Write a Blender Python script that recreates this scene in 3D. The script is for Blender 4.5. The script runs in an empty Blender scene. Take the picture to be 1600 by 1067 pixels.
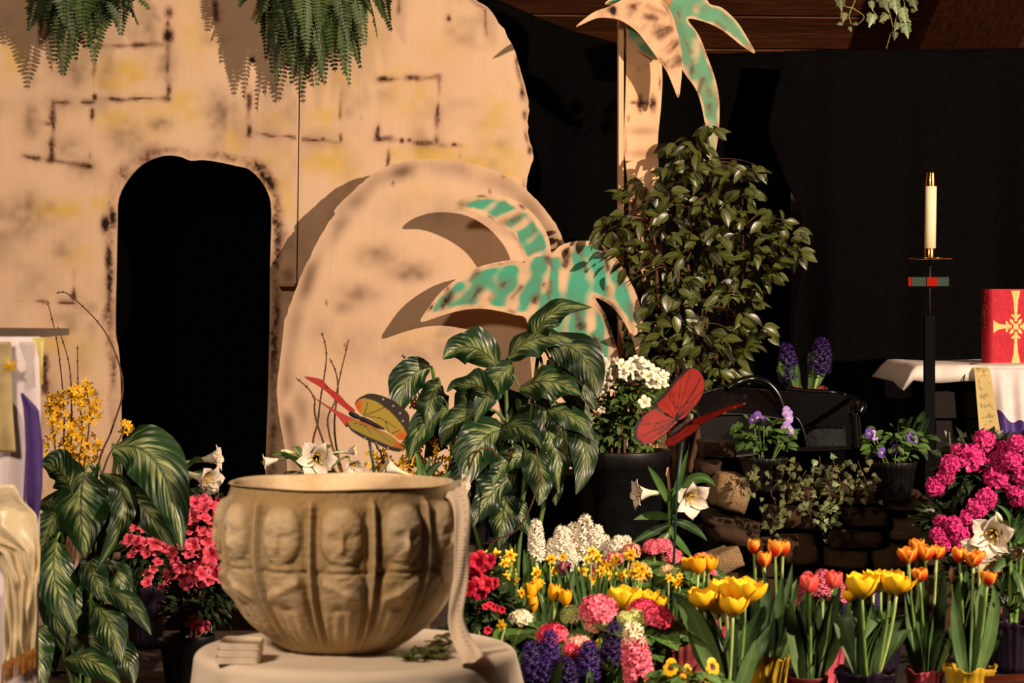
import bpy, math, random
import numpy as np
from mathutils import Vector, Matrix, geometry
PI = math.pi
SC = bpy.context.scene
COL = SC.collection
R = random.Random(11)
NR = np.random.default_rng(5)
# ---- measuring the photograph: focal length in pixels, horizon row, eye height (m) ----
F, HY, CZ = 3800.0, 460.0, 1.25

# ------------------------------------------------------------- camera, world, lights, exposure
cam = bpy.data.cameras.new('camera')
cam.sensor_width = 36.0
cam.lens = F / 1600 * 36
cam.shift_y = (HY - 533.5) / 1600
cam.clip_end = 60
cam.dof.use_dof = True
cam.dof.focus_distance = 8.0
cam.dof.aperture_fstop = 10
camo = bpy.data.objects.new('camera', cam)
camo.location = (0, 0, CZ)
camo.rotation_euler = (PI / 2, 0, 0)
COL.objects.link(camo)
SC.camera = camo

w = bpy.data.worlds.new('world')
SC.world = w
w.use_nodes = True
w.node_tree.nodes['Background'].inputs[0].default_value = (0.9, 0.62, 0.42, 1)
w.node_tree.nodes['Background'].inputs[1].default_value = 0.012

def aim(o, target):
    o.rotation_euler = (Vector(target) - o.location).to_track_quat('-Z', 'Y').to_euler()

sp = bpy.data.lights.new('stage_spotlight', 'SPOT')
sp.energy = 3350
sp.color = (1.0, 0.75, 0.55)
sp.spot_size = math.radians(66)
sp.spot_blend = 0.22
sp.shadow_soft_size = 0.05
spo = bpy.data.objects.new('stage_spotlight', sp)
spo.location = (4.6, 2.4, 3.25)
COL.objects.link(spo)
aim(spo, (0.55, 8.0, 0.95))

ar = bpy.data.lights.new('fill_light', 'AREA')  # unseen fill light, added to brighten the bowl and the banner
ar.energy = 200
ar.color = (1.0, 0.74, 0.52)
ar.shape = 'DISK'
ar.size = 0.8
aro = bpy.data.objects.new('fill_light', ar)
aro.location = (-2.3, 1.2, 3.6)
COL.objects.link(aro)
aim(aro, (-0.4, 4.6, 0.8))

vs = SC.view_settings
vs.view_transform = 'Standard'
vs.look = 'None'
vs.exposure = 0.0
vs.gamma = 1.0
vs.use_curve_mapping = False

# ------------------------------------------------------------- helpers
def P(x, y, Y):
    """the world point seen at pixel (x, y) at distance Y"""
    return np.array([(x - 800) / F * Y, Y, CZ - (y - HY) / F * Y])

def S(px, Y):
    return px * Y / F

def PL(x, y, Y0, k=0.0, z0=1.25):
    """pixel onto a leaning board whose face is Y = Y0 + k*(z - z0)"""
    dz = -(np.asarray(y, float) - HY) / F
    Y = (Y0 + k * (CZ - z0)) / (1 - k * dz)
    return np.stack([(np.asarray(x, float) - 800) / F * Y, Y, CZ + dz * Y], -1)

def unit(v):
    v = np.asarray(v, float)
    n = np.linalg.norm(v)
    return v / n if n > 1e-9 else v

def qbez(a, b, c, n=8):
    t = np.linspace(0, 1, n)[:, None]
    a, b, c = (np.asarray(q, float) for q in (a, b, c))
    return (1 - t) ** 2 * a + 2 * t * (1 - t) * b + t * t * c

def smooth_line(pts, per=6, closed=False):
    p = np.asarray(pts, float)
    n = len(p)
    out = []
    for i in range(n if closed else n - 1):
        if closed:
            a, b, c, d = p[(i - 1) % n], p[i], p[(i + 1) % n], p[(i + 2) % n]
        else:
            a, b, c, d = p[max(i - 1, 0)], p[i], p[i + 1], p[min(i + 2, n - 1)]
        for t in np.linspace(0, 1, per, endpoint=False):
            out.append(0.5 * ((2 * b) + (c - a) * t + (2 * a - 5 * b + 4 * c - d) * t * t + (3 * b - a - 3 * c + d) * t ** 3))
    if not closed:
        out.append(p[-1])
    return np.array(out)

W = {}                                                   # world matrix of every object

class MB:
    """collects vertices, faces and a per-vertex vector attribute 'tv'"""
    def __init__(s):
        s.v, s.f, s.a, s.n = [], [], [], 0
    def add(s, v, f, a=None):
        v = np.asarray(v, float).reshape(-1, 3)
        a = np.zeros((len(v), 3)) if a is None else np.asarray(a, float)
        if a.ndim == 1:
            a = np.tile(a, (len(v), 1))
        s.v.append(v)
        s.a.append(a)
        o = s.n
        s.f.extend([tuple(i + o for i in q) for q in f])
        s.n += len(v)
        return s
    def grid(s, p, a=None, cu=False, cv=False):
        p = np.asarray(p, float)
        n, m = p.shape[:2]
        f = []
        for i in range(n if cu else n - 1):
            for j in range(m if cv else m - 1):
                i2, j2 = (i + 1) % n, (j + 1) % m
                f.append((i * m + j, i2 * m + j, i2 * m + j2, i * m + j2))
        return s.add(p.reshape(-1, 3), f, None if a is None else np.asarray(a, float).reshape(-1, 3))
    def tube(s, pts, r, n=6, cap=True, a=None):
        pts = np.asarray(pts, float)
        k = len(pts)
        r = np.full(k, r) if np.isscalar(r) else np.asarray(r, float)
        t = np.gradient(pts, axis=0)
        ref = np.array([0.31, 0.87, 0.11]) if abs(unit(t[0])[2]) > 0.7 else np.array([0.05, 0.1, 1.0])
        ring = []
        ang = np.linspace(0, 2 * PI, n, endpoint=False)
        for i in range(k):
            d = unit(t[i])
            x = unit(np.cross(d, ref))
            y = np.cross(d, x)
            ref = np.cross(x, d)
            ring.append(pts[i] + r[i] * (np.cos(ang)[:, None] * x + np.sin(ang)[:, None] * y))
        ring = np.array(ring)
        at = np.zeros((k, n, 3))
        at[..., 0] = np.linspace(0, 1, k)[:, None]
        if a is not None:
            at[:] = a
        o = s.n
        s.grid(ring, at, cv=True)
        if cap:
            s.f.append(tuple(o + j for j in range(n)))
            s.f.append(tuple(o + (k - 1) * n + j for j in reversed(range(n))))
        return s
    def box(s, c, size, rot=None, a=None):
        h = np.asarray(size, float) / 2
        v = np.array([[x, y, z] for x in (-1, 1) for y in (-1, 1) for z in (-1, 1)], float) * h
        if rot is not None:
            v = v @ np.array(rot.to_3x3()).T
        return s.add(v + np.asarray(c, float), [(0, 1, 3, 2), (4, 6, 7, 5), (0, 4, 5, 1), (2, 3, 7, 6), (0, 2, 6, 4), (1, 5, 7, 3)], a)
    def lathe(s, prof, c=(0, 0, 0), n=32, fr=None, a=None):
        """prof: (radius, z); fr(theta, i) scales the radius"""
        th = np.linspace(0, 2 * PI, n, endpoint=False)
        g = np.zeros((len(prof), n, 3))
        at = np.zeros((len(prof), n, 3))
        for i, (r, z) in enumerate(prof):
            k = fr(th, i) if fr else 1.0
            g[i, :, 0] = r * k * np.cos(th)
            g[i, :, 1] = r * k * np.sin(th)
            g[i, :, 2] = z
            at[i, :, 0] = i / max(1, len(prof) - 1)
            at[i, :, 1] = th / (2 * PI)
        if a is not None:
            at[:] = a
        return s.grid(g + np.asarray(c, float), at, cv=True)
    def ribbon(s, sp, hw, side, nc=5, fold=0.12, wave=0.0, wn=3, ph=0.0, w0=0.0):
        """a blade along the spine sp with half widths hw, lying across 'side'; tv = (along, across, w0)"""
        sp = np.asarray(sp, float)
        k = len(sp)
        t = np.gradient(sp, axis=0)
        vv = np.linspace(-1, 1, nc)
        g = np.zeros((k, nc, 3))
        at = np.zeros((k, nc, 3))
        for i in range(k):
            d = unit(t[i])
            e = np.asarray(side, float)
            e = unit(e - d * np.dot(e, d))
            nn = np.cross(e, d)
            u = i / (k - 1)
            off = fold * hw[i] * np.abs(vv) ** 1.5 + wave * hw[i] * np.abs(vv) * np.sin(wn * 2 * PI * u + ph + (vv > 0) * 1.3)
            g[i] = sp[i] + e * (hw[i] * vv)[:, None] + nn * off[:, None]
            at[i, :, 0] = u
            at[i, :, 1] = vv
            at[i, :, 2] = w0
        return s.grid(g, at)
    def mesh(s, name, mat, smooth=True):
        me = bpy.data.meshes.new(name)
        v = np.concatenate(s.v)
        me.from_pydata(v.tolist(), [], s.f)
        at = me.attributes.new('tv', 'FLOAT_VECTOR', 'POINT')
        at.data.foreach_set('vector', np.concatenate(s.a).astype(np.float32).ravel())
        if mat is not None:
            for m in (mat if isinstance(mat, (list, tuple)) else [mat]):
                me.materials.append(m)
        if smooth:
            me.polygons.foreach_set('use_smooth', [True] * len(me.polygons))
        return me
    def build(s, name, mat, parent=None, loc=None, smooth=True):
        """one object from world-space vertices"""
        if loc is not None:
            M = Matrix.Translation(Vector([float(q) for q in loc]))
        elif parent is not None:
            M = W[parent]
        else:
            M = Matrix.Identity(4)
        inv = np.array(M.inverted())
        s.v = [q @ inv[:3, :3].T + inv[:3, 3] for q in s.v]
        return inst(s.mesh(name, mat, smooth), name, M, parent)

def inst(me, name, M, parent=None):
    o = bpy.data.objects.new(name, me)
    COL.objects.link(o)
    if parent is not None:
        o.parent = parent
        o.matrix_local = W[parent].inverted() @ M
    else:
        o.matrix_world = M
    W[o] = M.copy()
    return o

def tag(o, label=None, cat=None, group=None, kind=None):
    for k, v in (('label', label), ('category', cat), ('group', group), ('kind', kind)):
        if v:
            o[k] = v
    return o

def thing(name, label, cat, loc, group=None):
    o = bpy.data.objects.new(name, None)
    o.empty_display_size = 0.05
    COL.objects.link(o)
    o.location = Vector([float(q) for q in loc])
    W[o] = Matrix.Translation(o.location)
    return tag(o, label, cat, group)

def frame(pos, z, size=1.0, roll=0.0, squash=None):
    """matrix whose local z axis points along z"""
    z = Vector([float(q) for q in z]).normalized()
    q = z.to_track_quat('Z', 'Y')
    M = Matrix.Translation(Vector([float(c) for c in pos])) @ q.to_matrix().to_4x4() @ Matrix.Rotation(roll, 4, 'Z')
    sc = (size, size, size) if squash is None else (size * squash[0], size * squash[1], size * squash[2])
    return M @ Matrix.Diagonal((*sc, 1))

def leaf_frame(pos, d, up, size=1.0, wide=1.0):
    """matrix for a leaf prototype: local x = along the leaf, z = its upper face"""
    x = unit(d)
    up = np.asarray(up, float)
    z = unit(up - x * np.dot(up, x))
    y = np.cross(z, x)
    M = Matrix.Identity(4)
    for i in range(3):
        M[i][0], M[i][1], M[i][2], M[i][3] = x[i] * size, y[i] * size * wide, z[i] * size, pos[i]
    return M

def apply(M, v):
    m = np.array(M)
    return np.asarray(v) @ m[:3, :3].T + m[:3, 3]

def rnd(a, b):
    return R.uniform(a, b)

def rdir(zmin=-1.0):
    while True:
        v = np.array([R.gauss(0, 1), R.gauss(0, 1), R.gauss(0, 1)])
        v = unit(v)
        if v[2] >= zmin:
            return v

# ------------------------------------------------------------- materials
def srgb(h):
    h = h.lstrip('#')
    c = [int(h[i:i + 2], 16) / 255 for i in (0, 2, 4)]
    return tuple((x / 12.92 if x <= 0.04045 else ((x + 0.055) / 1.055) ** 2.4) for x in c) + (1,)

class NT:
    def __init__(s, name):
        s.m = bpy.data.materials.new(name)
        s.m.use_nodes = True
        s.t = s.m.node_tree
        s.b = s.t.nodes['Principled BSDF']
    def n(s, typ, ins=None, **kw):
        o = s.t.nodes.new('ShaderNode' + typ)
        for k, v in kw.items():
            setattr(o, k, v)
        for k, v in (ins or {}).items():
            s.put(o.inputs[k], v)
        return o
    def put(s, sock, v):
        if isinstance(v, bpy.types.NodeSocket):
            s.t.links.new(v, sock)
        else:
            sock.default_value = v
    def math(s, op, a, b=0.0, clamp=False):
        o = s.n('Math', {0: a, 1: b}, operation=op, use_clamp=clamp)
        return o.outputs[0]
    def mix(s, f, a, b):
        o = s.n('Mix', {0: f, 6: a, 7: b}, data_type='RGBA')
        return o.outputs[2]
    def noise(s, scale, detail=4, vec=None, rough=0.55, dist=0.0):
        o = s.n('TexNoise', {'Scale': scale, 'Detail': detail, 'Roughness': rough, 'Distortion': dist})
        s.put(o.inputs['Vector'], vec if vec is not None else s.n('TexCoord').outputs['Object'])
        return o.outputs['Fac']
    def ramp(s, f, lo, hi):
        o = s.n('MapRange', {0: f, 1: lo, 2: hi}, interpolation_type='SMOOTHSTEP')
        return o.outputs[0]
    def tv(s):
        a = s.n('Attribute', attribute_name='tv')
        x = s.n('SeparateXYZ', {0: a.outputs['Vector']})
        return x.outputs[0], x.outputs[1], x.outputs[2]
    def rand(s):
        return s.n('ObjectInfo').outputs['Random']
    def bump(s, h, strength=0.3, dist=0.01):
        o = s.n('Bump', {'Strength': strength, 'Distance': dist, 'Height': h})
        s.t.links.new(o.outputs[0], s.b.inputs['Normal'])
    def done(s, col, rough=0.6, spec=0.4, **kw):
        s.put(s.b.inputs['Base Color'], col)
        s.put(s.b.inputs['Roughness'], rough)
        s.put(s.b.inputs['Specular IOR Level'], spec)
        for k, v in kw.items():
            s.put(s.b.inputs[k.replace('_', ' ')], v)
        return s.m

MATS = {}
def mnoise(name, c1, c2, scale=20, rough=0.6, spec=0.35, bump=0.0, bdist=0.004, detail=4, lo=0.35, hi=0.65, **kw):
    """two colours broken up by noise in object space"""
    if name in MATS:
        return MATS[name]
    t = NT(name)
    f = t.noise(scale, detail)
    if bump:
        t.bump(t.noise(scale * 3, 5), bump, bdist)
    MATS[name] = t.done(t.mix(t.ramp(f, lo, hi), srgb(c1), srgb(c2)), rough, spec, **kw)
    return MATS[name]

def mpetal(name, base, tip, edge=None, lo=0.1, hi=0.8, rough=0.55, sss=0.0, vary=0.12, stripe=0.15):
    """petal colours run from base to tip (tv.x), optional edge colour across (tv.y), fine lengthwise veins"""
    if name in MATS:
        return MATS[name]
    t = NT(name)
    u, v, w_ = t.tv()
    c = t.mix(t.ramp(u, lo, hi), srgb(base), srgb(tip))
    if edge:
        c = t.mix(t.ramp(t.math('ABSOLUTE', v), 0.45, 1.0), c, srgb(edge))
    st = t.math('ABSOLUTE', t.math('SINE', t.math('MULTIPLY', v, 14.0)))
    c = t.mix(t.math('MULTIPLY', st, stripe), c, t.mix(0.65, c, (0.02, 0.0, 0.0, 1)))
    h = t.n('HueSaturation', {'Color': c, 'Value': t.math('ADD', 1 - vary / 2, t.math('MULTIPLY', t.rand(), vary))})
    MATS[name] = t.done(h.outputs[0], rough, 0.25)
    t.put(t.b.inputs['Subsurface Weight'], sss)
    return MATS[name]

def mleaf(name, dark, light, rough=0.4, spec=0.4, vein=0.4, vary=0.5, rib=9.0):
    """green leaf with a paler midrib and side veins from tv (along, across)"""
    if name in MATS:
        return MATS[name]
    t = NT(name)
    u, v, w_ = t.tv()
    av = t.math('ABSOLUTE', v)
    c = t.mix(t.ramp(t.math('ADD', t.math('MULTIPLY', t.rand(), vary), t.math('MULTIPLY', t.noise(18, 2), 0.5)), 0.2, 0.9), srgb(dark), srgb(light))
    side = t.ramp(t.math('SINE', t.math('MULTIPLY', t.math('SUBTRACT', u, t.math('MULTIPLY', av, 0.12)), rib * 2 * PI)), 0.75, 1.0)
    midr = t.ramp(av, 0.16, 0.02)
    vv = t.math('MULTIPLY', t.math('MAXIMUM', t.math('MULTIPLY', side, 0.5), midr), vein)
    c2 = t.mix(vv, c, t.mix(0.4, c, srgb('#c9d39a')))
    t.bump(t.math('MULTIPLY', vv, -1.0), 0.25, 0.003)
    MATS[name] = t.done(c2, rough, spec)
    return MATS[name]
# ============================================================= the setting
M_FLOOR = mnoise('dark_floor', '#2a1d16', '#3a281d', 6, 0.55, bump=0.15)
M_WALL = mnoise('plaster_wall', '#4a3a2c', '#55432f', 4, 0.8)
mb = MB(); mb.box((0.6, 5.0, -0.1), (13.4, 16.0, 0.2)); tag(mb.build('floor', M_FLOOR, smooth=False), kind='structure')
mb = MB(); mb.box((0.6, 12.9, 1.5), (13.4, 0.2, 3.2)); tag(mb.build('wall_back', M_WALL, smooth=False), kind='structure')
mb = MB(); mb.box((-6.0, 5.0, 3.2), (0.2, 16.0, 6.6)); tag(mb.build('wall_left', M_WALL, smooth=False), kind='structure')
mb = MB(); mb.box((7.2, 5.0, 3.2), (0.2, 16.0, 6.6)); tag(mb.build('wall_right', M_WALL, smooth=False), kind='structure')

def ceil_z(Y):
    return 2.36 + 0.30 * (11.5 - Y)

def wood(name, c1, c2, stretch=(1, 12, 12), scale=6, rough=0.5, spec=0.3):
    t = NT(name)
    mp = t.n('Mapping', {0: t.n('TexCoord').outputs['Object'], 3: stretch})
    f = t.noise(scale, 5, mp.outputs[0], 0.6, 0.6)
    c = t.mix(t.ramp(f, 0.3, 0.7), srgb(c1), srgb(c2))
    h = t.n('HueSaturation', {'Color': c, 'Value': t.math('ADD', 0.75, t.math('MULTIPLY', t.rand(), 0.5))})
    t.bump(f, 0.15, 0.003)
    return t.done(h.outputs[0], rough, spec)
M_CEIL = wood('ceiling_boards', '#5a2f1a', '#8a5230', (1.0, 10, 10), 5)
M_BEAM = wood('beam_wood', '#3a1c10', '#5b3019', (10, 1.0, 10), 5)
# sloping boarded ceiling: a dark deck with one board after another below it
mb = MB()
v = [(-6, 12.8, ceil_z(12.8) + .05), (7.2, 12.8, ceil_z(12.8) + .05), (7.2, -3, ceil_z(-3) + .05), (-6, -3, ceil_z(-3) + .05)]
v += [(a, b, c + .1) for a, b, c in v]
mb.add(v, [(0, 1, 2, 3), (7, 6, 5, 4), (0, 4, 5, 1), (1, 5, 6, 2), (2, 6, 7, 3), (3, 7, 4, 0)])
ceiling = tag(mb.build('ceiling', M_CEIL, smooth=False), kind='structure')
sl = math.atan(-0.30)
mb = MB(); mb.box((0, 0, 0), (4.4, 0.178, 0.03)); plank = mb.mesh('plank', M_CEIL, False)
Yc = 12.6
k = 0
while Yc > 8.6:
    for xc in (-3.8 + 0.7 * (k % 2), 0.62 + 0.7 * (k % 2), 5.04 + 0.7 * (k % 2)):
        inst(plank, 'plank', Matrix.Translation((xc, Yc, ceil_z(Yc) + 0.02)) @ Matrix.Rotation(sl, 4, 'X') @ Matrix.Rotation(0.02, 4, 'Z'), ceiling)
    Yc -= 0.186
    k += 1
# the broad rafter under the boards, at the right
mb = MB()
xa, xb = P(1413, 76, 11.4)[0], P(1560, 76, 11.4)[0]
pts = []
for Yq, d in ((12.6, 0.02), (4.0, 0.02)):
    z = ceil_z(Yq)
    pts += [(xa, Yq, z), (xb, Yq, z), (xb, Yq, z - 0.16), (xa, Yq, z - 0.16)]
mb.add(pts, [(0, 1, 2, 3), (7, 6, 5, 4), (0, 4, 5, 1), (1, 5, 6, 2), (2, 6, 7, 3), (3, 7, 4, 0)])
tag(mb.build('trim_1', M_BEAM, smooth=False), kind='structure')

# ------------------------------------------------------------- black drapes
def cloth_mat(name, c1, c2, rough=0.9, scale=60):
    return mnoise(name, c1, c2, scale, rough, 0.04, 0.2, 0.001)
M_BLACK = cloth_mat('black_cloth', '#040404', '#070606')
M_BLACK2 = cloth_mat('charcoal_cloth', '#060505', '#090808')

def drape(name, label, mat, topline, Y, seed, amp=0.03, freq=9.0, left=None, group=None, nz=40, nx=260, crease=0.0):
    """topline: (px, py) of its upper hem; hangs to the floor in folds"""
    tl = np.array(topline, float)
    xs = np.linspace(tl[0, 0], tl[-1, 0], nx)
    ys = np.interp(xs, tl[:, 0], tl[:, 1])
    rg = np.random.default_rng(seed)
    ph = rg.uniform(0, 6.28, 6)
    g = np.zeros((nz, nx, 3)); 
    for i in range(nz):
        t = i / (nz - 1)
        wx = (xs - 800) / F * Y
        top = CZ - (ys - HY) / F * Y
        z = top + (0.003 - top) * t
        if left is not None:
            yy = HY + (CZ - z[0]) / Y * F
            lx = np.interp(yy, [q[1] for q in left], [q[0] for q in left])
            wl = (lx - 800) / F * Y
            wx = wl + (wx - wx[0]) / (wx[-1] - wx[0]) * (wx[-1] - wl)
        a = amp * (0.25 + 0.75 * min(1, t * 2.2))
        d = a * (np.sin(freq * wx * 2.1 + ph[0] + 0.8 * np.sin(1.7 * wx + ph[1] + t * 1.2)) * 0.6 + np.sin(freq * wx * 0.9 + ph[2] - t * 1.1) * 0.7 + 0.3 * np.sin(freq * 4.3 * wx + ph[3] + t * 2))
        d += crease * np.sin(7 * wx + 11 * z + ph[4]) * np.sin(5 * wx - 6 * z + ph[5])
        g[i, :, 0] = wx
        g[i, :, 1] = Y + d
        g[i, :, 2] = z
    mb = MB(); mb.grid(g)
    o = mb.build(name, mat, loc=(g[-1, :, 0].mean(), Y, 0))
    so = o.modifiers.new('thickness', 'SOLIDIFY'); so.thickness = 0.004
    return tag(o, label, 'curtain', group)
drape('black_curtain', 'black backdrop cloth hanging creased behind the painted stone arch and the tall palm',
      M_BLACK, [(-700, -60), (760, -10), (830, 22), (900, 50), (1000, 76), (1120, 84), (1235, 80)], 9.75, 3, 0.035, 6.0, crease=0.02)
drape('black_curtain', 'charcoal cloth hanging in long folds behind the white candle and the red book',
      M_BLACK2, [(1225, 79), (1400, 77), (1600, 75), (2150, 74)], 9.45, 8, 0.04, 8.0,
      left=[(1226, 79), (1198, 205), (1222, 270), (1250, 330), (1256, 400), (1240, 490), (1232, 700), (1230, 1000)])
# pipe that carries the drapes, on two uprights out of frame
g = thing('drape_pipe', 'steel pipe and two uprights that carry the black backdrop cloths', 'pipe', (0.2, 9.92, 0))
M_PIPE = mnoise('pipe_steel', '#1c1b1a', '#2a2826', 30, 0.5)
zt = P(800, 84, 9.75)[2]
for xx in (-4.2, 3.75):
    mb = MB(); mb.tube([(xx, 9.92, 0), (xx, 9.92, zt - 0.05)], 0.02, 10); mb.build('upright', M_PIPE, g)
mb = MB(); mb.tube([(-4.2, 9.92, zt - 0.06), (3.75, 9.92, zt - 0.06)], 0.016, 10); mb.build('cross_pipe', M_PIPE, g)

# ============================================================= painted plywood scenery
def inside(px, py, poly):
    poly = np.asarray(poly)
    x1, y1 = poly[:, 0], poly[:, 1]
    x2, y2 = np.roll(x1, -1), np.roll(y1, -1)
    c = np.zeros(len(px), bool)
    for a, b, cc, d in zip(x1, y1, x2, y2):
        k = ((b > py) != (d > py))
        if k.any():
            xi = (cc - a) * (py - b) / (d - b + 1e-12) + a
            c ^= k & (px < xi)
    return c

def dist_to(px, py, line, closed=True):
    line = np.asarray(line, float)
    best = np.full(len(px), 1e9)
    n = len(line)
    for i in range(n if closed else n - 1):
        a, b = line[i], line[(i + 1) % n]
        d = b - a
        L = (d ** 2).sum() + 1e-9
        t = np.clip(((px - a[0]) * d[0] + (py - a[1]) * d[1]) / L, 0, 1)
        best = np.minimum(best, np.hypot(px - a[0] - t * d[0], py - a[1] - t * d[1]))
    return best

def vnoise(x, y, scale, seed):
    rg = np.random.default_rng(seed)
    T = rg.random((64, 64))
    x, y = np.asarray(x) / scale + 1000, np.asarray(y) / scale + 1000
    xi, yi = np.floor(x).astype(int), np.floor(y).astype(int)
    fx, fy = x - xi, y - yi
    fx, fy = fx * fx * (3 - 2 * fx), fy * fy * (3 - 2 * fy)
    g = lambda a, b: T[a % 64, b % 64]
    return (g(xi, yi) * (1 - fx) + g(xi + 1, yi) * fx) * (1 - fy) + (g(xi, yi + 1) * (1 - fx) + g(xi + 1, yi + 1) * fx) * fy

def blob(px, py, cx, cy, rx, ry):
    return np.exp(-((px - cx) / rx) ** 2 - ((py - cy) / ry) ** 2)

def stroke(px, py, x0, y0, x1, y1, wd, seed=1, gap=0.5):
    """a burnt torch line: uneven width, lighter in places"""
    d = np.array([x1 - x0, y1 - y0], float)
    L = np.hypot(*d)
    t = ((px - x0) * d[0] + (py - y0) * d[1]) / L
    s = ((px - x0) * d[1] - (py - y0) * d[0]) / L + 3 * (vnoise(t, t * 0, 22, seed) - 0.5)
    e = np.maximum(0, np.maximum(-t, t - L))
    n = vnoise(t, t * 0, 13, seed + 9)
    fade = np.clip(1.35 - gap * 2.2 * vnoise(t, s * .3, 17, seed + 3), 0, 1)
    q = np.hypot(s, e)
    return fade * np.maximum(.9 * np.exp(-(q / (wd * (0.6 + 1.5 * n))) ** 2), .36 * np.exp(-(q / (wd * 3.0)) ** 2))

def panel(outline, holes, Y0, k, z0, thick, paint, res=3.6):
    """a cut plywood board: outline and holes in pixels on the board's plane, painted per vertex"""
    outline = np.asarray(outline, float)
    loops = [outline] + [np.asarray(h, float) for h in holes]
    lo, hi = outline.min(0), outline.max(0)
    gx, gy = np.meshgrid(np.arange(lo[0], hi[0], res), np.arange(lo[1], hi[1], res))
    gx = (gx + (np.arange(gx.shape[0])[:, None] % 2) * res * 0.5).ravel(); gy = gy.ravel()
    ok = inside(gx, gy, outline) & (dist_to(gx, gy, outline) > res * 0.5)
    for h in loops[1:]:
        ok &= ~inside(gx, gy, h) & (dist_to(gx, gy, h) > res * 0.5)
    gx, gy = gx[ok], gy[ok]
    pts, edges = [], []
    for lp in loops:
        o = len(pts)
        pts += [tuple(q) for q in lp]
        edges += [(o + i, o + (i + 1) % len(lp)) for i in range(len(lp))]
    nb = len(pts)
    pts += list(zip(gx, gy))
    cv, ce, cf, ov, oe, of = geometry.delaunay_2d_cdt([Vector(q) for q in pts], edges, [], 0, 1e-4, True)
    v2 = np.array([(q.x, q.y) for q in cv])
    tri = np.array([list(q)[:3] for q in cf])
    c = v2[tri].mean(1)
    keep = inside(c[:, 0], c[:, 1], outline)
    for h in loops[1:]:
        keep &= ~inside(c[:, 0], c[:, 1], h)
    tri = tri[keep]
    px, py = v2[:, 0], v2[:, 1]
    dedge = np.minimum.reduce([dist_to(px, py, lp) for lp in loops])
    a = paint(px, py, dedge)
    front = PL(px, py, Y0, k, z0)
    nrm = unit(np.array([0, 1.0, -k]))
    n = len(v2)
    mb = MB()
    # winding towards the viewer (-Y)
    p0, p1, p2 = front[tri[:, 0]], front[tri[:, 1]], front[tri[:, 2]]
    flip = np.cross(p1 - p0, p2 - p0)[:, 1] > 0
    tri[flip] = tri[flip][:, ::-1]
    mb.add(front, tri.tolist(), a)
    for lp in loops:
        f0 = PL(lp[:, 0], lp[:, 1], Y0, k, z0)
        m = len(lp)
        side = np.concatenate([f0, f0 + nrm * thick])
        mb.add(side, [(i, (i + 1) % m, m + (i + 1) % m, m + i) for i in range(m)], np.array([0.12, 0.0, 0.2]))
    return mb, front + nrm * thick, tri[:, ::-1].tolist()

def ply_mat(name, base1, base2, paint1, paint2, burn='#1a100c'):
    """pale plywood grain; tv.x = scorch, tv.y = sprayed paint, tv.z = grey smudge"""
    t = NT(name)
    b, p, g = t.tv()
    co = t.n('TexCoord').outputs['Object']
    mp = t.n('Mapping', {0: co, 3: (9, 9, 0.5)})
    grain = t.math('ADD', t.math('MULTIPLY', t.noise(4.0, 7, mp.outputs[0], 0.65, 1.5), 0.4), t.math('MULTIPLY', t.noise(2.2, 5), 0.6))
    c = t.mix(t.ramp(grain, 0.2, 0.8), srgb(base1), srgb(base2))
    c = t.mix(t.math('MULTIPLY', t.ramp(t.math('ADD', p, t.math('MULTIPLY', t.math('SUBTRACT', t.noise(30, 4), .5), t.math('MULTIPLY', p, .6))), 0.0, 0.8), 0.95), c, t.mix(t.noise(14, 4), srgb(paint1), srgb(paint2)))
    c = t.mix(t.math('MULTIPLY', g, 0.8, True), c, srgb('#6a5040'))
    fine = t.math('ADD', b, t.math('MULTIPLY', t.math('SUBTRACT', t.noise(70, 4), 0.5), t.math('MULTIPLY', b, 0.9)))
    c = t.mix(t.ramp(fine, 0.0, 0.85), c, t.mix(t.ramp(fine, 0.15, 0.95), srgb('#80503a'), srgb(burn)))
    t.bump(grain, 0.03, 0.002)
    return t.done(c, 0.75, 0.2)
M_PLY = ply_mat('painted_plywood', '#cfae90', '#dfc2a4', '#dcbb66', '#c4a257')
M_PALM = ply_mat('green_palm_plywood', '#d8b590', '#e2c4a0', '#36ae90', '#1c987a')
M_PALM2 = ply_mat('pale_green_palm_plywood', '#d9b793', '#e2c39f', '#62a886', '#489474')
M_RAW = mnoise('raw_plywood', '#a9825a', '#bd9568', 18, 0.8)

def rough_edge(pts, per, amp, seed, closed=True):
    p = smooth_line(pts, per, closed)
    rg = np.random.default_rng(seed)
    return p + rg.normal(0, amp, p.shape)

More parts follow.
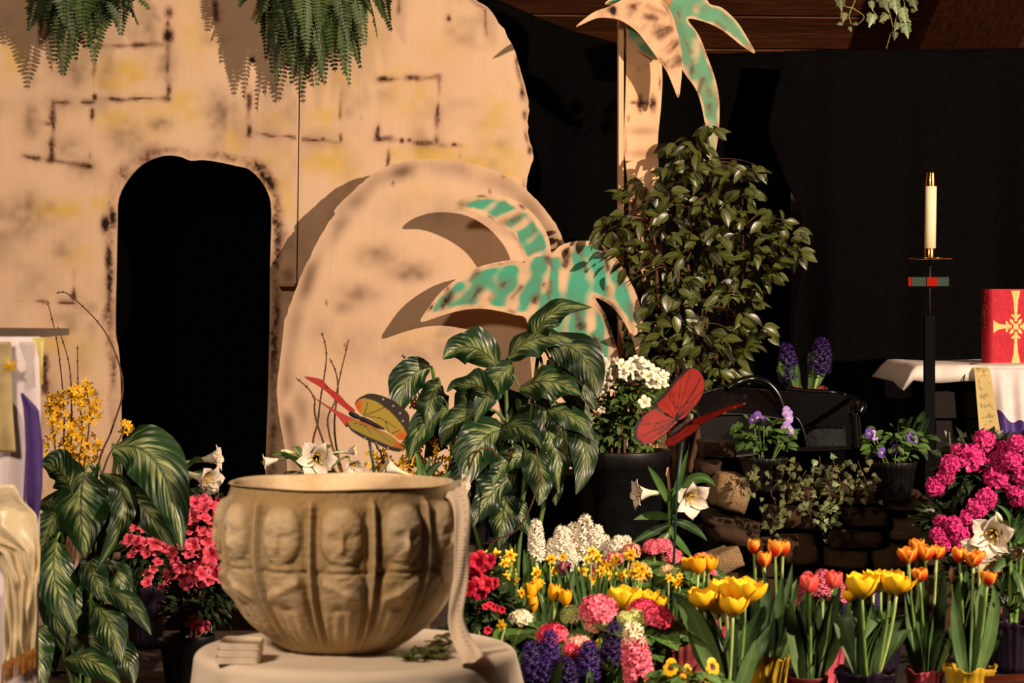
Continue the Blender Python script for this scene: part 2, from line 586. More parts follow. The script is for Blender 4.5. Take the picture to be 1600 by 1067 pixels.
# ---- the stone tomb front: two sheets that meet at a narrow seam, a scorched doorway cut in the left one
YB = 9.0
ybase = HY + CZ / YB * F - 0.5
door_pts = [(186, 1020), (184, 925), (188, 860), (190, 700), (186, 560), (180, 520), (181, 440), (183, 350), (185, 310),
            (200, 280), (222, 257), (246, 246), (264, 243), (282, 245), (298, 251), (318, 250), (345, 254), (372, 260), (388, 264),
            (404, 278), (418, 300), (424, 330), (422, 420), (421, 520), (418, 640), (414, 760), (412, 1020)]
door = smooth_line(door_pts, 3)
door[0, 1] = door[-1, 1] = ybase
door = door[door[:, 1] <= ybase + 0.1]
seam = lambda y: 470.5 - 7 * (y + 60) / 520
def tomb_paint(px, py, de):
    burn = np.zeros(len(px)); yel = np.zeros(len(px)); gr = np.zeros(len(px))
    L = [(262, 20, 262, 158, 4, 0.7), (150, 72, 262, 70, 3, .6), (146, 156, 262, 153, 3.5, .5), (149, 75, 140, 245, 2.5, .75),
         (84, 160, 147, 160, 3, .6), (84, 158, 80, 250, 4.5, .5), (36, 245, 142, 259, 3.5, .5), (386, 207, 470, 217, 3, .5), (470, 217, 533, 223, 3, .6),
         (388, 140, 389, 210, 4.5, .5), (593, 123, 686, 121, 3.5, .5), (686, 121, 682, 220, 3, .6), (588, 216, 719, 229, 3.8, .5), (593, 170, 590, 216, 3, .6),
         (608, 226, 606, 262, 2, .7), (533, 130, 532, 225, 2, .8), (718, 228, 720, 246, 2, .7), (335, -10, 337, 32, 4, .6), (700, -20, 701, 30, 3, .7), (625, -20, 622, 26, 3, .7),
         (15, 470, 118, 474, 3, .6), (116, 425, 116, 478, 3.5, .6), (70, 560, 70, 610, 5, .4), (70, 610, 150, 615, 3, .7), (790, 10, 808, 60, 3, .6), (757, 15, 760, 60, 3, .7)]
    for i, (a, b, c, d, wd, gp) in enumerate(L):
        burn = np.maximum(burn, stroke(px, py, a, b, c, d, wd, 20 + i, gp) * 0.85)
    for (a, b, rx, ry, s) in [(263, 56, 10, 14, 1), (264, 20, 9, 12, .7), (264, 140, 5, 12, .8), (148, 152, 5, 7, .9), (76, 193, 12, 6, .6), (77, 250, 8, 6, .8), (135, 258, 9, 5, .7), (84, 160, 5, 5, .7),
                              (394, 94, 6, 6, 1), (599, 123, 9, 6, .9), (390, 203, 5, 10, .9), (628, 220, 5, 5, .9), (640, 219, 5, 4, .8), (710, 226, 6, 4, .8), (590, 212, 5, 8, .8), (165, 350, 9, 17, 1.0), (170, 405, 7, 30, .9),
                              (428, 345, 5, 12, .8), (816, 145, 5, 14, .8), (820, 180, 5, 10, .7), (808, 95, 5, 12, .7), (828, 235, 5, 9, .8), (70, 580, 6, 16, .7), (505, 217, 5, 4, .7), (565, 185, 2, 6, .4)]:
        burn = np.maximum(burn, s * blob(px, py, a, b, rx, ry))
    dd = dist_to(px, py, door, False)
    n = vnoise(px, py, 26, 5)
    wob = 10 + 18 * vnoise(px, py, 45, 6)
    rim = np.exp(-((dd - 9) / (wob * 0.55)) ** 2) * (0.30 + 0.9 * n) * (0.55 + 0.6 * (vnoise(px, py, 5, 8)))
    burn = np.maximum(burn, np.clip(rim, 0, 1) * 0.9)
    edge = np.exp(-((de - 4) / 4.0) ** 2) * np.clip(vnoise(px, py, 24, 15) * 1.6 - 0.55, 0, 1) * (px > 600)
    burn = np.maximum(burn, edge)
    for (a, b, rx, ry, s) in [(195, 115, 45, 25, .8), (190, 188, 50, 22, .6), (98, 325, 45, 18, .75), (150, 320, 22, 14, .6), (285, 165, 30, 26, .6), (240, 190, 30, 30, .45), (430, 190, 30, 20, .5), (505, 190, 30, 30, .6), (510, 250, 40, 26, .8),
                              (645, 150, 40, 40, .5), (660, 242, 55, 14, .8), (620, 120, 40, 30, .3), (760, 255, 55, 40, .8), (770, 190, 35, 60, .5), (700, 70, 40, 40, .35), (20, 95, 22, 35, .5), (110, 75, 30, 30, .4), (305, 60, 30, 40, .35), (365, 220, 22, 22, .45),
                              (445, 300, 18, 40, .5), (430, 250, 30, 25, .5), (520, 130, 40, 40, .35), (120, 400, 30, 20, .5), (95, 530, 40, 25, .5), (130, 560, 28, 40, .4), (40, 200, 20, 30, .2), (570, 60, 40, 40, .3), (400, 280, 20, 30, .5)]:
        yel = np.maximum(yel, .9 * s * blob(px, py, a, b, rx * 1.15, ry * 1.15) * (0.4 + 0.9 * vnoise(px, py, 15, 3)))
    for (a, b, rx, ry, s) in [(48, 190, 12, 25, .7), (100, 160, 30, 14, .45), (100, 230, 30, 20, .4), (250, 195, 16, 10, .7), (195, 215, 25, 22, .55), (342, 178, 16, 30, .7), (365, 180, 10, 20, .4), (235, 45, 14, 40, .4), (260, 100, 14, 25, .6), (40, 340, 18, 30, .45),
                              (130, 260, 20, 16, .5), (95, 390, 12, 14, .5), (240, 240, 30, 16, .4), (430, 140, 18, 18, .4), (600, 150, 16, 12, .3), (460, 170, 12, 20, .3), (120, 120, 18, 22, .4), (80, 40, 14, 20, .3), (450, 430, 10, 10, .5), (340, 215, 12, 18, .4)]:
        gr = np.maximum(gr, 1.25 * s * blob(px, py, a, b, rx * 1.15, ry * 1.15) * (0.5 + 0.8 * vnoise(px, py, 9, 31)))
    gr = np.clip(gr + 1.5 * np.clip(vnoise(px, py, 55, 41) - 0.5, 0, 1) * vnoise(px, py, 16, 42), 0, 1)
    yel = np.clip(yel + 0.5 * np.clip(vnoise(px, py, 60, 51) - 0.6, 0, 1), 0, 1)
    return np.stack([burn, yel, gr], 1)
tomb = thing('painted_stone_arch', 'tall plywood tomb front painted with yellow blocks, scorched joints and a dark doorway', 'stage scenery', (-0.6, YB, 0))
topy = -160
left_sheet = [(-160, topy), (seam(topy) - 1.0, topy), (seam(300) - 1, 300), (seam(600) - 1, 600), (seam(ybase) - 1, ybase)]
# the doorway opens at the floor: it is part of the outline
loop = left_sheet + [tuple(q) for q in door[::-1]] + [(-160, ybase)]
mb, bv, bf = panel(loop, [], YB, 0, 0, 0.018, tomb_paint, 3.3)
mb.add(bv, bf, np.array([0.1, 0, 0.2])); mb.build('plywood_sheet', M_PLY, tomb, smooth=False)
redge = rough_edge([(620, topy), (700, -60), (738, -5), (762, 12), (780, 36), (800, 70), (812, 104), (822, 140), (827, 165), (824, 190), (826, 215), (833, 238), (830, 258), (823, 285), (824, 320), (828, 480), (826, 700)], 3, 0.7, 2, False)
loop = [(seam(topy) + 1.0, topy)] + [tuple(q) for q in redge] + [(825, ybase), (seam(ybase) + 1, ybase), (seam(600) + 1, 600), (seam(300) + 1, 300)]
mb, bv, bf = panel(loop, [], YB, 0, 0, 0.018, tomb_paint, 3.3)
mb.add(bv, bf, np.array([0.1, 0, 0.2])); mb.build('plywood_sheet', M_PLY, tomb, smooth=False)
for x0 in (120, 455, 700):                                # timber props behind
    q = P(x0, 300, YB)
    mb = MB(); mb.box((q[0], YB + 0.06, q[2] * 0.5), (0.04, 0.08, q[2])); mb.build('batten', M_RAW, tomb, smooth=False)
mb = MB(); q = P(448, 445, YB - 0.03); mb.box(q, (S(27, YB), 0.06, S(5, YB))); mb.build('stop_block', M_RAW, tomb, smooth=False)

# ---- the round stone, leaning back on the tomb front
DK, DY, DZ = 0.09, 8.80, 1.54
disc_pts = [(600, 262), (640, 251), (690, 249), (738, 256), (780, 270), (815, 290), (845, 320), (868, 350), (884, 383), (905, 425), (925, 480), (938, 560), (940, 640), (930, 730), (905, 820), (860, 920), (800, 1000),
            (690, 1012), (560, 985), (495, 900), (458, 790), (446, 705), (437, 655), (433, 600), (440, 545), (446, 500), (462, 452), (480, 410), (499, 372), (515, 345), (523, 335), (524, 326), (548, 302), (572, 280)]
disc = rough_edge(disc_pts, 5, 0.5, 7)
def disc_paint(px, py, de):
    burn = np.exp(-((de - 9) / 9.0) ** 2) * np.clip(vnoise(px, py, 30, 61) - 0.3, 0, 1) * 0.22
    gr = np.exp(-((de - 14) / 13.0) ** 2) * (0.15 + 1.1 * vnoise(px, py, 30, 62)) * 0.95
    yel = np.zeros(len(px))
    for (a, b, rx, ry, s) in [(590, 400, 26, 16, .6), (640, 425, 30, 14, .75), (560, 460, 30, 16, .5), (540, 480, 20, 12, .4), (690, 330, 40, 22, .25), (560, 540, 40, 30, .25), (500, 520, 20, 30, .25), (700, 545, 35, 22, .35), (620, 330, 30, 20, .2), (640, 560, 40, 25, .35), (470, 640, 14, 40, .4), (505, 660, 18, 24, .4)]:
        gr = np.maximum(gr, 1.5 * s * blob(px, py, a, b, rx * 1.1, ry * 1.1) * (0.5 + 0.8 * vnoise(px, py, 14, 63)))
    for (a, b, rx, ry, s) in [(655, 300, 40, 30, .5), (560, 400, 40, 40, .25), (650, 525, 50, 25, .5), (520, 560, 40, 60, .3), (740, 420, 50, 50, .3)]:
        yel = np.maximum(yel, s * blob(px, py, a, b, rx, ry))
    for (a, b) in [(614, 287), (510, 473), (540, 540), (785, 275), (870, 405), (765, 300)]:
        burn = np.maximum(burn, blob(px, py, a, b, 2.5, 5) * 0.8)
    return np.stack([burn, yel * 0.6, gr], 1)
stone = thing('round_tomb_stone', 'large rounded plywood stone with grey-scorched rim leaning against the painted arch', 'stage scenery', (P(690, 1000, 8.6)[0], 8.6, 0))
mb, bv, bf = panel(disc, [], DY, DK, DZ, 0.018, disc_paint, 4.0)
mb.add(bv, bf, np.array([0.1, 0, 0.2])); mb.build('plywood_face', M_PLY, stone, smooth=False)
a0, a1 = PL(600, 600, DY + 0.05, DK, DZ), PL(760, 900, DY + 0.05, DK, DZ)
for xx in (590, 790):
    b0, b1 = PL(xx, 420, DY + 0.045, DK, DZ), PL(xx, 940, DY + 0.045, DK, DZ)
    mb = MB(); mb.tube([b0, b1, (b1[0], b1[1], 0.01)], 0.022, 4); mb.build('batten', M_RAW, stone, smooth=False)

# ---- the low palm in front of the stone
PK, PY, PZ = 0.0, 8.575, 1.35
low_palm = [(700, 328), (716, 313), (740, 305), (770, 304), (800, 311), (828, 329), (848, 353), (858, 375), (862, 396), (872, 386), (888, 379), (912, 376), (936, 380), (954, 393), (970, 414), (986, 442), (998, 470), (1006, 502), (1011, 540), (1012, 585),
            (1000, 572), (990, 535), (975, 503), (955, 478), (930, 465), (945, 490), (958, 525), (967, 562), (972, 620), (955, 640), (930, 620), (905, 600), (888, 570), (884, 620), (882, 660), (879, 700), (838, 700), (834, 660), (832, 600), (826, 530), (822, 498),
            (805, 492), (780, 486), (750, 482), (720, 485), (690, 493), (657, 503), (670, 480), (690, 455), (715, 435), (745, 418), (775, 410), (805, 406), (820, 411), (815, 395), (800, 370), (780, 352), (755, 338), (728, 329)]
lp = smooth_line(low_palm, 3, True)
def strokes_on(px, py, lines, wd, seed):
    b = np.zeros(len(px))
    for i, (x0, y0, x1, y1, s) in enumerate(lines):
        b = np.maximum(b, s * stroke(px, py, x0, y0, x1, y1, wd, seed + i, 0.45))
    return b
def low_paint(px, py, de):
    g = np.clip((de - 2.5 - 5 * vnoise(px, py, 14, 70)) / 5, 0, 1)
    rot = np.where(py < 400, px * 0.55 + py * 0.83, np.where(px > 860, px, px * 0.62 + py * 0.3))
    per = np.where(px > 860, 36.0, 27.0)
    st = 0.5 + 0.5 * np.sin(rot * 2 * PI / per + 2.5 * vnoise(px, py, 40, 71))
    g *= np.clip(0.12 + 0.95 * st + 1.0 * (vnoise(px, py, 16, 72) - 0.4), 0, 1)
    g *= (py < 585)
    g *= 1 - 0.92 * np.clip((px - 816) / 14, 0, 1) * np.clip((874 - px) / 14, 0, 1) * np.clip((py - 484 + 6 * np.sin(px * .2)) / 16, 0, 1)
    b = strokes_on(px, py, [(690, 480, 706, 455, .9), (735, 470, 750, 448, .8), (765, 468, 790, 440, .7), (800, 466, 815, 450, .7), (835, 470, 850, 445, .8), (860, 440, 858, 470, .7), (855, 405, 866, 422, .7), (885, 395, 884, 415, .9), (905, 388, 915, 420, .8), (945, 385, 950, 420, .8), (965, 410, 968, 440, .8), (900, 480, 908, 510, .9), (925, 520, 935, 555, .9),
                            (880, 500, 884, 540, .5), (775, 350, 810, 340, .6), (790, 315, 775, 330, .5), (830, 345, 835, 360, .6), (805, 375, 826, 365, .5), (720, 320, 745, 312, .6), (760, 308, 790, 315, .5), (950, 450, 955, 470, .6), (985, 480, 990, 520, .6), (848, 385, 832, 395, .5), (745, 425, 735, 440, .6), (700, 450, 692, 470, .6)], 5.2, 81)
    e = np.exp(-((de - 3) / 4.0) ** 2) * np.clip(vnoise(px, py, 16, 73) * 1.7 - 0.75, 0, 1) * 0.9
    e = np.maximum(e, np.exp(-((de - 2) / 5.0) ** 2) * blob(px, py, 950, 510, 25, 60))
    return np.stack([np.maximum(b, e) * 0.95, g, 0.5 * np.clip(vnoise(px, py, 22, 74) - .35, 0, 1)], 1)
palm = thing('low_palm_cutout', 'low plywood palm with bright teal arching fronds standing before the round stone', 'stage scenery', (P(855, 1000, 8.7)[0], 8.7, 0))
mb, bv, bf = panel(lp, [], PY, PK, PZ, 0.018, low_paint, 3.2)
mb.add(bv, bf, np.array([0.1, 0, 0.2])); mb.build('palm_board', M_PALM, palm, smooth=False)
q0, q1 = PL(857, 560, PY + 0.06, PK, PZ), PL(857, 1000, PY + 0.05, PK, PZ)
mb = MB(); mb.tube([q0, q1, (q1[0], q1[1], 0.0)], 0.025, 4); mb.build('batten', M_RAW, palm, smooth=False)

# ---- the tall palm: trunk with a side board, green crown, tan frond on top
YP = 8.75
M_TAN = ply_mat('tan_palm_plywood', '#dfb48c', '#ecc6a0', '#d0a06c', '#c79a66')
tall = thing('tall_palm_cutout', 'tall plywood palm with tan trunk and pale green fronds in front of black cloth', 'stage scenery', (P(1005, 900, YP)[0], YP, 0))
tb = HY + CZ / YP * F
trunk = smooth_line([(970, -60), (970, 30), (976, 75), (978, 110), (977, 160), (975, 230), (980, 280), (984, 400), (980, 600), (978, 800), (976, tb - 1)], 4).tolist() + \
        smooth_line([(1046, tb - 1), (1048, 800), (1044, 600), (1036, 420), (1030, 275), (1028, 220), (1033, 165), (1035, 120), (1033, 60), (1040, -60)], 4).tolist()
def trunk_paint(px, py, de):
    b = np.zeros(len(px)); g = np.zeros(len(px))
    for (a, c, rx, ry, s) in [(1000, 162, 6, 14, 1), (1020, 162, 6, 15, 1), (1010, 161, 14, 4, .8), (990, 160, 7, 4, .7), (997, 108, 3, 6, .35), (982, 185, 2.5, 6, .8), (978, 230, 2.5, 20, .5), (1012, 102, 10, 3, .25), (983, 125, 2, 8, .4), (1031, 130, 2.5, 14, .7)]:
        b = np.maximum(b, s * blob(px, py, a, c, rx, ry) * (0.7 + 0.5 * vnoise(px, py, 5, 91)))
    for yy in (205, 240, 300, 350, 420):
        g = np.maximum(g, blob(px, py, 1004, yy, 26, 7) * 0.6)
    return np.stack([b, 0.25 * vnoise(px, py, 30, 92), g], 1)
mb, bv, bf = panel(trunk, [], YP, 0, 0, 0.018, trunk_paint, 3.2)
mb.add(bv, bf, np.array([0.1, 0, 0.2])); mb.build('trunk', M_TAN, tall, smooth=False)
mb = MB(); x0 = P(971, 0, YP)[0]
zt = P(0, -60, YP)[2]
mb.box((x0 - 0.002, YP + 0.03, zt / 2), (0.018, 0.12, zt)); mb.build('side_board', M_TAN, tall, smooth=False)
green = smooth_line([(945, 6), (965, -14), (985, -60), (1060, -90), (1110, -60), (1105, 0), (1128, 12), (1150, 32), (1166, 56), (1180, 83), (1160, 72), (1145, 60), (1125, 45), (1100, 34), (1075, 30), (1092, 55), (1106, 90), (1118, 125), (1124, 160), (1123, 205), (1117, 245), (1109, 285),
                     (1107, 240), (1102, 195), (1090, 145), (1068, 112), (1060, 90), (1045, 60), (1030, 92), (1010, 87), (994, 76), (982, 60), (975, 34), (965, 10)], 4, True)
def green_paint(px, py, de):
    g = np.clip((de + 1 - 3 * vnoise(px, py, 12, 100)) / 5, 0, 1) * np.clip(.30 + 1.0 * vnoise(px, py, 16, 101), 0, 1)
    g *= 1 - blob(px, py, 1178, 80, 10, 14) - blob(px, py, 1110, 280, 10, 16)
    b = strokes_on(px, py, [(1082, 95, 1083, 112, .7), (1098, 125, 1090, 150, .7), (1060, 20, 1064, 40, .5), (1109, 165, 1110, 178, .6), (1110, 100, 1116, 120, .4), (1080, 50, 1086, 60, .4), (1130, 22, 1140, 36, .4), (1056, 28, 1060, 34, .6), (1088, 10, 1100, 16, .4), (1012, 82, 1013, 88, .6), (1098, 0, 1106, 12, .3), (1100, 70, 1104, 90, .5), (1120, 36, 1132, 46, .5), (1070, 60, 1078, 80, .5), (1104, 130, 1108, 150, .5), (1140, 40, 1152, 56, .4)], 4.2, 103)
    e = np.exp(-((de - 2) / 4.0) ** 2) * np.clip(vnoise(px, py, 18, 105) * 1.5 - 0.7, 0, 1) * 0.7
    e = np.maximum(e, 0.5 * (blob(px, py, 1174, 74, 8, 8)))
    return np.stack([np.maximum(b, e), g, 0.15 * vnoise(px, py, 20, 104)], 1)
YG = 8.70
mb, bv, bf = panel(green, [], YG, 0, 0, 0.012, green_paint, 3.0)
mb.add(bv, bf, np.array([0.1, 0, 0.2])); mb.build('green_frond', M_PALM2, tall, smooth=False)
tan = smooth_line([(900, 42), (915, 28), (930, 18), (952, 10), (975, -2), (1000, -14), (1030, -4), (1048, 18), (1057, 45), (1064, 75), (1066, 100), (1064, 130), (1060, 153), (1052, 135), (1042, 112), (1028, 92), (1012, 70), (994, 48), (970, 32), (950, 28), (930, 29)], 4, True)
def tan_paint(px, py, de):
    e = np.exp(-((de - 3) / 4.5) ** 2) * np.clip(vnoise(px, py, 20, 111) * 1.5 - 0.6, 0, 1) * 0.75
    g = strokes_on(px, py, [(985, 20, 990, 12, .8), (1010, 25, 1025, 30, .7), (1030, 55, 1048, 45, .7), (1045, 80, 1058, 70, .8), (1050, 105, 1062, 95, .8), (1005, 45, 1012, 38, .6), (958, 14, 960, 22, .9), (1024, 40, 1036, 44, .5)], 5, 113)
    b = blob(px, py, 902, 41, 6, 5) * 0.5 + .5 * strokes_on(px, py, [(980, 10, 1000, 6, .8), (1012, 8, 1040, 22, .9), (1000, 30, 1020, 22, .7), (1020, 52, 1050, 40, .8), (1040, 100, 1060, 84, .8), (1034, 78, 1056, 62, .7), (940, 22, 950, 14, .6)], 4, 119) + blob(px, py, 958, 16, 4, 6) * 0.7 + blob(px, py, 1060, 150, 4, 6) * 0.6 + 0.75 * g
    return np.stack([np.clip(np.maximum(b, e), 0, 1), 0.2 * vnoise(px, py, 20, 114), np.clip(g, 0, 1)], 1)
YT = 8.58
mb, bv, bf = panel(tan, [], YT, 0, 0, 0.012, tan_paint, 3.0)
mb.add(bv, bf, np.array([0.1, 0, 0.2])); mb.build('tan_frond', M_TAN, tall, smooth=False)
for (x, y) in ((1010, 5), (1040, 5)):
    q = P(x, y, 8.67); mb = MB(); mb.tube([(q[0], YT + 0.01, q[2]), (q[0], YP + 0.002, q[2])], 0.02, 8); mb.build('spacer_block', M_RAW, tall)
# timber stakes that prop the palms
M_STAKE = mnoise('stake_wood', '#c08a5c', '#d09a6a', 20, 0.7)
for (xa, ya, xb, yb) in ((1012, 690, 1002, 1010), (1022, 690, 1036, 1012)):
    a, b = P(xa, ya, 8.45), P(xb, yb, 8.35)
    b[2] = 0.0
    mb = MB(); mb.tube([a, b], 0.014, 4)
    tag(mb.build('wooden_stake', M_STAKE, loc=b, smooth=False), 'thin wooden prop stake below the red butterfly, the %s' % ('one slanting left' if xb < 1010 else 'one slanting right'), 'stake')
# ============================================================= the table with the stone font
def profile_interp(pr, n):
    pr = np.array(pr, float)
    d = np.concatenate([[0], np.cumsum(np.hypot(*np.diff(pr, axis=0).T))])
    t = np.linspace(0, d[-1], n)
    return np.stack([np.interp(t, d, pr[:, 0]), np.interp(t, d, pr[:, 1])], 1)

YT_ = 4.2
TZ = CZ - (1012 - HY) / F * YT_                      # table height
tx = P(556, 0, YT_)[0]
TR = S(243, YT_)
M_DARKWOOD = wood('dark_table_wood', '#2c1a10', '#452a1a', (12, 12, 1), 5)
g = thing('pedestal_table', 'round wooden pedestal table under the white cloth that carries the stone font', 'table', (tx, YT_, 0))
mb = MB(); mb.lathe([(0, TZ - 0.005), (TR - 0.012, TZ - 0.005), (TR - 0.008, TZ - 0.012), (TR - 0.012, TZ - 0.028), (0, TZ - 0.028)], (tx, YT_, 0), 48); mb.build('table_top', M_DARKWOOD, g)
mb = MB(); mb.lathe([(0.03, TZ - 0.028), (0.035, 0.4), (0.05, 0.3), (0.032, 0.2), (0.05, 0.08), (0.16, 0.03), (0.18, 0), (0, 0)], (tx, YT_, 0), 24); mb.build('pedestal', M_DARKWOOD, g)

t = NT('white_linen')
co = t.n('TexCoord').outputs['Object']
f = t.noise(9, 4)
t.bump(t.noise(420, 2), 0.15, 0.0006)
M_LINEN = t.done(t.mix(f, srgb('#d9cbb9'), srgb('#e6dac9')), 0.9, 0.1)
# the cloth: flat top, soft edge, hanging folds
nth, prof = 240, []
mb = MB()
rr = list(np.linspace(0, TR * 0.97, 12)) 
zz = [TZ] * 12
for a in np.linspace(0.2, PI / 2, 6):
    rr.append(TR * 0.97 + 0.018 * math.sin(a)); zz.append(TZ - 0.018 * (1 - math.cos(a)))
for q in np.linspace(0.03, 1, 16):
    rr.append(rr[17] + 0.035 * q); zz.append(TZ - 0.018 - 0.44 * q)
th = np.linspace(0, 2 * PI, nth, endpoint=False)
G = np.zeros((len(rr), nth, 3)); A = np.zeros_like(G)
for i in range(len(rr)):
    hang = max(0.0, (TZ - 0.018 - zz[i]) / 0.44)
    fold = 0.028 * min(1, hang * 1.4) ** 0.8 * (np.sin(th * 11 + 0.9) + 0.5 * np.sin(th * 17 + 2.0) + 0.25 * np.sin(th * 29))
    r = rr[i] + fold
    G[i, :, 0] = tx + r * np.cos(th); G[i, :, 1] = YT_ + r * np.sin(th)
    G[i, :, 2] = zz[i] + (0.0008 * np.sin(th * 5 + i) if i < 12 else 0)
mb.grid(G, cv=True)
tag(mb.build('tablecloth', M_LINEN, loc=(tx, YT_, TZ)), 'white linen cloth draped in folds over the round table under the stone font', 'tablecloth')

# ---- the font: a carved bowl, twelve figures between ribs
YBW = 4.2
bx = P(533, 0, YBW)[0]
sc = YBW / F
zrim = TZ + 0.003 + (1028 - 772) * sc
zb = TZ + 0.003
def zy(py):
    return zrim - (py - 776) * sc * (zrim - zb) / ((1028 - 776) * sc)
outer = [(176, 776), (179, 779), (184, 800), (188, 830), (190, 858), (189, 885), (184, 912), (174, 938), (160, 962), (144, 985), (126, 1006), (112, 1019), (98, 1028)]
NTH, NZ = 720, 190
pr = profile_interp([(r * sc, zy(y)) for r, y in outer], NZ)
th = np.linspace(0, 2 * PI, NTH, endpoint=False)
per = 2 * PI / 12
# figure coordinates: fx -1..1 across one niche, v = pixel row in the photo
ph0 = -PI / 2 + math.radians(4.5)
fx = ((th - ph0 + per / 2) % per) / per * 2 - 1
v = 776 + (zrim - pr[:, 1]) / (zrim - zb) * (1028 - 776)
FX, V = np.meshgrid(fx, v)
TH, _ = np.meshgrid(th, v)
figi = np.floor(((TH - ph0 + per / 2) % (2 * PI)) / per)
def el(cx, cy, rx, ry, p=2.0):
    return np.clip(1 - np.abs((FX - cx) / rx) ** p - np.abs((V - cy) / ry) ** p, 0, 1)
def gs(cx, cy, rx, ry):
    return np.exp(-((FX - cx) / rx) ** 2 - ((V - cy) / ry) ** 2)
H = np.zeros_like(FX)
tilt = 0.12 * np.sin(figi * 2.3)
FX0 = FX.copy()
FX = FX - tilt * np.clip((880 - V) / 80, 0, 1) * 0.6
H += 16 * np.maximum(0, el(0, 841, 0.70, 44, 2.4)) ** 0.5                       # head
H += 4 * np.sqrt(el(0, 816, 0.70, 28, 2.2))                                      # brow and hair cap
H -= 4.0 * gs(-0.24, 842, 0.13, 6) + 4.0 * gs(0.24, 842, 0.13, 6)                # eye hollows
H += 2.2 * gs(-0.24, 843, 0.07, 3) + 2.2 * gs(0.24, 843, 0.07, 3)
H += 5.0 * gs(0, 851, 0.07, 14) + 3.5 * gs(0, 860, 0.12, 5)                      # nose
H -= 2.4 * gs(0, 869, 0.18, 2.4)                                                 # mouth
H += 5.5 * np.sqrt(el(0.0, 884, 0.44, 22, 2)) * (0.8 + 0.2 * np.sin(figi * 1.7)) # beard
H -= 3 * gs(0, 874, 0.30, 2.0)
H += 13 * np.sqrt(el(0, 948, 0.78, 66, 2.6))                                     # body
arm = np.abs(V - (925 + 22 * FX * np.where(figi % 2 == 0, 1, -1)))
H += 5 * np.exp(-(arm / 8) ** 2) * (np.abs(FX) < 0.62)
H += 6 * gs(0.18 * np.cos(figi * 2.1), 936, 0.2, 12)                             # hands
H -= 4.5 * gs(-0.1 * np.cos(figi * 1.3), 952, 0.24, 6)
H += 2.2 * np.sin(FX * 15 + 0.03 * V + figi) * np.clip((V - 950) / 30, 0, 1) * np.clip((1018 - V) / 20, 0, 1)
H -= 4.5 * np.exp(-((V - 897) / 3.2) ** 2) * (np.abs(FX) < 0.9)
FX = FX0
rib = np.exp(-((np.abs(FX) - 1.0) / 0.10) ** 2) * 11                              # ribs between niches
H += rib * np.clip((V - 786) / 10, 0, 1) * np.clip((1026 - V) / 30, 0, 1)
H -= 5 * np.exp(-((np.abs(FX) - 0.82) / 0.09) ** 2) * np.clip((V - 800) / 14, 0, 1)
H *= np.clip((V - 784) / 16, 0, 1) ** 0.7 * np.clip((1030 - V) / 30, 0, 1)
nz = vnoise(TH * 60, V * 0.5, 2.6, 121) + 0.5 * vnoise(TH * 60, V * 0.5, 0.9, 122)
H += 1.6 * (nz - 0.7)
HS = H.copy()
for _ in range(1):
    HS = (HS + np.roll(HS, 1, 1) + np.roll(HS, -1, 1)) / 3
    HS[1:-1] = (HS[:-2] + HS[1:-1] + HS[2:]) / 3
Rr = pr[:, 0][:, None] + (HS - 9) * sc * 0.95
G = np.stack([bx + Rr * np.cos(TH), YBW + Rr * np.sin(TH), np.repeat(pr[:, 1][:, None], NTH, 1)], -1)
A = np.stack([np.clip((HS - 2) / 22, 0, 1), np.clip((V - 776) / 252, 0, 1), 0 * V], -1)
mb = MB(); mb.grid(G, A, cv=True)
# inside of the bowl
inn = [(167, 778), (171, 774.5), (176, 774.5), (176.2, 776)]
ip = [(0, 960), (70, 955), (120, 930), (148, 890), (160, 840), (163, 800), (165, 779), (168, 775), (172, 774), (175, 775)]
G2 = []
for r, y in ip:
    G2.append([(bx + (r * sc) * math.cos(a) * (1 + 0.004 * math.sin(7 * a)), YBW + r * sc * math.sin(a), zy(y) + 0.0012 * math.sin(5 * a + 1)) for a in th[::4]])
mb.grid(np.array(G2), np.array([0.6, 0.0, 0]) * np.ones((len(ip), len(th[::4]), 3)), cv=True)
last = [(bx + Rr[0, j] * math.cos(th[j]), YBW + Rr[0, j] * math.sin(th[j]), pr[0, 1]) for j in range(0, NTH, 4)]
mb.grid(np.array([G2[-1], last]), np.array([0.6, 0, 0]) * np.ones((2, len(last), 3)), cv=True)
mb.lathe([(0, zb), (98 * sc * 0.95, zb)], (bx, YBW, 0), 48)
t = NT('carved_stone')
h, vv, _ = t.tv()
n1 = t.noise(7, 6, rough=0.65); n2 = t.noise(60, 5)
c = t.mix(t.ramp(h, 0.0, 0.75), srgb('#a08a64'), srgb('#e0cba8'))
c = t.mix(t.math('MULTIPLY', t.ramp(n1, 0.42, 0.68), 0.7), c, srgb('#a3824a'))
c = t.mix(t.math('MULTIPLY', t.ramp(t.noise(11, 5, dist=0.6), 0.5, 0.7), 0.5), c, srgb('#a09a8c'))
c = t.mix(t.math('MULTIPLY', n2, 0.3), c, srgb('#c4ad8a'))
t.bump(t.noise(140, 5), 0.35, 0.002)
M_STONE = t.done(c, 0.85, 0.2)
tag(mb.build('stone_font', M_STONE, loc=(bx, YBW, zb)), 'carved sandstone bowl ringed with robed bearded figures standing on the white cloth', 'font')

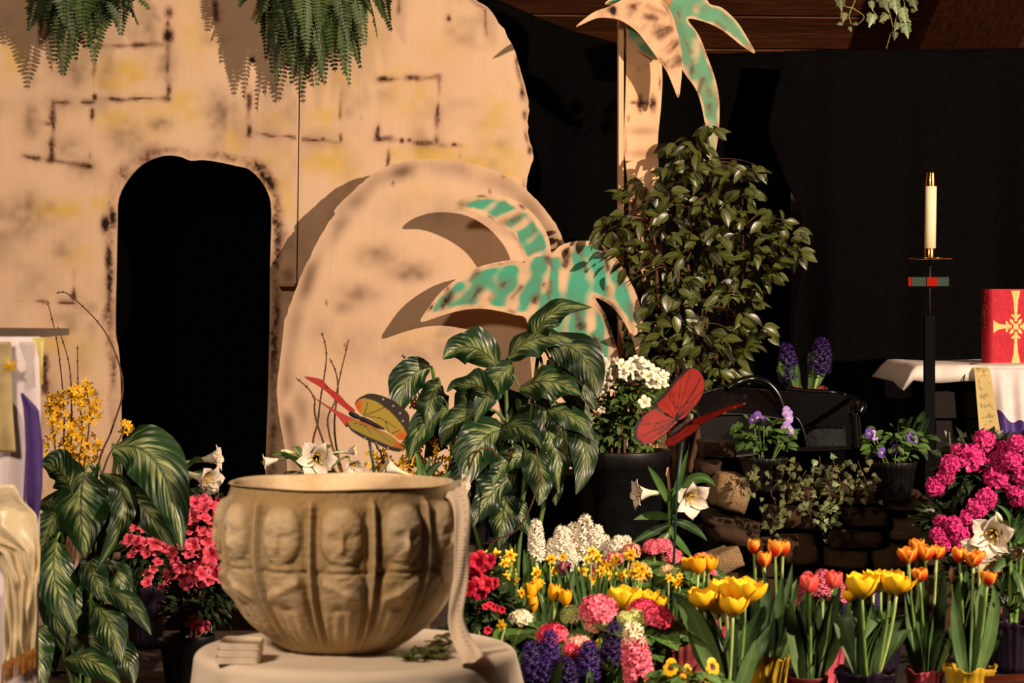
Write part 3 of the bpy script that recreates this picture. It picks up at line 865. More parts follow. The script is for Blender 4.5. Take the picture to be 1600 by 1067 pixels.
# ---- folded white napkin leaning at the left of the bowl
M_NAP = mnoise('napkin_cloth', '#ddcdb8', '#e8dac8', 40, 0.9, 0.1, 0.2, 0.0008)
mb = MB()
cq = P(374, 1016, 4.05)
for k_, (dz, w_, d_) in enumerate([(0.006, 0.073, 0.075), (0.0178, 0.0715, 0.073), (0.0296, 0.0695, 0.070)]):
    zq = TZ + dz
    n_ = 16
    ring = []
    for zoff, kk in ((-0.006, 0.99), (-0.003, 1.0), (0.003, 1.0), (0.006, 0.985)):
        aa = np.linspace(0, 2 * PI, n_ * 4, endpoint=False)
        sx = np.sign(np.cos(aa)) * np.abs(np.cos(aa)) ** 0.28; sy = np.sign(np.sin(aa)) * np.abs(np.sin(aa)) ** 0.28
        ring.append(np.stack([cq[0] + 0.002 * k_ + sx * w_ / 2 * kk, 4.05 + sy * d_ / 2 * kk, zq + zoff + 0.0008 * np.sin(aa * 3 + k_)], -1))
    o = mb.n
    mb.grid(np.array(ring), cv=True)
    m_ = n_ * 4
    mb.f.append(tuple(o + 3 * m_ + j for j in range(m_))); mb.f.append(tuple(o + j for j in reversed(range(m_))))
nap = mb.build('napkin', M_NAP, loc=(cq[0], 4.05, TZ))
tag(nap, 'folded stack of white linen on the tablecloth left of the stone font', 'napkin')

# ---- lace ribbon over the right rim
t = NT('lace')
u, v_, _ = t.tv()
hole = t.math('MULTIPLY', t.ramp(t.math('SINE', t.math('MULTIPLY', u, 260.0)), 0.0, 0.3), t.ramp(t.math('ABSOLUTE', t.math('SUBTRACT', v_, 0.35)), 0.16, 0.08))
M_LACE = t.done(t.mix(t.math('MULTIPLY', hole, 0.45), srgb('#dccab5'), srgb('#7c6a55')), 0.9, 0.1)
t.bump(t.math('ADD', t.math('SINE', t.math('MULTIPLY', u, 700.0)), t.math('MULTIPLY', hole, -3.0)), 0.3, 0.001)
a = math.radians(-28)
def ring_pt(px, py, dy):
    return P(px, py, YBW + dy)
sp_ = smooth_line([P(640, 812, 4.26), P(652, 790, 4.26), P(668, 772, 4.22), P(690, 766, 4.17), P(712, 772, 4.13), P(722, 800, 4.095), P(722, 850, 4.075), P(720, 900, 4.075), P(714, 940, 4.075), P(713, 970, 4.075), P(722, 1000, 4.06), P(734, 1020, 4.03), P(738, 1033, 4.0)], 7)
hwid = np.interp(np.linspace(0, 1, len(sp_)), [0, 0.12, 0.28, 0.36, 0.5, 0.7, 0.85, 1], [0.034, 0.034, 0.026, 0.016, 0.0125, 0.0125, 0.016, 0.020])
mb = MB()
side = np.array([0.55, 0.75, 0.1])
k = len(sp_); tt = np.gradient(sp_, axis=0); g_ = []; at = []
for i in range(k):
    d = unit(tt[i]); u_ = i / (k - 1)
    sd = unit(np.array([0.75 - 0.15 * u_, 0.62 * (1 - u_) - 0.25 * u_, 0.15]))
    e = unit(sd - d * np.dot(sd, d)); nn = np.cross(e, d)
    vq = np.linspace(-1, 1, 9)
    g_.append(sp_[i] + e * (hwid[i] * vq)[:, None] + nn * (0.0025 * np.sin(vq * 4 + u_ * 20))[:, None]); at.append(np.stack([np.full(9, u_), vq, 0 * vq], -1))
mb.grid(np.array(g_), np.array(at))
o = mb.build('lace_ribbon', M_LACE, loc=P(738, 1033, 4.0))
so = o.modifiers.new('thickness', 'SOLIDIFY'); so.thickness = 0.0015
tag(o, 'cream lace ribbon hanging over the right rim of the stone font', 'ribbon')
# ============================================================= altar, book, candle (right) and draped stand (left)
M_ALTAR = wood('altar_wood', '#0a0403', '#120705', (10, 10, 1), 4, 0.6, .15)
AX0, AX1 = P(1424, 0, 8.5)[0], P(1424, 0, 8.5)[0] + 1.7
g = thing('altar_table', 'dark wooden altar table under a white cloth at the right', 'table', ((AX0 + AX1) / 2, 8.65, 0))
mb = MB(); mb.box(((AX0 + AX1) / 2, 8.65, 0.975), (AX1 - AX0, 0.66, 0.05)); mb.build('table_top', M_ALTAR, g, smooth=False)
bxx = P(1462, 0, 8.4)[0]
mb = MB(); mb.box(((bxx + AX1 - .1) / 2, 8.65, 0.475), (AX1 - .1 - bxx, 0.52, 0.95)); mb.build('pedestal', M_ALTAR, g, smooth=False)
mb = MB(); mb.box(((bxx + AX1 - .1) / 2, 8.38, 0.87), (AX1 - .1 - bxx + 0.02, 0.03, 0.09)); mb.build('apron', M_ALTAR, g, smooth=False)
# cloth over the top: rounded hems on every side, its left corner falling in a point
ZA = 1.004
mb = MB()
xs = [AX0 - 0.03, AX0 - 0.028, AX0 - 0.01] + list(np.linspace(AX0 + 0.01, AX1 + 0.02, 60))
rows = []
def drop(x):
    return 0.045 + 0.010 * math.sin(x * 9) + 0.006 * math.sin(x * 23)
for (y, dz) in [(8.30, -1), (8.295, -0.5), (8.30, -0.1), (8.33, 0), (8.5, 0), (8.7, 0), (8.95, 0), (9.0, -0.1), (9.01, -1)]:
    row = []
    for i, x in enumerate(xs):
        z = ZA + 0.0015 * math.sin(x * 21 + y * 13) + dz * drop(x) 
        if i == 0: z = min(z, ZA - 0.05 - (0.03 if 8.29 < y < 8.5 else 0.01))
        if i == 1: z = min(z, ZA - 0.02)
        row.append((x - (0.03 if i == 0 else 0), y, z))
    rows.append(row)
mb.grid(np.array(rows))
M_WHITE = mnoise('altar_linen', '#d6ccc4', '#e2d8ce', 12, 0.9, 0.1, 0.15, 0.001)
o = mb.build('altar_cloth', M_WHITE, loc=((AX0 + AX1) / 2, 8.65, ZA)); so = o.modifiers.new('thickness', 'SOLIDIFY'); so.thickness = 0.006
tag(o, 'white altar cloth lying over the dark table top beneath the red book', 'altar cloth')
# the hanging stole: gold band, white pleats, purple foot
t = NT('gold_band')
u, v, _ = t.tv()
n_ = t.noise(55, 3)
pat = t.math('MULTIPLY', t.ramp(n_, 0.5, 0.56), t.ramp(t.math('ABSOLUTE', v), 0.75, 0.6))
M_GOLDBAND = t.done(t.mix(t.math('MULTIPLY', pat, 0.5), srgb('#b9a56a'), srgb('#5a4c2c')), 0.6, 0.4)
M_PURPLE = mnoise('purple_satin', '#35205c', '#4a3278', 8, 0.45, 0.5)
M_PLEAT = mnoise('white_pleats', '#cfc4c4', '#ddd4d2', 8, 0.8, 0.15)
st = thing('altar_frontal', 'white pleated altar hanging with gold band and purple foot below the red book', 'altar hanging', (P(1580, 0, 8.27)[0], 8.27, 0.35))
def hang(topx0, topx1, botx0, botx1, y0, y1, Y, nx, pleat, n=24, split=None):
    G = np.zeros((n, nx, 3)); A = np.zeros((n, nx, 3))
    for i in range(n):
        q = i / (n - 1)
        xx = np.linspace(topx0 + (botx0 - topx0) * q, topx1 + (botx1 - topx1) * q, nx)
        yy = y0 + (y1 - y0) * q
        for j in range(nx):
            f = j / max(1, nx - 1)
            p_ = P(xx[j], yy, Y)
            p_[1] += pleat * math.sin(f * nx * 0.55 + 0.7 * math.sin(q * 3)) * min(1, q * 3 + 0.2)
            G[i, j] = p_; A[i, j] = (q, f * 2 - 1, 0)
    return G, A
G, A = hang(1522, 1546, 1535, 1572, 572, 730, 8.262, 7, 0.002)
G[0, :, 1] += 0.05
mb = MB(); mb.grid(G, A); mb.build('gold_band', M_GOLDBAND, st)
G, A = hang(1542, 1700, 1560, 1700, 571, 730, 8.272, 60, 0.010)
G[0, :, 1] += 0.06
top = MB(); bot = MB()
px = 800 + G[..., 0] / G[..., 1] * F; py = HY + (CZ - G[..., 2]) / G[..., 1] * F
line = 636 + (px - 1548) * 0.62 + np.maximum(0, px - 1585) * -0.5 + 4 * np.sin(px * 0.2)
up = MB(); lo = MB()
Gu = G.copy(); Gl = G.copy()
# rows re-spaced above and below the slanting border
n = G.shape[0]
for j in range(G.shape[1]):
    col = G[:, j]; cy = py[:, j]; L = np.interp(0, (cy - line[:, j]), np.arange(n))
    iu = np.linspace(0, L, n); il = np.linspace(L, n - 1, n)
    for a in range(3):
        Gu[:, j, a] = np.interp(iu, np.arange(n), col[:, a]); Gl[:, j, a] = np.interp(il, np.arange(n), col[:, a])
up.grid(Gu, A); up.build('white_pleats', M_PLEAT, st)
lo.grid(Gl, A); lo.build('purple_foot', M_PURPLE, st)

# ---- the red book standing on the altar
M_RED = mnoise('red_book_cloth', '#a3162a', '#b51f33', 60, 0.6, 0.35, 0.15, 0.0006)
M_REDSP = mnoise('red_book_spine', '#8d0d20', '#9a1226', 60, 0.6, 0.3)
M_GOLD = mnoise('gold_stamp', '#cdb266', '#d9c07a', 60, 0.5, 0.5)
M_PAGE = mnoise('page_edges', '#d8c8a4', '#e5d8ba', 90, 0.9)
BY = 8.5
HB = S(117, BY); WB = S(86, BY); TB = 0.055
bl = P(1547.5, 563, BY)
book = thing('gospel_book', 'red gospel book with gold cross cover standing on the white altar cloth', 'book', (bl[0] + WB / 2, BY, ZA + 0.003))
zb_ = ZA + 0.003
ang = -math.radians(8)                                  # the front cover turned a little so that the spine shows
tiltx = math.radians(1.2)
Mb = Matrix.Translation((bl[0], BY - 0.02, zb_)) @ Matrix.Rotation(-0.04 * 0, 4, 'X') @ Matrix.Rotation(math.radians(24), 4, 'Z') @ Matrix.Rotation(0, 4, 'Y')
def bookbox(name, m, c, s):
    mb = MB(); mb.box((0, 0, 0), s); mb.v[0] = apply(Mb, mb.v[0] + np.array(c)); return mb.build(name, m, book, smooth=False)
bookbox('front_cover', M_RED, (WB / 2, -0.002, HB / 2), (WB, 0.004, HB))
bookbox('back_cover', M_RED, (WB / 2, TB, HB / 2), (WB, 0.004, HB))
bookbox('page_block', M_PAGE, (WB / 2 - 0.002, TB / 2 - 0.001, HB / 2), (WB - 0.012, TB - 0.004, HB - 0.012))
mb = MB()
a_ = np.linspace(-PI / 2, PI / 2, 9)
rows = [[(-0.012 * math.cos(q), TB / 2 - 0.001 + (TB / 2 + 0.002) * math.sin(q), z) for q in a_] for z in np.linspace(0, HB, 4)]
mb.grid(apply(Mb, np.array(rows).reshape(-1, 3)).reshape(4, 9, 3)); mb.build('spine', M_REDSP, book)
# the cross: four flared arms, a ring of leaves at the centre
mb = MB()
cx, cz = WB * 0.515, HB * 0.50
def flat(poly, y=-0.0046, th_=0.0009):
    poly = np.array(poly, float); n = len(poly)
    f = np.concatenate([np.stack([poly[:, 0], np.full(n, y), poly[:, 1]], 1), np.stack([poly[:, 0], np.full(n, y + th_), poly[:, 1]], 1)])
    mb.add(apply(Mb, f), [tuple(range(n)), tuple(reversed(range(n, 2 * n)))] + [(i, n + i, n + (i + 1) % n, (i + 1) % n) for i in range(n)])
u_ = HB / 117
def arm(L, w0, w1, rot, start=8):
    pts = [(-w0, start), (w0, start), (w0 * 1.1, start + (L - start) * .35), (w0 * 1.7, start + (L - start) * .7), (w1, L), (-w1, L), (-w0 * 1.7, start + (L - start) * .7), (-w0 * 1.1, start + (L - start) * .35)]
    c, s = math.cos(rot), math.sin(rot)
    flat([(cx + (x * c - y * s) * u_, cz + (x * s + y * c) * u_) for x, y in pts])
arm(56, 2.6, 8.5, 0); arm(57, 2.6, 8.5, PI); arm(42, 2.6, 10, PI / 2); arm(42, 2.6, 10, -PI / 2)
for kq in range(4):
    rot = PI / 4 + kq * PI / 2
    c, s = math.cos(rot), math.sin(rot)
    flat([(cx + (x * c - y * s) * u_, cz + (x * s + y * c) * u_) for x, y in [(0, 3), (2.2, 8), (3.0, 11), (1.8, 15), (0, 16.5), (-1.8, 15), (-3.0, 11), (-2.2, 8)]])
    rot = kq * PI / 2
    c, s = math.cos(rot), math.sin(rot)
    for sg in (-1, 1):
        flat([(cx + (x * sg * c - y * s) * u_, cz + (x * sg * s + y * c) * u_) for x, y in ([(2, 10), (5.5, 15), (9, 17), (7.5, 19.5), (3, 18), (1.5, 14)][::sg])])
aa = np.linspace(0, 2 * PI, 16, endpoint=False)
flat([(cx + 5 * u_ * math.cos(q), cz + 5 * u_ * math.sin(q)) for q in aa])
mb.build('gold_cross', M_GOLD, book, smooth=False)
def text(s, size, M, mat, name, parent, ext=0.0004, align='CENTER'):
    cu = bpy.data.curves.new(name, 'FONT'); cu.body = s; cu.size = size; cu.extrude = ext; cu.align_x = align; cu.align_y = 'CENTER'
    tmp = bpy.data.objects.new('tmp', cu); COL.objects.link(tmp)
    bpy.context.view_layer.update()
    me = bpy.data.meshes.new_from_object(tmp.evaluated_get(bpy.context.evaluated_depsgraph_get()))
    bpy.data.objects.remove(tmp); bpy.data.curves.remove(cu)
    me.materials.clear(); me.materials.append(mat)
    return inst(me, name, M, parent)
M_DIMGOLD = mnoise('dull_gold_lettering', '#7a4a24', '#865528', 60, 0.6)
Ms = Mb @ Matrix.Translation((-0.0124, TB / 2, HB * 0.73)) @ Matrix.Rotation(-PI / 2, 4, 'Z') @ Matrix.Rotation(PI / 2, 4, 'X') @ Matrix.Rotation(-PI / 2, 4, 'Z')
text('The Gospels', 0.026, Ms, M_DIMGOLD, 'spine_lettering', book)
# black ribbon marker from under the book
mb = MB(); q = [P(1546, 563, 8.46), P(1530, 566, 8.42), P(1514, 575, 8.34), P(1507, 588, 8.285), P(1505, 598, 8.285)]
q[0][2] = q[1][2] = q[2][2] = ZA + 0.005
mb.tube(smooth_line(q, 5), 0.0022, 5); tag(mb.build('ribbon_marker', M_BLACK, loc=q[2]), 'thin black cord running from the red book over the altar edge', 'cord')

# ---- altar candle on a tall post with glass blocks
CY = 8.1
cxp = P(1452, 0, CY)[0]
M_POST = mnoise('blue_black_post', '#030407', '#05070a', 10, 0.7, 0.06)
M_STEEL = mnoise('grey_rod', '#3a3a3c', '#48484a', 30, 0.35, 0.6, Metallic=0.8)
M_BRASS = mnoise('polished_brass', '#c98a45', '#d79a52', 30, 0.18, 0.5, Metallic=1.0)
M_WAX = mnoise('candle_wax', '#ecd9ac', '#f2e2ba', 10, 0.45, 0.4)
def glass(name, c, rough=0.05, w_=1.0):
    t = NT(name)
    return t.done(srgb(c), rough, 0.5, Transmission_Weight=w_, IOR=1.45)
M_GREENGL = glass('green_glass', '#2a5f4a'); M_REDGL = glass('red_glass', '#d8331c', 0.05, 0.6); M_SMOKE = glass('smoky_glass', '#4d6058', .15, .5)
cs = thing('candle_stand', 'tall blue-black post with thin rod, coloured glass crossbar and brass drip pan', 'candle stand', (cxp, CY, 0))
zz_ = lambda y: P(0, y, CY)[2]
mb = MB(); mb.box((cxp, CY, zz_(493) / 2), (S(16, CY), S(16, CY), zz_(493))); mb.build('post', M_POST, cs, smooth=False)
mb = MB(); mb.box((cxp, CY, 0.02), (0.28, 0.28, 0.04)); mb.build('foot', M_POST, cs, smooth=False)
mb = MB(); mb.tube([(cxp, CY, zz_(494)), (cxp + S(1.5, CY), CY, zz_(405))], S(1.9, CY), 8); mb.build('rod', M_STEEL, cs)
for nm, m, x0, x1, dy in (('glass_block', M_REDGL, 1446, 1463, 0.03), ('glass_block', M_SMOKE, 1463, 1481, 0.02), ('glass_block', M_SMOKE, 1423, 1446, 0.02)):
    a, b = P(x0, 433, CY - 0.0), P(x1, 447, CY)
    mb = MB(); mb.box(((a[0] + b[0]) / 2, CY - 0.012, (a[2] + b[2]) / 2), (b[0] - a[0] - 0.001, dy, a[2] - b[2])); o = mb.build(nm, m, cs, smooth=False)
    if x0 == 1446: o['label'] = 'red glass block'
mb = MB(); a, b = P(1418, 433, CY), P(1422.5, 447, CY); mb.box(((a[0] + b[0]) / 2, CY - 0.012, (a[2] + b[2]) / 2), (b[0] - a[0], 0.02, a[2] - b[2])); o = mb.build('glass_block', M_REDGL, cs, smooth=False); o['label'] = 'red glass block'
mb = MB(); mb.lathe([(0, zz_(406.5)), (S(34, CY), zz_(405.5)), (S(38, CY), zz_(403.5)), (S(37, CY), zz_(403.2)), (S(33, CY), zz_(404.6)), (0, zz_(405))], (cxp + S(1, CY), CY, 0), 40); mb.build('drip_pan', M_BRASS, cs)
mb = MB(); mb.lathe([(S(9.6, CY), zz_(404.8)), (S(9.6, CY), zz_(389)), (S(9.2, CY), zz_(388)), (S(9.2, CY), zz_(404.8))], (cxp + S(1, CY), CY, 0), 28); mb.build('candle_socket', M_BRASS, cs)
cn = thing('altar_candle', 'tall ivory candle with brass follower standing on the brass drip pan', 'candle', (cxp + S(1, CY), CY, zz_(404.8)))
Mt = Matrix.Translation((cxp + S(1, CY), CY, zz_(404))) @ Matrix.Rotation(math.radians(0.9), 4, 'Y')
def tl(prof, n=32):
    mb = MB(); mb.lathe(prof, (0, 0, 0), n); mb.v[0] = apply(Mt, mb.v[0]); return mb
u8 = CY / F
tl([(0, 0), (8.7 * u8, 0), (8.8 * u8, 60 * u8), (8.8 * u8, 116 * u8), (0, 117 * u8)]).build('wax', M_WAX, cn)
tl([(9.4 * u8, 113 * u8), (9.3 * u8, 116 * u8), (9.0 * u8, 122 * u8), (7.8 * u8, 131 * u8), (7.4 * u8, 133 * u8), (8.0 * u8, 134 * u8), (5.6 * u8, 134.4 * u8), (5.2 * u8, 131 * u8), (0, 130 * u8)]).build('brass_follower', M_BRASS, cn)
tl([(0, 128 * u8), (0.7 * u8, 128 * u8), (0.6 * u8, 133.5 * u8), (0, 134 * u8)], 8).build('wick', M_BLACK, cn)

# ---- the draped reading stand at the left edge
LY = 4.6
lx = P(0, 0, LY)[0]
M_LIDGREY = mnoise('grey_board', '#4c4038', '#5a4c42', 14, 0.6)
def zl(y): return P(0, y, LY)[2]
ls = thing('reading_stand', 'reading stand with dark board top, cut by the left edge of the picture', 'lectern', (lx - 0.16, LY, 0))
a, b = P(-290, 514, LY), P(71, 525, LY)
mb = MB(); mb.box(((a[0] + b[0]) / 2, LY + 0.1, (a[2] + b[2]) / 2), (b[0] - a[0], 0.30, a[2] - b[2]), Matrix.Rotation(0.01, 4, 'Y')); mb.build('board_top', M_LIDGREY, ls, smooth=False)
mb = MB(); mb.box((lx - 0.16, LY + 0.14, zl(526) / 2), (0.20, 0.16, zl(526))); mb.build('pillar', M_DARKWOOD, ls, smooth=False)
fr = thing('lectern_banner', 'white and purple banner with gold cloth panel and star hanging from the reading stand', 'banner', (lx - 0.1, LY - 0.06, 0.3))
def sheet(poly_l, poly_r, y0, y1, Y, pleat, nx=22, n=40, fq=2.2, ph=0.0, rough=0):
    """left and right borders as (y, x) pairs in pixels"""
    G = np.zeros((n, nx, 3)); A = np.zeros((n, nx, 3))
    for i in range(n):
        q = i / (n - 1); yy = y0 + (y1 - y0) * q
        xl = np.interp(yy, [p[0] for p in poly_l], [p[1] for p in poly_l]); xr = np.interp(yy, [p[0] for p in poly_r], [p[1] for p in poly_r])
        for j in range(nx):
            f = j / (nx - 1)
            p_ = P(xl + (xr - xl) * f, yy, Y)
            p_[1] += pleat * math.sin(f * fq * 2 * PI + ph + 0.6 * math.sin(q * 5)) * (0.3 + 0.7 * q)
            if rough: p_[1] += 0.030 * (vnoise(f * 40 + q * 9, q * 40 - f * 6, 6.0, 77) - .5) * min(1, q * 5 + .15)
            G[i, j] = p_; A[i, j] = (q, f * 2 - 1, 0)
    return G, A
def sh(nm, m, parent, th_=0.002, *a, **k):
    G, A = sheet(*a, **k); mb = MB(); mb.grid(G, A); o = mb.build(nm, m, parent)
    so = o.modifiers.new('thickness', 'SOLIDIFY'); so.thickness = th_
    return o
M_SATW = mnoise('white_satin', '#cfc3cc', '#ddd2d6', 6, 0.6, 0.3)
sh('white_cloth', M_SATW, fr, 0.002, [(526, -240), (1090, -240)], [(526, 62), (600, 63), (700, 64), (800, 62), (1090, 60)], 526, 1090, LY - 0.075, 0.004, nx=50, fq=9)
sh('purple_panel', M_PURPLE, fr, 0.002, [(614, 33), (640, 37), (700, 40), (780, 37), (830, 52)], [(614, 36), (626, 48), (640, 60), (700, 67), (760, 66), (800, 62), (830, 56)], 614, 830, LY - 0.09, 0.004, fq=1.2)
M_GOLDCL = mnoise('antique_gold_cloth', '#9c8a60', '#b9a777', 14, 0.5, 0.5)
sh('gold_panel', M_GOLDCL, fr, 0.002, [(534, -200), (680, -200), (710, -200)], [(534, 17), (560, 19), (640, 20), (690, 24), (708, 25)], 534, 706, LY - 0.09, 0.003, nx=40, fq=6)
M_YEL = mnoise('gold_lace_edge', '#c9bd6a', '#ddd28a', 60, 0.7)
sh('trim_edge', M_YEL, fr, 0.002, [(527, 50), (560, 62), (600, 64)], [(527, 69), (560, 67), (600, 66)], 527, 600, LY - 0.085, 0.002, fq=1)
# star ornament on the gold panel
mb = MB(); c0 = P(16, 571, LY - 0.10)
r0, r1 = S(15, LY), S(6, LY)
pts = [(c0[0] + (r0 if i % 2 == 0 else r1) * math.cos(PI / 2 + i * PI / 5 + 0.3), c0[1] - (0.004 if i % 2 else 0), c0[2] + (r0 if i % 2 == 0 else r1) * math.sin(PI / 2 + i * PI / 5 + 0.3)) for i in range(10)]
mb.add([tuple(c0 + np.array([0, -0.006, 0])), tuple(c0 + np.array([0, 0.004, 0]))] + pts, [(0, 2 + i, 2 + (i + 1) % 10) for i in range(10)] + [(1, 2 + (i + 1) % 10, 2 + i) for i in range(10)])
mb.build('star_ornament', mnoise('yellow_star', '#b98f1c', '#d0a52c', 20, 0.5), fr, smooth=False)
# gold satin drape with fringe in front
t = NT('gold_satin')
n_ = t.noise(7, 4, dist=1.2)
t.bump(n_, 0.5, 0.02)
M_SATIN = t.done(t.mix(n_, srgb('#cdbb92'), srgb('#e6d9b8')), 0.35, 0.5, Sheen_Weight=0.3)
dr = thing('satin_drape', 'cream gold satin drape with bronze fringe hanging below the purple panel', 'drape', (P(28, 0, LY)[0], LY - 0.12, 0.25))
sh('satin', M_SATIN, dr, 0.003, [(757, -240), (820, -240), (860, -20), (900, 4), (960, 8), (1040, 8)], [(757, 22), (785, 36), (805, 56), (860, 60), (960, 56), (1012, 54), (1040, 54)], 757, 1034, LY - 0.125, 0.006, nx=60, n=50, fq=4.3, ph=1.0, rough=1)
M_FRINGE = mnoise('bronze_fringe', '#8a5a20', '#b27c34', 80, 0.6)
mb = MB()
for i in range(46):
    f = i / 45; x = 4 + 52 * f; y0 = 1040 - 26 * f + 3
    a = P(x, y0 - 6, LY - 0.150); b = P(x - 1 + rnd(-1.2, 1.2), y0 + 25 + rnd(-2, 3), LY - 0.152 + rnd(-.003, .003))
    mb.tube([a, (a + b) / 2 + np.array([rnd(-.001, .001), 0, 0]), b], 0.0011, 4, cap=False)
fo = mb.build('fringe', M_FRINGE, dr); fo['kind'] = 'stuff'
# the varnished rail at the lower right corner
RY = 4.35
M_RAIL = wood('varnished_rail', '#5a2416', '#7a3520', (1, 10, 10), 5, 0.3, 0.5)
rl = thing('altar_rail', 'varnished red-brown rail crossing the lower right corner', 'rail', (P(1660, 0, RY)[0], RY, 0))
a, b = P(1540, 1070, RY), P(2050, 1040, RY)
mb = MB(); mb.tube([a, b], 0.016, 12); mb.build('hand_rail', M_RAIL, rl)
for x in (1570, 2000):
    q = P(x, 1070 - (x - 1540) * 30 / 510, RY); mb = MB(); mb.tube([(q[0], RY, 0), (q[0], RY, q[2] - 0.012)], 0.012, 8); mb.build('rail_post', M_RAIL, rl)
# ============================================================= plant prototypes
def pcol(name):
    return MATS[name]
M_SOIL = mnoise('potting_soil', '#1c130c', '#33241a', 90, 0.95, 0.1, 0.6, 0.004)
M_STEMG = mnoise('green_stem', '#4e6b2c', '#6b8a3e', 20, 0.5)
M_STEMP = mnoise('pale_green_stem', '#7f9a52', '#98ad68', 20, 0.5)
M_TWIG = mnoise('brown_twig', '#4a2f1c', '#5f402a', 40, 0.8)
M_LF_TULIP = mleaf('tulip_leaf', '#2a4426', '#4c6837', 0.5, 0.3, 0.15, 0.5, 2)
M_LF_GRASS = mleaf('narrow_leaf', '#2c4a1e', '#4d7030', 0.5, 0.3, 0.15, 0.5, 1)
M_LF_LILY = mleaf('lily_leaf', '#1f3d1a', '#3d6428', 0.4, 0.4, 0.2, 0.5, 1)
M_LF_DARK = mleaf('dark_shrub_leaf', '#14220f', '#2b451c', 0.4, 0.4, 0.3, 0.8, 6)
M_LF_HYD = mleaf('hydrangea_leaf', '#274419', '#45692a', 0.5, 0.3, 0.5, 0.6, 7)
M_LF_FICUS = mleaf('ficus_leaf', '#0c1005', '#454d1c', 0.33, 0.45, 0.35, 1.1, 7)
M_LF_IVY = mleaf('ivy_leaf', '#1c2a12', '#50542c', 0.5, 0.3, 0.5, 1.0, 4)
M_LF_IVYV = mleaf('variegated_ivy_leaf', '#20401e', '#5d6f45', 0.35, 0.4, 0.9, 1.0, 4)
M_LF_FERN = mleaf('fern_leaf', '#1a3012', '#3a5222', 0.5, 0.3, 0.3, 0.6, 0)
M_YELLOW_STAMEN = mnoise('pollen_yellow', '#c9a83a', '#d8bc58', 60, 0.7)
M_PISTIL = mnoise('pistil_green', '#9aa84e', '#b7c068', 60, 0.6)

def pot(parent, c, r_top, r_bot, h, mat, kind='plastic', n=40, seed=1, soil=True):
    """c = centre of the foot (world); kinds: plastic (rim band), foil (crinkled flaring wrap), ribbed"""
    rg = np.random.default_rng(seed)
    ph = rg.uniform(0, 6.28, 5)
    mb = MB()
    if kind == 'foil':
        def fr(th, i):
            q = i / 9
            return 1 + (0.012 + 0.02 * min(1, q)) * np.sin(th * 17 + ph[0]) + 0.015 * q * np.sin(th * 7 + ph[1]) + 0.02 * np.sin(th * 23 + ph[2])
        pr = [(0, 0), (r_bot, 0), (r_bot * 1.03, h * .15), (r_bot + (r_top - r_bot) * .4, h * .45), (r_bot + (r_top - r_bot) * .75, h * .8), (r_top, h), (r_top * 1.10, h * 1.10), (r_top * 1.07, h * 1.12), (r_top * .97, h * 1.0), (r_top * .9, h * .85), (r_top * .88, h * .8)]
        n = 96
        th = np.linspace(0, 2 * PI, n, endpoint=False)
        G = np.zeros((len(pr), n, 3))
        for i, (r, z) in enumerate(pr):
            k = fr(th, i)
            G[i, :, 0] = r * k * np.cos(th); G[i, :, 1] = r * k * np.sin(th)
            G[i, :, 2] = z + (0.05 * h * np.sin(th * 5 + ph[3]) + 0.03 * h * np.sin(th * 9 + ph[4]) if i in (6, 7) else 0)
        mb.grid(G + np.asarray(c), cv=True)
        nm = 'foil_wrap'
    else:
        fr = (lambda th, i: 1 + 0.012 * np.sign(np.sin(th * 26))) if kind == 'ribbed' else None
        rr = lambda z: r_bot + (r_top - r_bot) * z / h
        pr = [(0, 0), (r_bot * .96, 0), (r_bot, 0.004), (rr(h * .8), h * .8), (rr(h * .8) * 1.05, h * .81), (r_top * 1.06, h * .985), (r_top * 1.05, h), (r_top * .99, h), (r_top * .95, h * .85)]
        mb.lathe(pr, c, 104 if kind == 'ribbed' else n, fr)
        nm = 'pot'
    o = mb.build(nm, mat, parent)
    if soil:
        mb = MB(); k = 28; th = np.linspace(0, 2 * PI, k, endpoint=False)
        g = np.zeros((5, k, 3))
        for i, q in enumerate((0, .3, .6, .85, 1)):
            r = r_top * (.90 if kind == 'foil' else .95) * q
            g[i, :, 0] = c[0] + r * np.cos(th); g[i, :, 1] = c[1] + r * np.sin(th); g[i, :, 2] = c[2] + h * .86 + 0.006 * rg.random(k) * (1 if i else 0)
        mb.grid(g, cv=True); mb.build('soil', M_SOIL, parent)
    return o

def blade(parent, a, ctrl, b, wmax, mat, side=None, shape='lance', name='leaf', nc=5, fold=0.18, wave=0.0, n=10, ph=0.0):
    s = qbez(a, ctrl, b, n)
    u = np.linspace(0, 1, n)
    if shape == 'lance':
        w_ = wmax * np.clip(np.sin(PI * np.clip(u * .86 + .14, 0, 1)) ** .8, 0.02, 1)
    elif shape == 'strap':
        w_ = wmax * np.clip(np.minimum(1, (1 - u) * 5) ** .7, 0.03, 1)
    else:
        w_ = wmax * np.clip(np.sin(PI * np.clip(u * .95 + .05, 0, 1) ** .75) ** .9, 0.02, 1)
    mb = MB(); mb.ribbon(s, w_, np.array(side if side is not None else (1, 0.15, 0), float), nc, fold, wave, 2, ph)
    return mb.build(name, mat, parent)

def stem(parent, a, b, bend=0.0, r=0.003, mat=None, name='stem', n=6, r2=None, sides=6):
    a, b = np.asarray(a, float), np.asarray(b, float)
    m = (a + b) / 2 + np.array([bend, rnd(-.3, .3) * abs(bend), 0])
    mb = MB(); mb.tube(qbez(a, m, b, n), np.linspace(r, r2 if r2 else r, n), sides)
    return mb.build(name, mat or M_STEMG, parent)

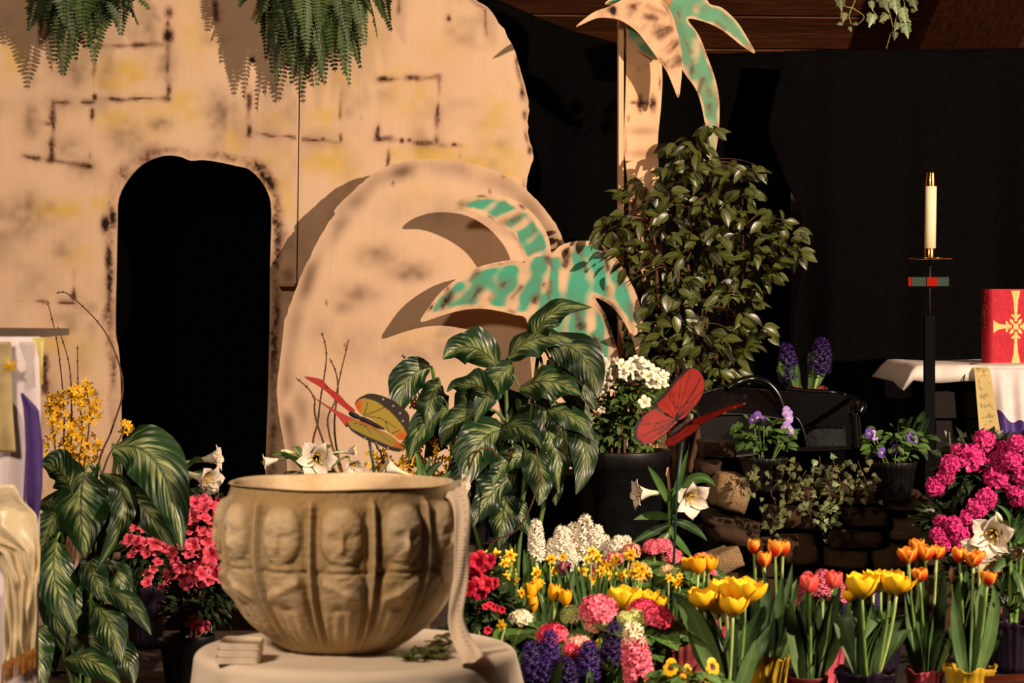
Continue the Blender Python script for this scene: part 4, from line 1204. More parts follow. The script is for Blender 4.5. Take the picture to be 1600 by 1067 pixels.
# ---- tulips ------------------------------------------------------------
def tulip_petal(openness, seed, pointed=0.0):
    """unit petal: z up from 0 to 1, leaning out along +x"""
    n, m = 12, 7
    G = np.zeros((n, m, 3)); A = np.zeros((n, m, 3))
    for i in range(n):
        u = 1 - (1 - i / (n - 1)) ** 1.7
        r = 0.05 + 0.40 * math.sin(PI * min(1, u ** .72 * .62)) * (1 + .25 * openness) + openness * 0.24 * u ** 2.2 - (1 - openness) * 0.20 * max(0, u - .45) ** 1.3
        z = u * (1.0 - 0.18 * openness)
        w_ = 0.47 * min(1, (u * 2.4 + .25)) ** .8 * max(0, 1 - u ** (6.0 - 5 * pointed)) ** .5 + .01 
        for j in range(m):
            v = j / (m - 1) * 2 - 1
            a = v * w_ / max(r, .2) * (1.0 - .2 * openness)
            rr = r * (1 - .05 * abs(v)) + 0.02 * math.sin(5 * v + seed) * u
            G[i, j] = (rr * math.cos(a), rr * math.sin(a), z + 0.025 * math.cos(v * 3) * u - 0.035 * u * (abs(v) ** 2))
            A[i, j] = (u, v, 0)
    mb = MB(); mb.grid(G, A)
    return mb
TULIP = {}
def tulip_meshes(op, mat):
    key = (round(op, 2), mat.name)
    if key not in TULIP:
        TULIP[key] = [tulip_petal(op, s, 0.25 * s).mesh('petal', mat) for s in (0, 1)]
    return TULIP[key]
_mb = MB(); _mb.lathe([(0, 0), (.10, .0), (.13, .06), (.09, .2), (.07, .34), (.11, .40), (.10, .43), (0, .44)], n=10)
TULIP_CORE = _mb.mesh('tulip_bloom', M_PISTIL)
def tulip_bloom(parent, base, top, op, mat, width=1.0, roll=0.0):
    base, top = np.asarray(base), np.asarray(top)
    h = np.linalg.norm(top - base)
    M = frame(base, top - base, h, roll, (width, width, 1))
    b = inst(TULIP_CORE, 'tulip_bloom', M, parent)
    ms = tulip_meshes(op, mat)
    for k in range(6):
        q = Matrix.Rotation(k * PI / 3, 4, 'Z') @ Matrix.Diagonal((.86, .9, .97, 1) if k % 2 else (1, 1, 1, 1))
        inst(ms[k % 2], 'petal', M @ q, b)

def tulip_plant(name, label, group, Y, foot, rt, h, potmat, potkind, blooms, mat, leaves, width=1.0, lmat=None, op=0.1, stems=True, seed=1):
    """foot=(px, py) pot foot; blooms (x, y_mid, half_height_px, open); leaves (x0, xc, yc, x1, y1, w_px)"""
    c = P(foot[0], foot[1], Y)
    t = thing(name, label, 'flower pot', c, group)
    pot(t, c, rt, rt * .78, h, potmat, potkind, seed=seed)
    zs = c[2] + h * .86
    for i, bl in enumerate(blooms):
        x, y, hh, o = bl[:4]
        dy = bl[4] if len(bl) > 4 else rnd(-.035, .035)
        lean = bl[5] if len(bl) > 5 else rnd(-.1, .1)
        ctr = P(x, y, Y + dy)
        H_ = S(hh * 2, Y)
        ax = unit(np.array([lean, -0.05, 1.0]))
        base, top = ctr - ax * H_ * .5, ctr + ax * H_ * .5
        root = np.array([c[0] + (base[0] - c[0]) * .45 + rnd(-.008, .008), c[1] + dy * .5, zs - 0.005])
        if stems:
            stem(t, root, base + ax * 0.004, (base[0] - root[0]) * .2 + rnd(-.006, .006), 0.0034, M_STEMP if i % 2 else M_STEMG)
        tulip_bloom(t, base, top, o, mat, width, rnd(0, 6))
    for i, (x0, xc, yc, x1, y1, wp) in enumerate(leaves):
        d0, d1 = rnd(-.03, .03), rnd(-.06, .04)
        a = P(x0, 0, Y + d0); a[2] = zs - 0.004
        blade(t, a, P(xc, yc, Y + d0), P(x1, y1, Y + d1), S(wp, Y) / 2, lmat or M_LF_TULIP, (1, rnd(-.5, .5), 0), 'lance', fold=0.35, wave=0.12, n=12, ph=i)
    return t

# ---- lilies -------------------------------------------------------------
def lily_petal(seed):
    n, m = 14, 7
    G = np.zeros((n, m, 3)); A = np.zeros((n, m, 3))
    for i in range(n):
        u = i / (n - 1)
        r = 0.035 + 0.10 * u + 0.30 * max(0, u - .42) ** 1.5 * 2.0
        z = u * (1 - .18 * max(0, u - .7) / .3) - 0.55 * max(0, u - .82) ** 1.3
        w_ = (0.055 + 0.12 * math.sin(PI * min(1, max(0, (u - .2) / .8)) ** .9) + .03 * u) * (1 if u < .98 else .2)
        w_ *= min(1, (1 - u) * 7 + .06)
        for j in range(m):
            v = j / (m - 1) * 2 - 1
            a = v * w_ / max(r, .05)
            a = max(-.75, min(.75, a)) if u < .45 else a
            rr = r * (1 + .05 * (1 - abs(v)) * u)
            G[i, j] = (rr * math.cos(a) + (0 if u < .45 else 0), rr * math.sin(a), z + 0.02 * math.sin(6 * v + seed) * max(0, u - .5))
            A[i, j] = (u, v, 0)
    mb = MB(); mb.grid(G, A); return mb
M_LILY = mpetal('lily_petal', '#b5c27c', '#ddd2c2', None, 0.05, 0.6, 0.5, 0.0, 0.08, 0.06)
M_LILYBUD = mpetal('lily_bud', '#9fb060', '#dfe0b8', None, 0.0, 0.9, 0.5, 0.0, 0.08, 0.06)
LILYP = [lily_petal(s).mesh('petal', M_LILY) for s in (0, 2)]
_mb = MB(); _mb.tube([(0, 0, -.12), (0, 0, 0), (0, 0, .25), (0, 0, .42)], [.028, .045, .06, .07], 12, cap=False); LILYT = _mb.mesh('lily_bloom', M_LILYBUD)
_mb = MB()
for k in range(6):
    a = k * PI / 3 + .3; d = np.array([math.cos(a), math.sin(a), 0])
    _mb.tube([np.array([0, 0, .1]), d * .06 + np.array([0, 0, .5]), d * .10 + np.array([0, 0, .74])], .006, 4)
    _mb.tube([d * .10 + np.array([-d[1] * .03, d[0] * .03, .74]), d * .10 + np.array([d[1] * .03, -d[0] * .03, .75])], .010, 5)
_mb.tube([(0, 0, .1), (0, 0, .85)], [.010, .016], 5)
LILYS = _mb.mesh('stamens', M_YELLOW_STAMEN)
def lily_bloom(parent, base, mouth, roll=0.0, wide=1.0):
    base, mouth = np.asarray(base), np.asarray(mouth)
    L = np.linalg.norm(mouth - base)
    M = frame(base, mouth - base, L, roll, (wide, wide, 1))
    b = inst(LILYT, 'lily_bloom', M, parent)
    for k in range(6):
        inst(LILYP[k % 2], 'petal', M @ Matrix.Rotation(k * PI / 3, 4, 'Z') @ Matrix.Diagonal(((.93, .8, 1, 1) if k % 2 else (1, 1.1, .98, 1))), b)
    inst(LILYS, 'stamens', M, b)
def lily_bud(parent, base, tip, fat=0.16, name='bud', mat=None):
    base, tip = np.asarray(base), np.asarray(tip)
    L = np.linalg.norm(tip - base)
    mb = MB(); u = np.linspace(0, 1, 10)[:, None]
    mb.tube(base + (tip - base) * u, L * fat * np.clip(np.sin(PI * (u[:, 0] * .93 + .04)) ** .8, .05, 1) * (0.6 + .5 * u[:, 0]), 10)
    return mb.build(name, mat or M_LILYBUD, parent)
M_POTBLACK = mnoise('black_nursery_pot', '#0a0a0b', '#121213', 30, 0.45, 0.4)
def lily_plant(label, Y, footx, stem_tops, blooms, buds, leaves, potz=0.0, poth=0.14, potmat=None, potkind='plastic', rt=0.075, group=None):
    """stem_tops [(x,y)]; blooms (bx,by,mx,my,dy_mouth[,wide]); buds (bx,by,tx,ty); leaves (x0,y0,cx,cy,x1,y1,w[,dy])"""
    c = P(footx, 0, Y); c[2] = potz
    t = thing('potted_lily', label, 'flower pot', c, group)
    pot(t, c, rt, rt * .75, poth, potmat or M_POTBLACK, potkind, seed=int(footx))
    for (x, y) in stem_tops:
        b = P(x, y, Y)
        a = np.array([c[0] + (b[0] - c[0]) * .3, c[1], potz + poth * .85])
        stem(t, a, b, (b[0] - a[0]) * .2, 0.006, M_STEMG, n=10, r2=0.004)
        for k in range(9):
            q = rnd(.15, .85); o = a + (b - a) * q
            d = rdir(); d[2] = abs(d[2]) * .6 + .1; d = unit(d)
            L = rnd(.09, .15)
            blade(t, o, o + d * L * .55 + np.array([0, 0, .025]), o + d * L + np.array([0, 0, -.02]), .010, M_LF_LILY, np.cross(d, (0, 0, 1)) + 1e-3, 'lance', fold=.3, n=7, nc=3)
    for bl in blooms:
        bx_, by_, mx, my, dy = bl[:5]
        wide = bl[5] if len(bl) > 5 else 1.0
        y0 = bl[6] if len(bl) > 6 else 0.0
        base = P(bx_, by_, Y + y0); mouth = P(mx, my, Y + y0 + dy)
        lily_bloom(t, base, mouth, rnd(0, 1), wide)
        tops = min(stem_tops, key=lambda q: abs(q[0] - bx_) + abs(q[1] - by_))
        s0 = P(tops[0], tops[1], Y)
        mb = MB(); ax = unit(mouth - base); L = np.linalg.norm(mouth - base)
        mb.tube(qbez(s0, s0 + (base - s0) * .5 + np.array([0, 0, .012]), base - ax * L * .10, 6), .003, 6); mb.build('stem', M_STEMG, t)
    for (a_, b_, c_, d_) in buds:
        base, tip = P(a_, b_, Y), P(c_, d_, Y - .02)
        lily_bud(t, base, tip)
        tops = min(stem_tops, key=lambda q: abs(q[0] - a_) + abs(q[1] - b_))
        stem(t, P(tops[0], tops[1], Y), base, 0.004, .003, M_STEMG)
    for i, l in enumerate(leaves):
        x0, y0, cx_, cy_, x1, y1, wp = l[:7]
        dy = l[7] if len(l) > 7 else rnd(-.05, .02)
        blade(t, P(x0, y0, Y), P(cx_, cy_, Y + dy * .5), P(x1, y1, Y + dy), S(wp, Y) / 2, M_LF_LILY, (rnd(-.4, .4), .3, 1) if abs(x1 - x0) > abs(y1 - y0) else (1, .3, 0), 'lance', fold=.3, n=10)
    return t

# ---- daffodils ------------------------------------------------------------
M_DAF = mpetal('daffodil_petal', '#e0b81c', '#f4d038', None, 0.0, 0.8, 0.5, 0.0, 0.1, 0.1)
M_DAFT = mpetal('daffodil_trumpet', '#dc9c10', '#f0ac18', None, 0.0, 0.9, 0.5, 0.0, 0.1, 0.1)
_mb = MB()
for k in range(6):
    a = k * PI / 3 + (.1 if k % 2 else 0)
    n = 6; u = np.linspace(0, 1, n)
    d = np.array([math.cos(a), math.sin(a), 0]); s_ = np.array([-d[1], d[0], 0])
    spn = np.outer(.08 + .92 * u, d) + np.outer(.10 * np.sin(u * 2.2) + (k % 2) * .03, (0, 0, 1))
    _mb.ribbon(spn, .27 * np.clip(np.sin(PI * (u * .80 + .18)), .03, 1), s_, 5, .15, .06, 1, k)
DAFP = _mb.mesh('daffodil_bloom', M_DAF)
_mb = MB(); _mb.lathe([(.10, .03), (.20, .10), (.235, .32), (.26, .52), (.33, .60), (.31, .61), (.24, .50), (.20, .30), (.12, .10), (0, .08)], n=18, fr=lambda th, i: 1 + (.09 * np.sin(th * 9) if i in (4, 5) else 0)); DAFT = _mb.mesh('trumpet', M_DAFT)
def daffodil(parent, c, d, r, root, smat=None):
    M = frame(c, d, r, rnd(0, 6))
    b = inst(DAFP, 'daffodil_bloom', M, parent)
    inst(DAFT, 'trumpet', M, b)
    c, d, root = np.asarray(c), unit(d), np.asarray(root)
    mb = MB(); top = c - d * r * .1
    mb.tube(smooth_line([root, root * .35 + top * .65 + np.array([rnd(-.006, .006), rnd(0, .01), 0]), top - d * .012 + np.array([0, 0, -.004]), top], 5), .0022, 5); mb.build('stem', smat or M_STEMP, parent)

def pot_of_daffodils(label, Y, footx, footz, heads, potmat, group, rt=.06, h=.10, nleaf=14, kind='foil'):
    c = P(footx, 0, Y); c[2] = footz
    t = thing('potted_daffodils', label, 'flower pot', c, group)
    pot(t, c, rt, rt * .78, h, potmat, kind, seed=int(footx))
    for hd in heads:
        x, y, rp = hd[:3]
        d = unit(np.array([hd[3] if len(hd) > 3 else rnd(-.5, .6), -1.0, hd[4] if len(hd) > 4 else rnd(-.25, .15)]))
        q = P(x, y, Y + rnd(-.05, .05))
        daffodil(t, q, d, S(rp, Y), (c[0] + (q[0] - c[0]) * .5 + rnd(-.01, .01), c[1] + rnd(-.03, .03), c[2] + h * .85))
    yt = min(hd[1] for hd in heads)
    for i in range(nleaf):
        x = footx + rnd(-28, 28)
        a = P(footx + (x - footx) * .5, 0, Y + rnd(-.03, .03)); a[2] = c[2] + h * .84
        b = P(footx + (x - footx) * 1.8, rnd(yt + 8, yt + 45), Y + rnd(-.05, .05))
        blade(t, a, (a + b) / 2 + np.array([0, 0, .02]), b, rnd(.004, .006), M_LF_GRASS, (1, rnd(-.6, .6), 0), 'strap', nc=3, n=7, fold=.3)
    return t

# ---- hyacinths --------------------------------------------------------------
def hyacinth_mesh(mat, n=46, seed=1, tip=None):
    """unit spike along z, radius about .3; tv.z carries the height so that a tip colour can differ"""
    rg = random.Random(seed); mb = MB()
    for k in range(n):
        z = (k + .5) / n
        a = k * 2.399
        d = unit(np.array([math.cos(a), math.sin(a), .25 + .9 * max(0, z - .75) * 3 - .25 * (1 - z)]))
        R0 = .17 * (1 - .55 * z ** 3)
        c = np.array([0, 0, z * .93]) + d * R0
        M = np.array(frame(c, d, .12 * (1 - .25 * z) * rg.uniform(.85, 1.15), rg.uniform(0, 6)))
        for p in range(6):
            b = p * PI / 3
            e = np.array([math.cos(b), math.sin(b), 0]); s_ = np.array([-e[1], e[0], 0])
            pts = np.array([(0, 0, -.6), e * .22 + s_ * .12 + (0, 0, .1), e * .22 - s_ * .12 + (0, 0, .1), e * .75 + s_ * .2 + (0, 0, .42), e * .75 - s_ * .2 + (0, 0, .42), e * 1.12 + (0, 0, .12)])
            mb.add(pts @ M[:3, :3].T + M[:3, 3], [(0, 2, 1), (1, 2, 4, 3), (3, 4, 5)], np.array([[.1, 0, z], [.4, .5, z], [.4, -.5, z], [.8, .5, z], [.8, -.5, z], [1, 0, z]]))
    mb.tube([(0, 0, -.05), (0, 0, .9)], [.05, .02], 6)
    return mb.mesh('flower_spike', mat)
M_HYW = mpetal('white_hyacinth', '#d9d2b4', '#efe6d4', None, .0, .8, .5, 0, .05, .08)
M_HYP = mpetal('purple_hyacinth', '#1c0e3a', '#37206a', '#523890', .0, .9, .5, 0, .15, .2)
M_HYDP = mpetal('dark_purple_hyacinth', '#140826', '#2a1450', '#402870', .0, .9, .5, 0, .15, .2)
M_HYPK = mpetal('pink_hyacinth', '#b83a55', '#e0708a', '#ee9aa6', .0, .9, .5, 0, .15, .2)
t = NT('rose_hyacinth')
u, v, z = t.tv()
c_ = t.mix(t.ramp(u, .1, .8), srgb('#c22446'), srgb('#e4607e'))
c_ = t.mix(t.ramp(t.math('ABSOLUTE', v), .2, .6), c_, srgb('#f0a0a8'))
c_ = t.mix(t.ramp(z, .62, .85), c_, srgb('#e8dcb4'))
M_HYR = t.done(c_, .5, .25)
HY_MESH = {}
def spike(parent, base, top, mat, wide=1.0, n=46):
    if (mat.name, n) not in HY_MESH:
        HY_MESH[(mat.name, n)] = hyacinth_mesh(mat, n, len(HY_MESH) + 1)
    base, top = np.asarray(base), np.asarray(top)
    inst(HY_MESH[(mat.name, n)], 'flower_spike', frame(base, top - base, np.linalg.norm(top - base), rnd(0, 6), (wide, wide, 1)), parent)
def hyacinth_pot(label, Y, footx, footz, spikes, mat, potmat, group, rt=.06, h=.10, kind='foil', nleaf=7, leaftop=0.0):
    """spikes (x, ybase, ytop, width_px)"""
    c = P(footx, 0, Y); c[2] = footz
    t = thing('potted_hyacinth', label, 'flower pot', c, group)
    pot(t, c, rt, rt * .78, h, potmat, kind, seed=int(footx) + 3)
    for sp0 in spikes:
        x, yb, yt, wp = sp0[:4]; xt = sp0[4] if len(sp0) > 4 else x
        dy = rnd(-.03, .03)
        a, b = P(x, yb, Y + dy), P(xt, yt, Y + dy)
        L = np.linalg.norm(b - a)
        spike(t, a, b, mat, S(wp, Y) / L / .58)
        stem(t, (c[0] + (a[0] - c[0]) * .5, c[1], c[2] + h * .85), a + (b - a) * .1, 0, .005, M_STEMP)
        for i in range(nleaf // max(1, len(spikes)) + 1):
            q = P(x + rnd(-22, 22), yb - rnd(-12, 18) - leaftop, Y + rnd(-.06, .06))
            r0 = np.array([c[0] + (a[0] - c[0]) * .4 + rnd(-.01, .01), c[1] + rnd(-.02, .02), c[2] + h * .84])
            blade(t, r0, (r0 + q) / 2 + np.array([(q[0] - r0[0]) * .3, 0, .01]), q, rnd(.007, .010), M_LF_GRASS, (1, rnd(-.5, .5), 0), 'strap', n=8, fold=.4)
    return t

# ---- hydrangea / azalea / rhododendron heads ------------------------------------
def floret_head(mat, n, seed, four=True, flat=.75, fs=.24):
    rg = random.Random(seed); mb = MB()
    for k in range(n):
        z = 1 - (k + .5) / n * 1.25
        r = math.sqrt(max(0, 1 - z * z)); a = k * 2.399
        d = np.array([r * math.cos(a), r * math.sin(a), z])
        c = d * np.array([1, 1, flat]) * rg.uniform(.86, 1.0)
        M = np.array(frame(c, d + np.array([rg.uniform(-.25, .25), rg.uniform(-.25, .25), rg.uniform(-.1, .2)]), fs * rg.uniform(.85, 1.15), rg.uniform(0, 6)))
        np_ = 4 if four else 5
        tone = rg.random()
        for p in range(np_):
            b = p * 2 * PI / np_
            e = np.array([math.cos(b), math.sin(b), 0]); s_ = np.array([-e[1], e[0], 0])
            q = np.array([(0, 0, -.1), e * .5 + s_ * .42 + (0, 0, .06), e * .5 - s_ * .42 + (0, 0, .06), e * .95 + s_ * .30 + (0, 0, .12), e * .95 - s_ * .30 + (0, 0, .12), e * .6 + (0, 0, .0)])
            mb.add(q @ M[:3, :3].T + M[:3, 3], [(0, 5, 1), (0, 2, 5), (1, 5, 3), (5, 2, 4), (5, 4, 3)], np.array([[0, 0, tone], [.6, .8, tone], [.6, -.8, tone], [1, .6, tone], [1, -.6, tone], [.5, 0, tone]]))
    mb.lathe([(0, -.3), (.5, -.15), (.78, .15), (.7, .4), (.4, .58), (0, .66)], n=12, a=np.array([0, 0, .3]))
    return mb.mesh('flower_head', mat)
def mhead(name, c1, c2, c3, edge=None):
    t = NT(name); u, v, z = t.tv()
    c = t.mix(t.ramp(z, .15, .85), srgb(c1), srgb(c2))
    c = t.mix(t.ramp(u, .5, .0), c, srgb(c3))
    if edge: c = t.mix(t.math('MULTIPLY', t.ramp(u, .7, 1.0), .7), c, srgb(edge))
    return t.done(c, .55, .25)
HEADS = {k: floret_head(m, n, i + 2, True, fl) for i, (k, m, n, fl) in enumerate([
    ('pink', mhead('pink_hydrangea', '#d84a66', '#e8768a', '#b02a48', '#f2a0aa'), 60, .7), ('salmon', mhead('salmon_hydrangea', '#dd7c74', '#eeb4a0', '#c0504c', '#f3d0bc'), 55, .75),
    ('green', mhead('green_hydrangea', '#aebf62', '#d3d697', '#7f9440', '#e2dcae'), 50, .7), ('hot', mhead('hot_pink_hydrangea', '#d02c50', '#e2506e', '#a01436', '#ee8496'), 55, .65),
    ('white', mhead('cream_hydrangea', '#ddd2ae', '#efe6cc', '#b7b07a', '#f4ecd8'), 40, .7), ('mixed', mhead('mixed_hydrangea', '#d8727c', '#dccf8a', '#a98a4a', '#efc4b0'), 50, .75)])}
def leaf_proto(name, mat, wide, fold, droop, nx=7, nc=5, pointed=1.0, wave=0.0):
    u = np.linspace(0, 1, nx)
    spn = np.stack([u, 0 * u, -droop * u ** 2], 1)
    w_ = wide * np.clip(np.sin(PI * np.clip(u * .97 + .02, 0, 1) ** .8) ** pointed, .015, 1)
    mb = MB(); mb.ribbon(spn, w_, (0, 1, 0), nc, -fold, wave); return mb.mesh(name, mat)
LEAF_HYD = leaf_proto('leaf', M_LF_HYD, .34, .15, .25)
LEAF_SMALL = leaf_proto('leaf', M_LF_DARK, .22, .2, .2, 5, 3)
LEAF_FICUS = leaf_proto('leaf', M_LF_FICUS, .27, .25, .28, 7, 5)
def scatter_leaves(mb, centers, count, size, mesh_pts, seed, spread, up=.2):
    """joins many copies of a small leaf into mb"""
    rg = random.Random(seed)
    v, f, a = mesh_pts
    for i in range(count):
        c, r = centers[rg.randrange(len(centers))]
        d = np.array([rg.gauss(0, 1), rg.gauss(0, 1), rg.gauss(0, 1) + up]); d = unit(d)
        p = np.asarray(c) + d * np.asarray(r) * rg.uniform(.55, 1.0)
        dd = unit(d + np.array([rg.gauss(0, spread), rg.gauss(0, spread), rg.gauss(0, spread)]))
        M = np.array(leaf_frame(p, dd, np.array([rg.gauss(0, .4), rg.gauss(0, .4) - .4, 1]), size * rg.uniform(.7, 1.25)))
        mb.add(v @ M[:3, :3].T + M[:3, 3], f, a)
def mesh_pts(me):
    v = np.array([q.co[:] for q in me.vertices]); f = [tuple(p.vertices) for p in me.polygons]
    at = np.zeros(len(v) * 3, np.float32); me.attributes['tv'].data.foreach_get('vector', at)
    return v, f, at.reshape(-1, 3)

def hydrangea_pot(label, Y, footx, footz, heads, potmat, group, rt=.06, h=.10, nleaf=16, leaf=0.075, kind='foil'):
    """heads (x, y, r_px, kind)"""
    c = P(footx, 0, Y); c[2] = footz
    t = thing('potted_hydrangea', label, 'flower pot', c, group)
    pot(t, c, rt, rt * .78, h, potmat, kind, seed=int(footx) + 7)
    for (x, y, rp, kd) in heads:
        q = P(x, y, Y + rnd(-.05, .03)); r = S(rp, Y)
        d = unit(np.array([(q[0] - c[0]) * 2.5, -.45, 1.0]))
        inst(HEADS[kd], 'flower_head', frame(q - d * r * .3, d, r, rnd(0, 6)), t)
        stem(t, (c[0] + (q[0] - c[0]) * .3, c[1], c[2] + h * .84), q - d * r * .4, 0, .0035, M_STEMG)
    for i in range(nleaf):
        x, y, rp, kd = heads[i % len(heads)]
        q = P(x, y, Y); r = S(rp, Y)
        a = rnd(0, 2 * PI)
        d = unit(np.array([math.cos(a), math.sin(a) - .3, rnd(-.35, .15)]))
        p0 = q + np.array([0, 0, -r * .55 - rnd(0, .05)]) + d * r * .25
        inst(LEAF_HYD, 'leaf', leaf_frame(p0, d, (0, -.3, 1), leaf * rnd(.8, 1.2)), t)
    return t

def azalea_flower(mat, ruffle=.14, n=5):
    mb = MB()
    for p in range(n):
        b = p * 2 * PI / n
        d = np.array([math.cos(b), math.sin(b), 0]); s_ = np.array([-d[1], d[0], 0])
        u = np.linspace(0, 1, 6)
        spn = np.outer(.05 + 1.0 * u, d) + np.outer(-.35 + .85 * np.sin(u * 1.6) - .30 * u ** 2 + .12 * math.sin(p * 2.3) * u, (0, 0, 1))
        mb.ribbon(spn, .44 * np.clip(np.sin(PI * (u * .80 + .08)), .10, 1), s_ + .25 * math.sin(p * 1.9) * np.array([0, 0, 1]), 5, .2, ruffle * 1.8, 1.5, p)
    for k in range(5):
        a = k * 1.256; mb.tube([(0, 0, -.3), (.2 * math.cos(a), .2 * math.sin(a), .55)], .02, 3, a=np.array([1, 0, 0]))
    return mb.mesh('blossom', mat)
M_AZP = mpetal('pink_azalea', '#c8384e', '#dd506a', '#ea7488', .0, .9, .5, 0, .25, .1)
M_AZPL = mpetal('red_azalea', '#9a1028', '#b81836', '#c92c4a', .0, .9, .5, 0, .25, .1)
M_AZW = mpetal('white_azalea', '#c9c88e', '#efe8d8', None, .0, .6, .5, 0, .06, .06)
AZP, AZR, AZW_ = azalea_flower(M_AZP), azalea_flower(M_AZPL, .18, 6), azalea_flower(M_AZW, .15)
M_RHO = mpetal('magenta_rhododendron', '#a81458', '#c82874', '#dd4a90', .0, .95, .5, 0, .2, .1)
def truss_mesh():
    mb = MB(); v, f, a = mesh_pts(azalea_flower(M_RHO, .2))
    for k in range(18):
        z = 1 - (k + .5) / 18 * 1.2; r = math.sqrt(max(0, 1 - z * z)); an = k * 2.399
        d = np.array([r * math.cos(an), r * math.sin(an), z])
        M = np.array(frame(d * .62, d + .3 * np.array([math.sin(k * 5.1), math.cos(k * 3.3), 0]), .42, k)); mb.add(v @ M[:3, :3].T + M[:3, 3], f, a)
    return mb.mesh('flower_truss', M_RHO)
TRUSS = truss_mesh()

# ---- violas and pansies -----------------------------------------------------------
def viola(mats, name='blossom'):
    mb = MB()
    for (a, L, w_, off) in ((1.15, .95, .5, .04), (1.99, .95, .5, .03), (.1, .8, .42, .0), (3.04, .8, .42, .0), (-1.57, 1.0, .58, -.02)):
        d = np.array([math.cos(a), math.sin(a), 0]); s_ = np.array([-d[1], d[0], 0]); u = np.linspace(0, 1, 6)
        mb.ribbon(np.outer(u * L, d) + np.outer(.1 * np.sin(u * 3) + off, (0, 0, 1)), w_ * np.clip(np.sin(PI * (u * .78 + .12)), .12, 1), s_, 5, .08, .08, 1.5, a)
    return mb.mesh(name, mats)
M_VIO = mpetal('lilac_viola', '#e8d070', '#a086c8', '#8a6cbc', .05, .3, .55, 0, .15, .2)
M_VIOD = mpetal('violet_viola', '#d8c060', '#5a3f9a', '#6d50ae', .05, .25, .55, 0, .15, .2)
M_PAN = mpetal('yellow_pansy', '#3a0e08', '#e8ae12', '#eab71e', .25, .5, .55, 0, .1, .15)
VIO, VIOD, PAN = viola(M_VIO), viola(M_VIOD), viola(M_PAN)
def viola_pot(name, label, Y, footx, footz, flowers, potmat, group, kind='plastic', rt=.06, h=.10, nleaf=46, leafspan=(50, 35), ctr=None, leaf=.03):
    c = P(footx, 0, Y); c[2] = footz
    t = thing(name, label, 'flower pot', c, group)
    pot(t, c, rt, rt * .78, h, potmat, kind, seed=int(footx))
    for (x, y, rp, me, dx) in flowers:
        q = P(x, y, Y - .03 + rnd(-.02, .02))
        inst(me, 'blossom', frame(q, (dx, -1, .15), S(rp, Y), rnd(-.25, .25) + PI), t)
        stem(t, (c[0] + (q[0] - c[0]) * .3, c[1], c[2] + h * .84), q + np.array([0, .004, 0]), .004, .0018, M_STEMG)
    cx_, cy_ = ctr
    for i in range(nleaf):
        a = rnd(0, 2 * PI); rr_ = math.sqrt(rnd(.05, 1))
        p0 = P(cx_ + leafspan[0] * rr_ * math.cos(a), cy_ + leafspan[1] * rr_ * math.sin(a), Y + rnd(-.06, .06))
        d = unit(np.array([math.cos(a) + rnd(-.5, .5), rnd(-1, .2), rnd(-.5, .5)]))
        inst(LEAF_HYD, 'leaf', leaf_frame(p0, d, (rnd(-.3, .3), -.6, 1), leaf * rnd(.7, 1.2)), t)
    return t
# ============================================================= the flower bed on its low staging
BZ = 0.36
M_STAGE = mnoise('staging_black_board', '#100c0a', '#1a1411', 10, 0.8)
x0, x1 = P(650, 0, 5.4)[0], P(1680, 0, 5.4)[0]
g = thing('plant_staging', 'low dark staging that carries the potted spring flowers in front', 'staging', ((x0 + x1) / 2, 5.45, 0))
n_b = 7
for i in range(n_b):
    yb = 4.78 + (i + .5) * 1.42 / n_b
    mb = MB(); mb.box(((x0 + x1) / 2, yb, BZ - 0.014), (x1 - x0, 1.42 / n_b - .012, 0.026)); mb.build('plank', M_STAGE, g, smooth=False)
for xx in (x0 + .06, (x0 + x1) / 2, x1 - .06):
    for yy in (4.85, 6.12):
        mb = MB(); mb.box((xx, yy, (BZ - .027) / 2), (.05, .05, BZ - .027)); mb.build('leg', M_STAGE, g, smooth=False)
def fpy(Y): return HY + (CZ - BZ) / Y * F
M_TY = mpetal('yellow_tulip', '#d99a10', '#f0c020', None, 0, .7, .5, 0, .1, .1)
M_TY2 = mpetal('deep_yellow_tulip', '#d88a0a', '#eea812', None, 0, .8, .5, 0, .1, .1)
M_TO = mpetal('orange_red_tulip', '#b8241a', '#e88a26', '#efac34', .35, 1.0, .5, 0, .15, .15)
M_TC = mpetal('coral_tulip', '#d83a3c', '#e85048', '#ee6a60', .1, .9, .5, 0, .1, .12)
M_TP = mpetal('purple_tulip', '#5a0f34', '#8e1c58', '#a8306e', .1, .9, .5, 0, .1, .12)
M_TOY = mpetal('golden_tulip', '#dc8c10', '#f0a818', None, 0, .8, .5, 0, .1, .12)
def foil(name, c1, c2, rough=.35):
    return mnoise(name, c1, c2, 16, rough, .3, .2, .01, 3)
M_FY = foil('yellow_foil', '#9a7c1a', '#b89628'); M_FPK = foil('pink_foil', '#983848', '#b4505c'); M_FR = foil('red_foil', '#6e1a1e', '#8c2a2c'); M_FPU = foil('purple_foil', '#0c0510', '#180b20', .45)
M_FDR = foil('rose_foil', '#6a2a2e', '#84403f'); M_PRED = mnoise('red_plastic_pot', '#4e1413', '#641c19', 20, .45, .4); M_FGR = foil('green_foil', '#1d3a1c', '#2c5528')
PB, PK_ = M_POTBLACK, 'plastic'

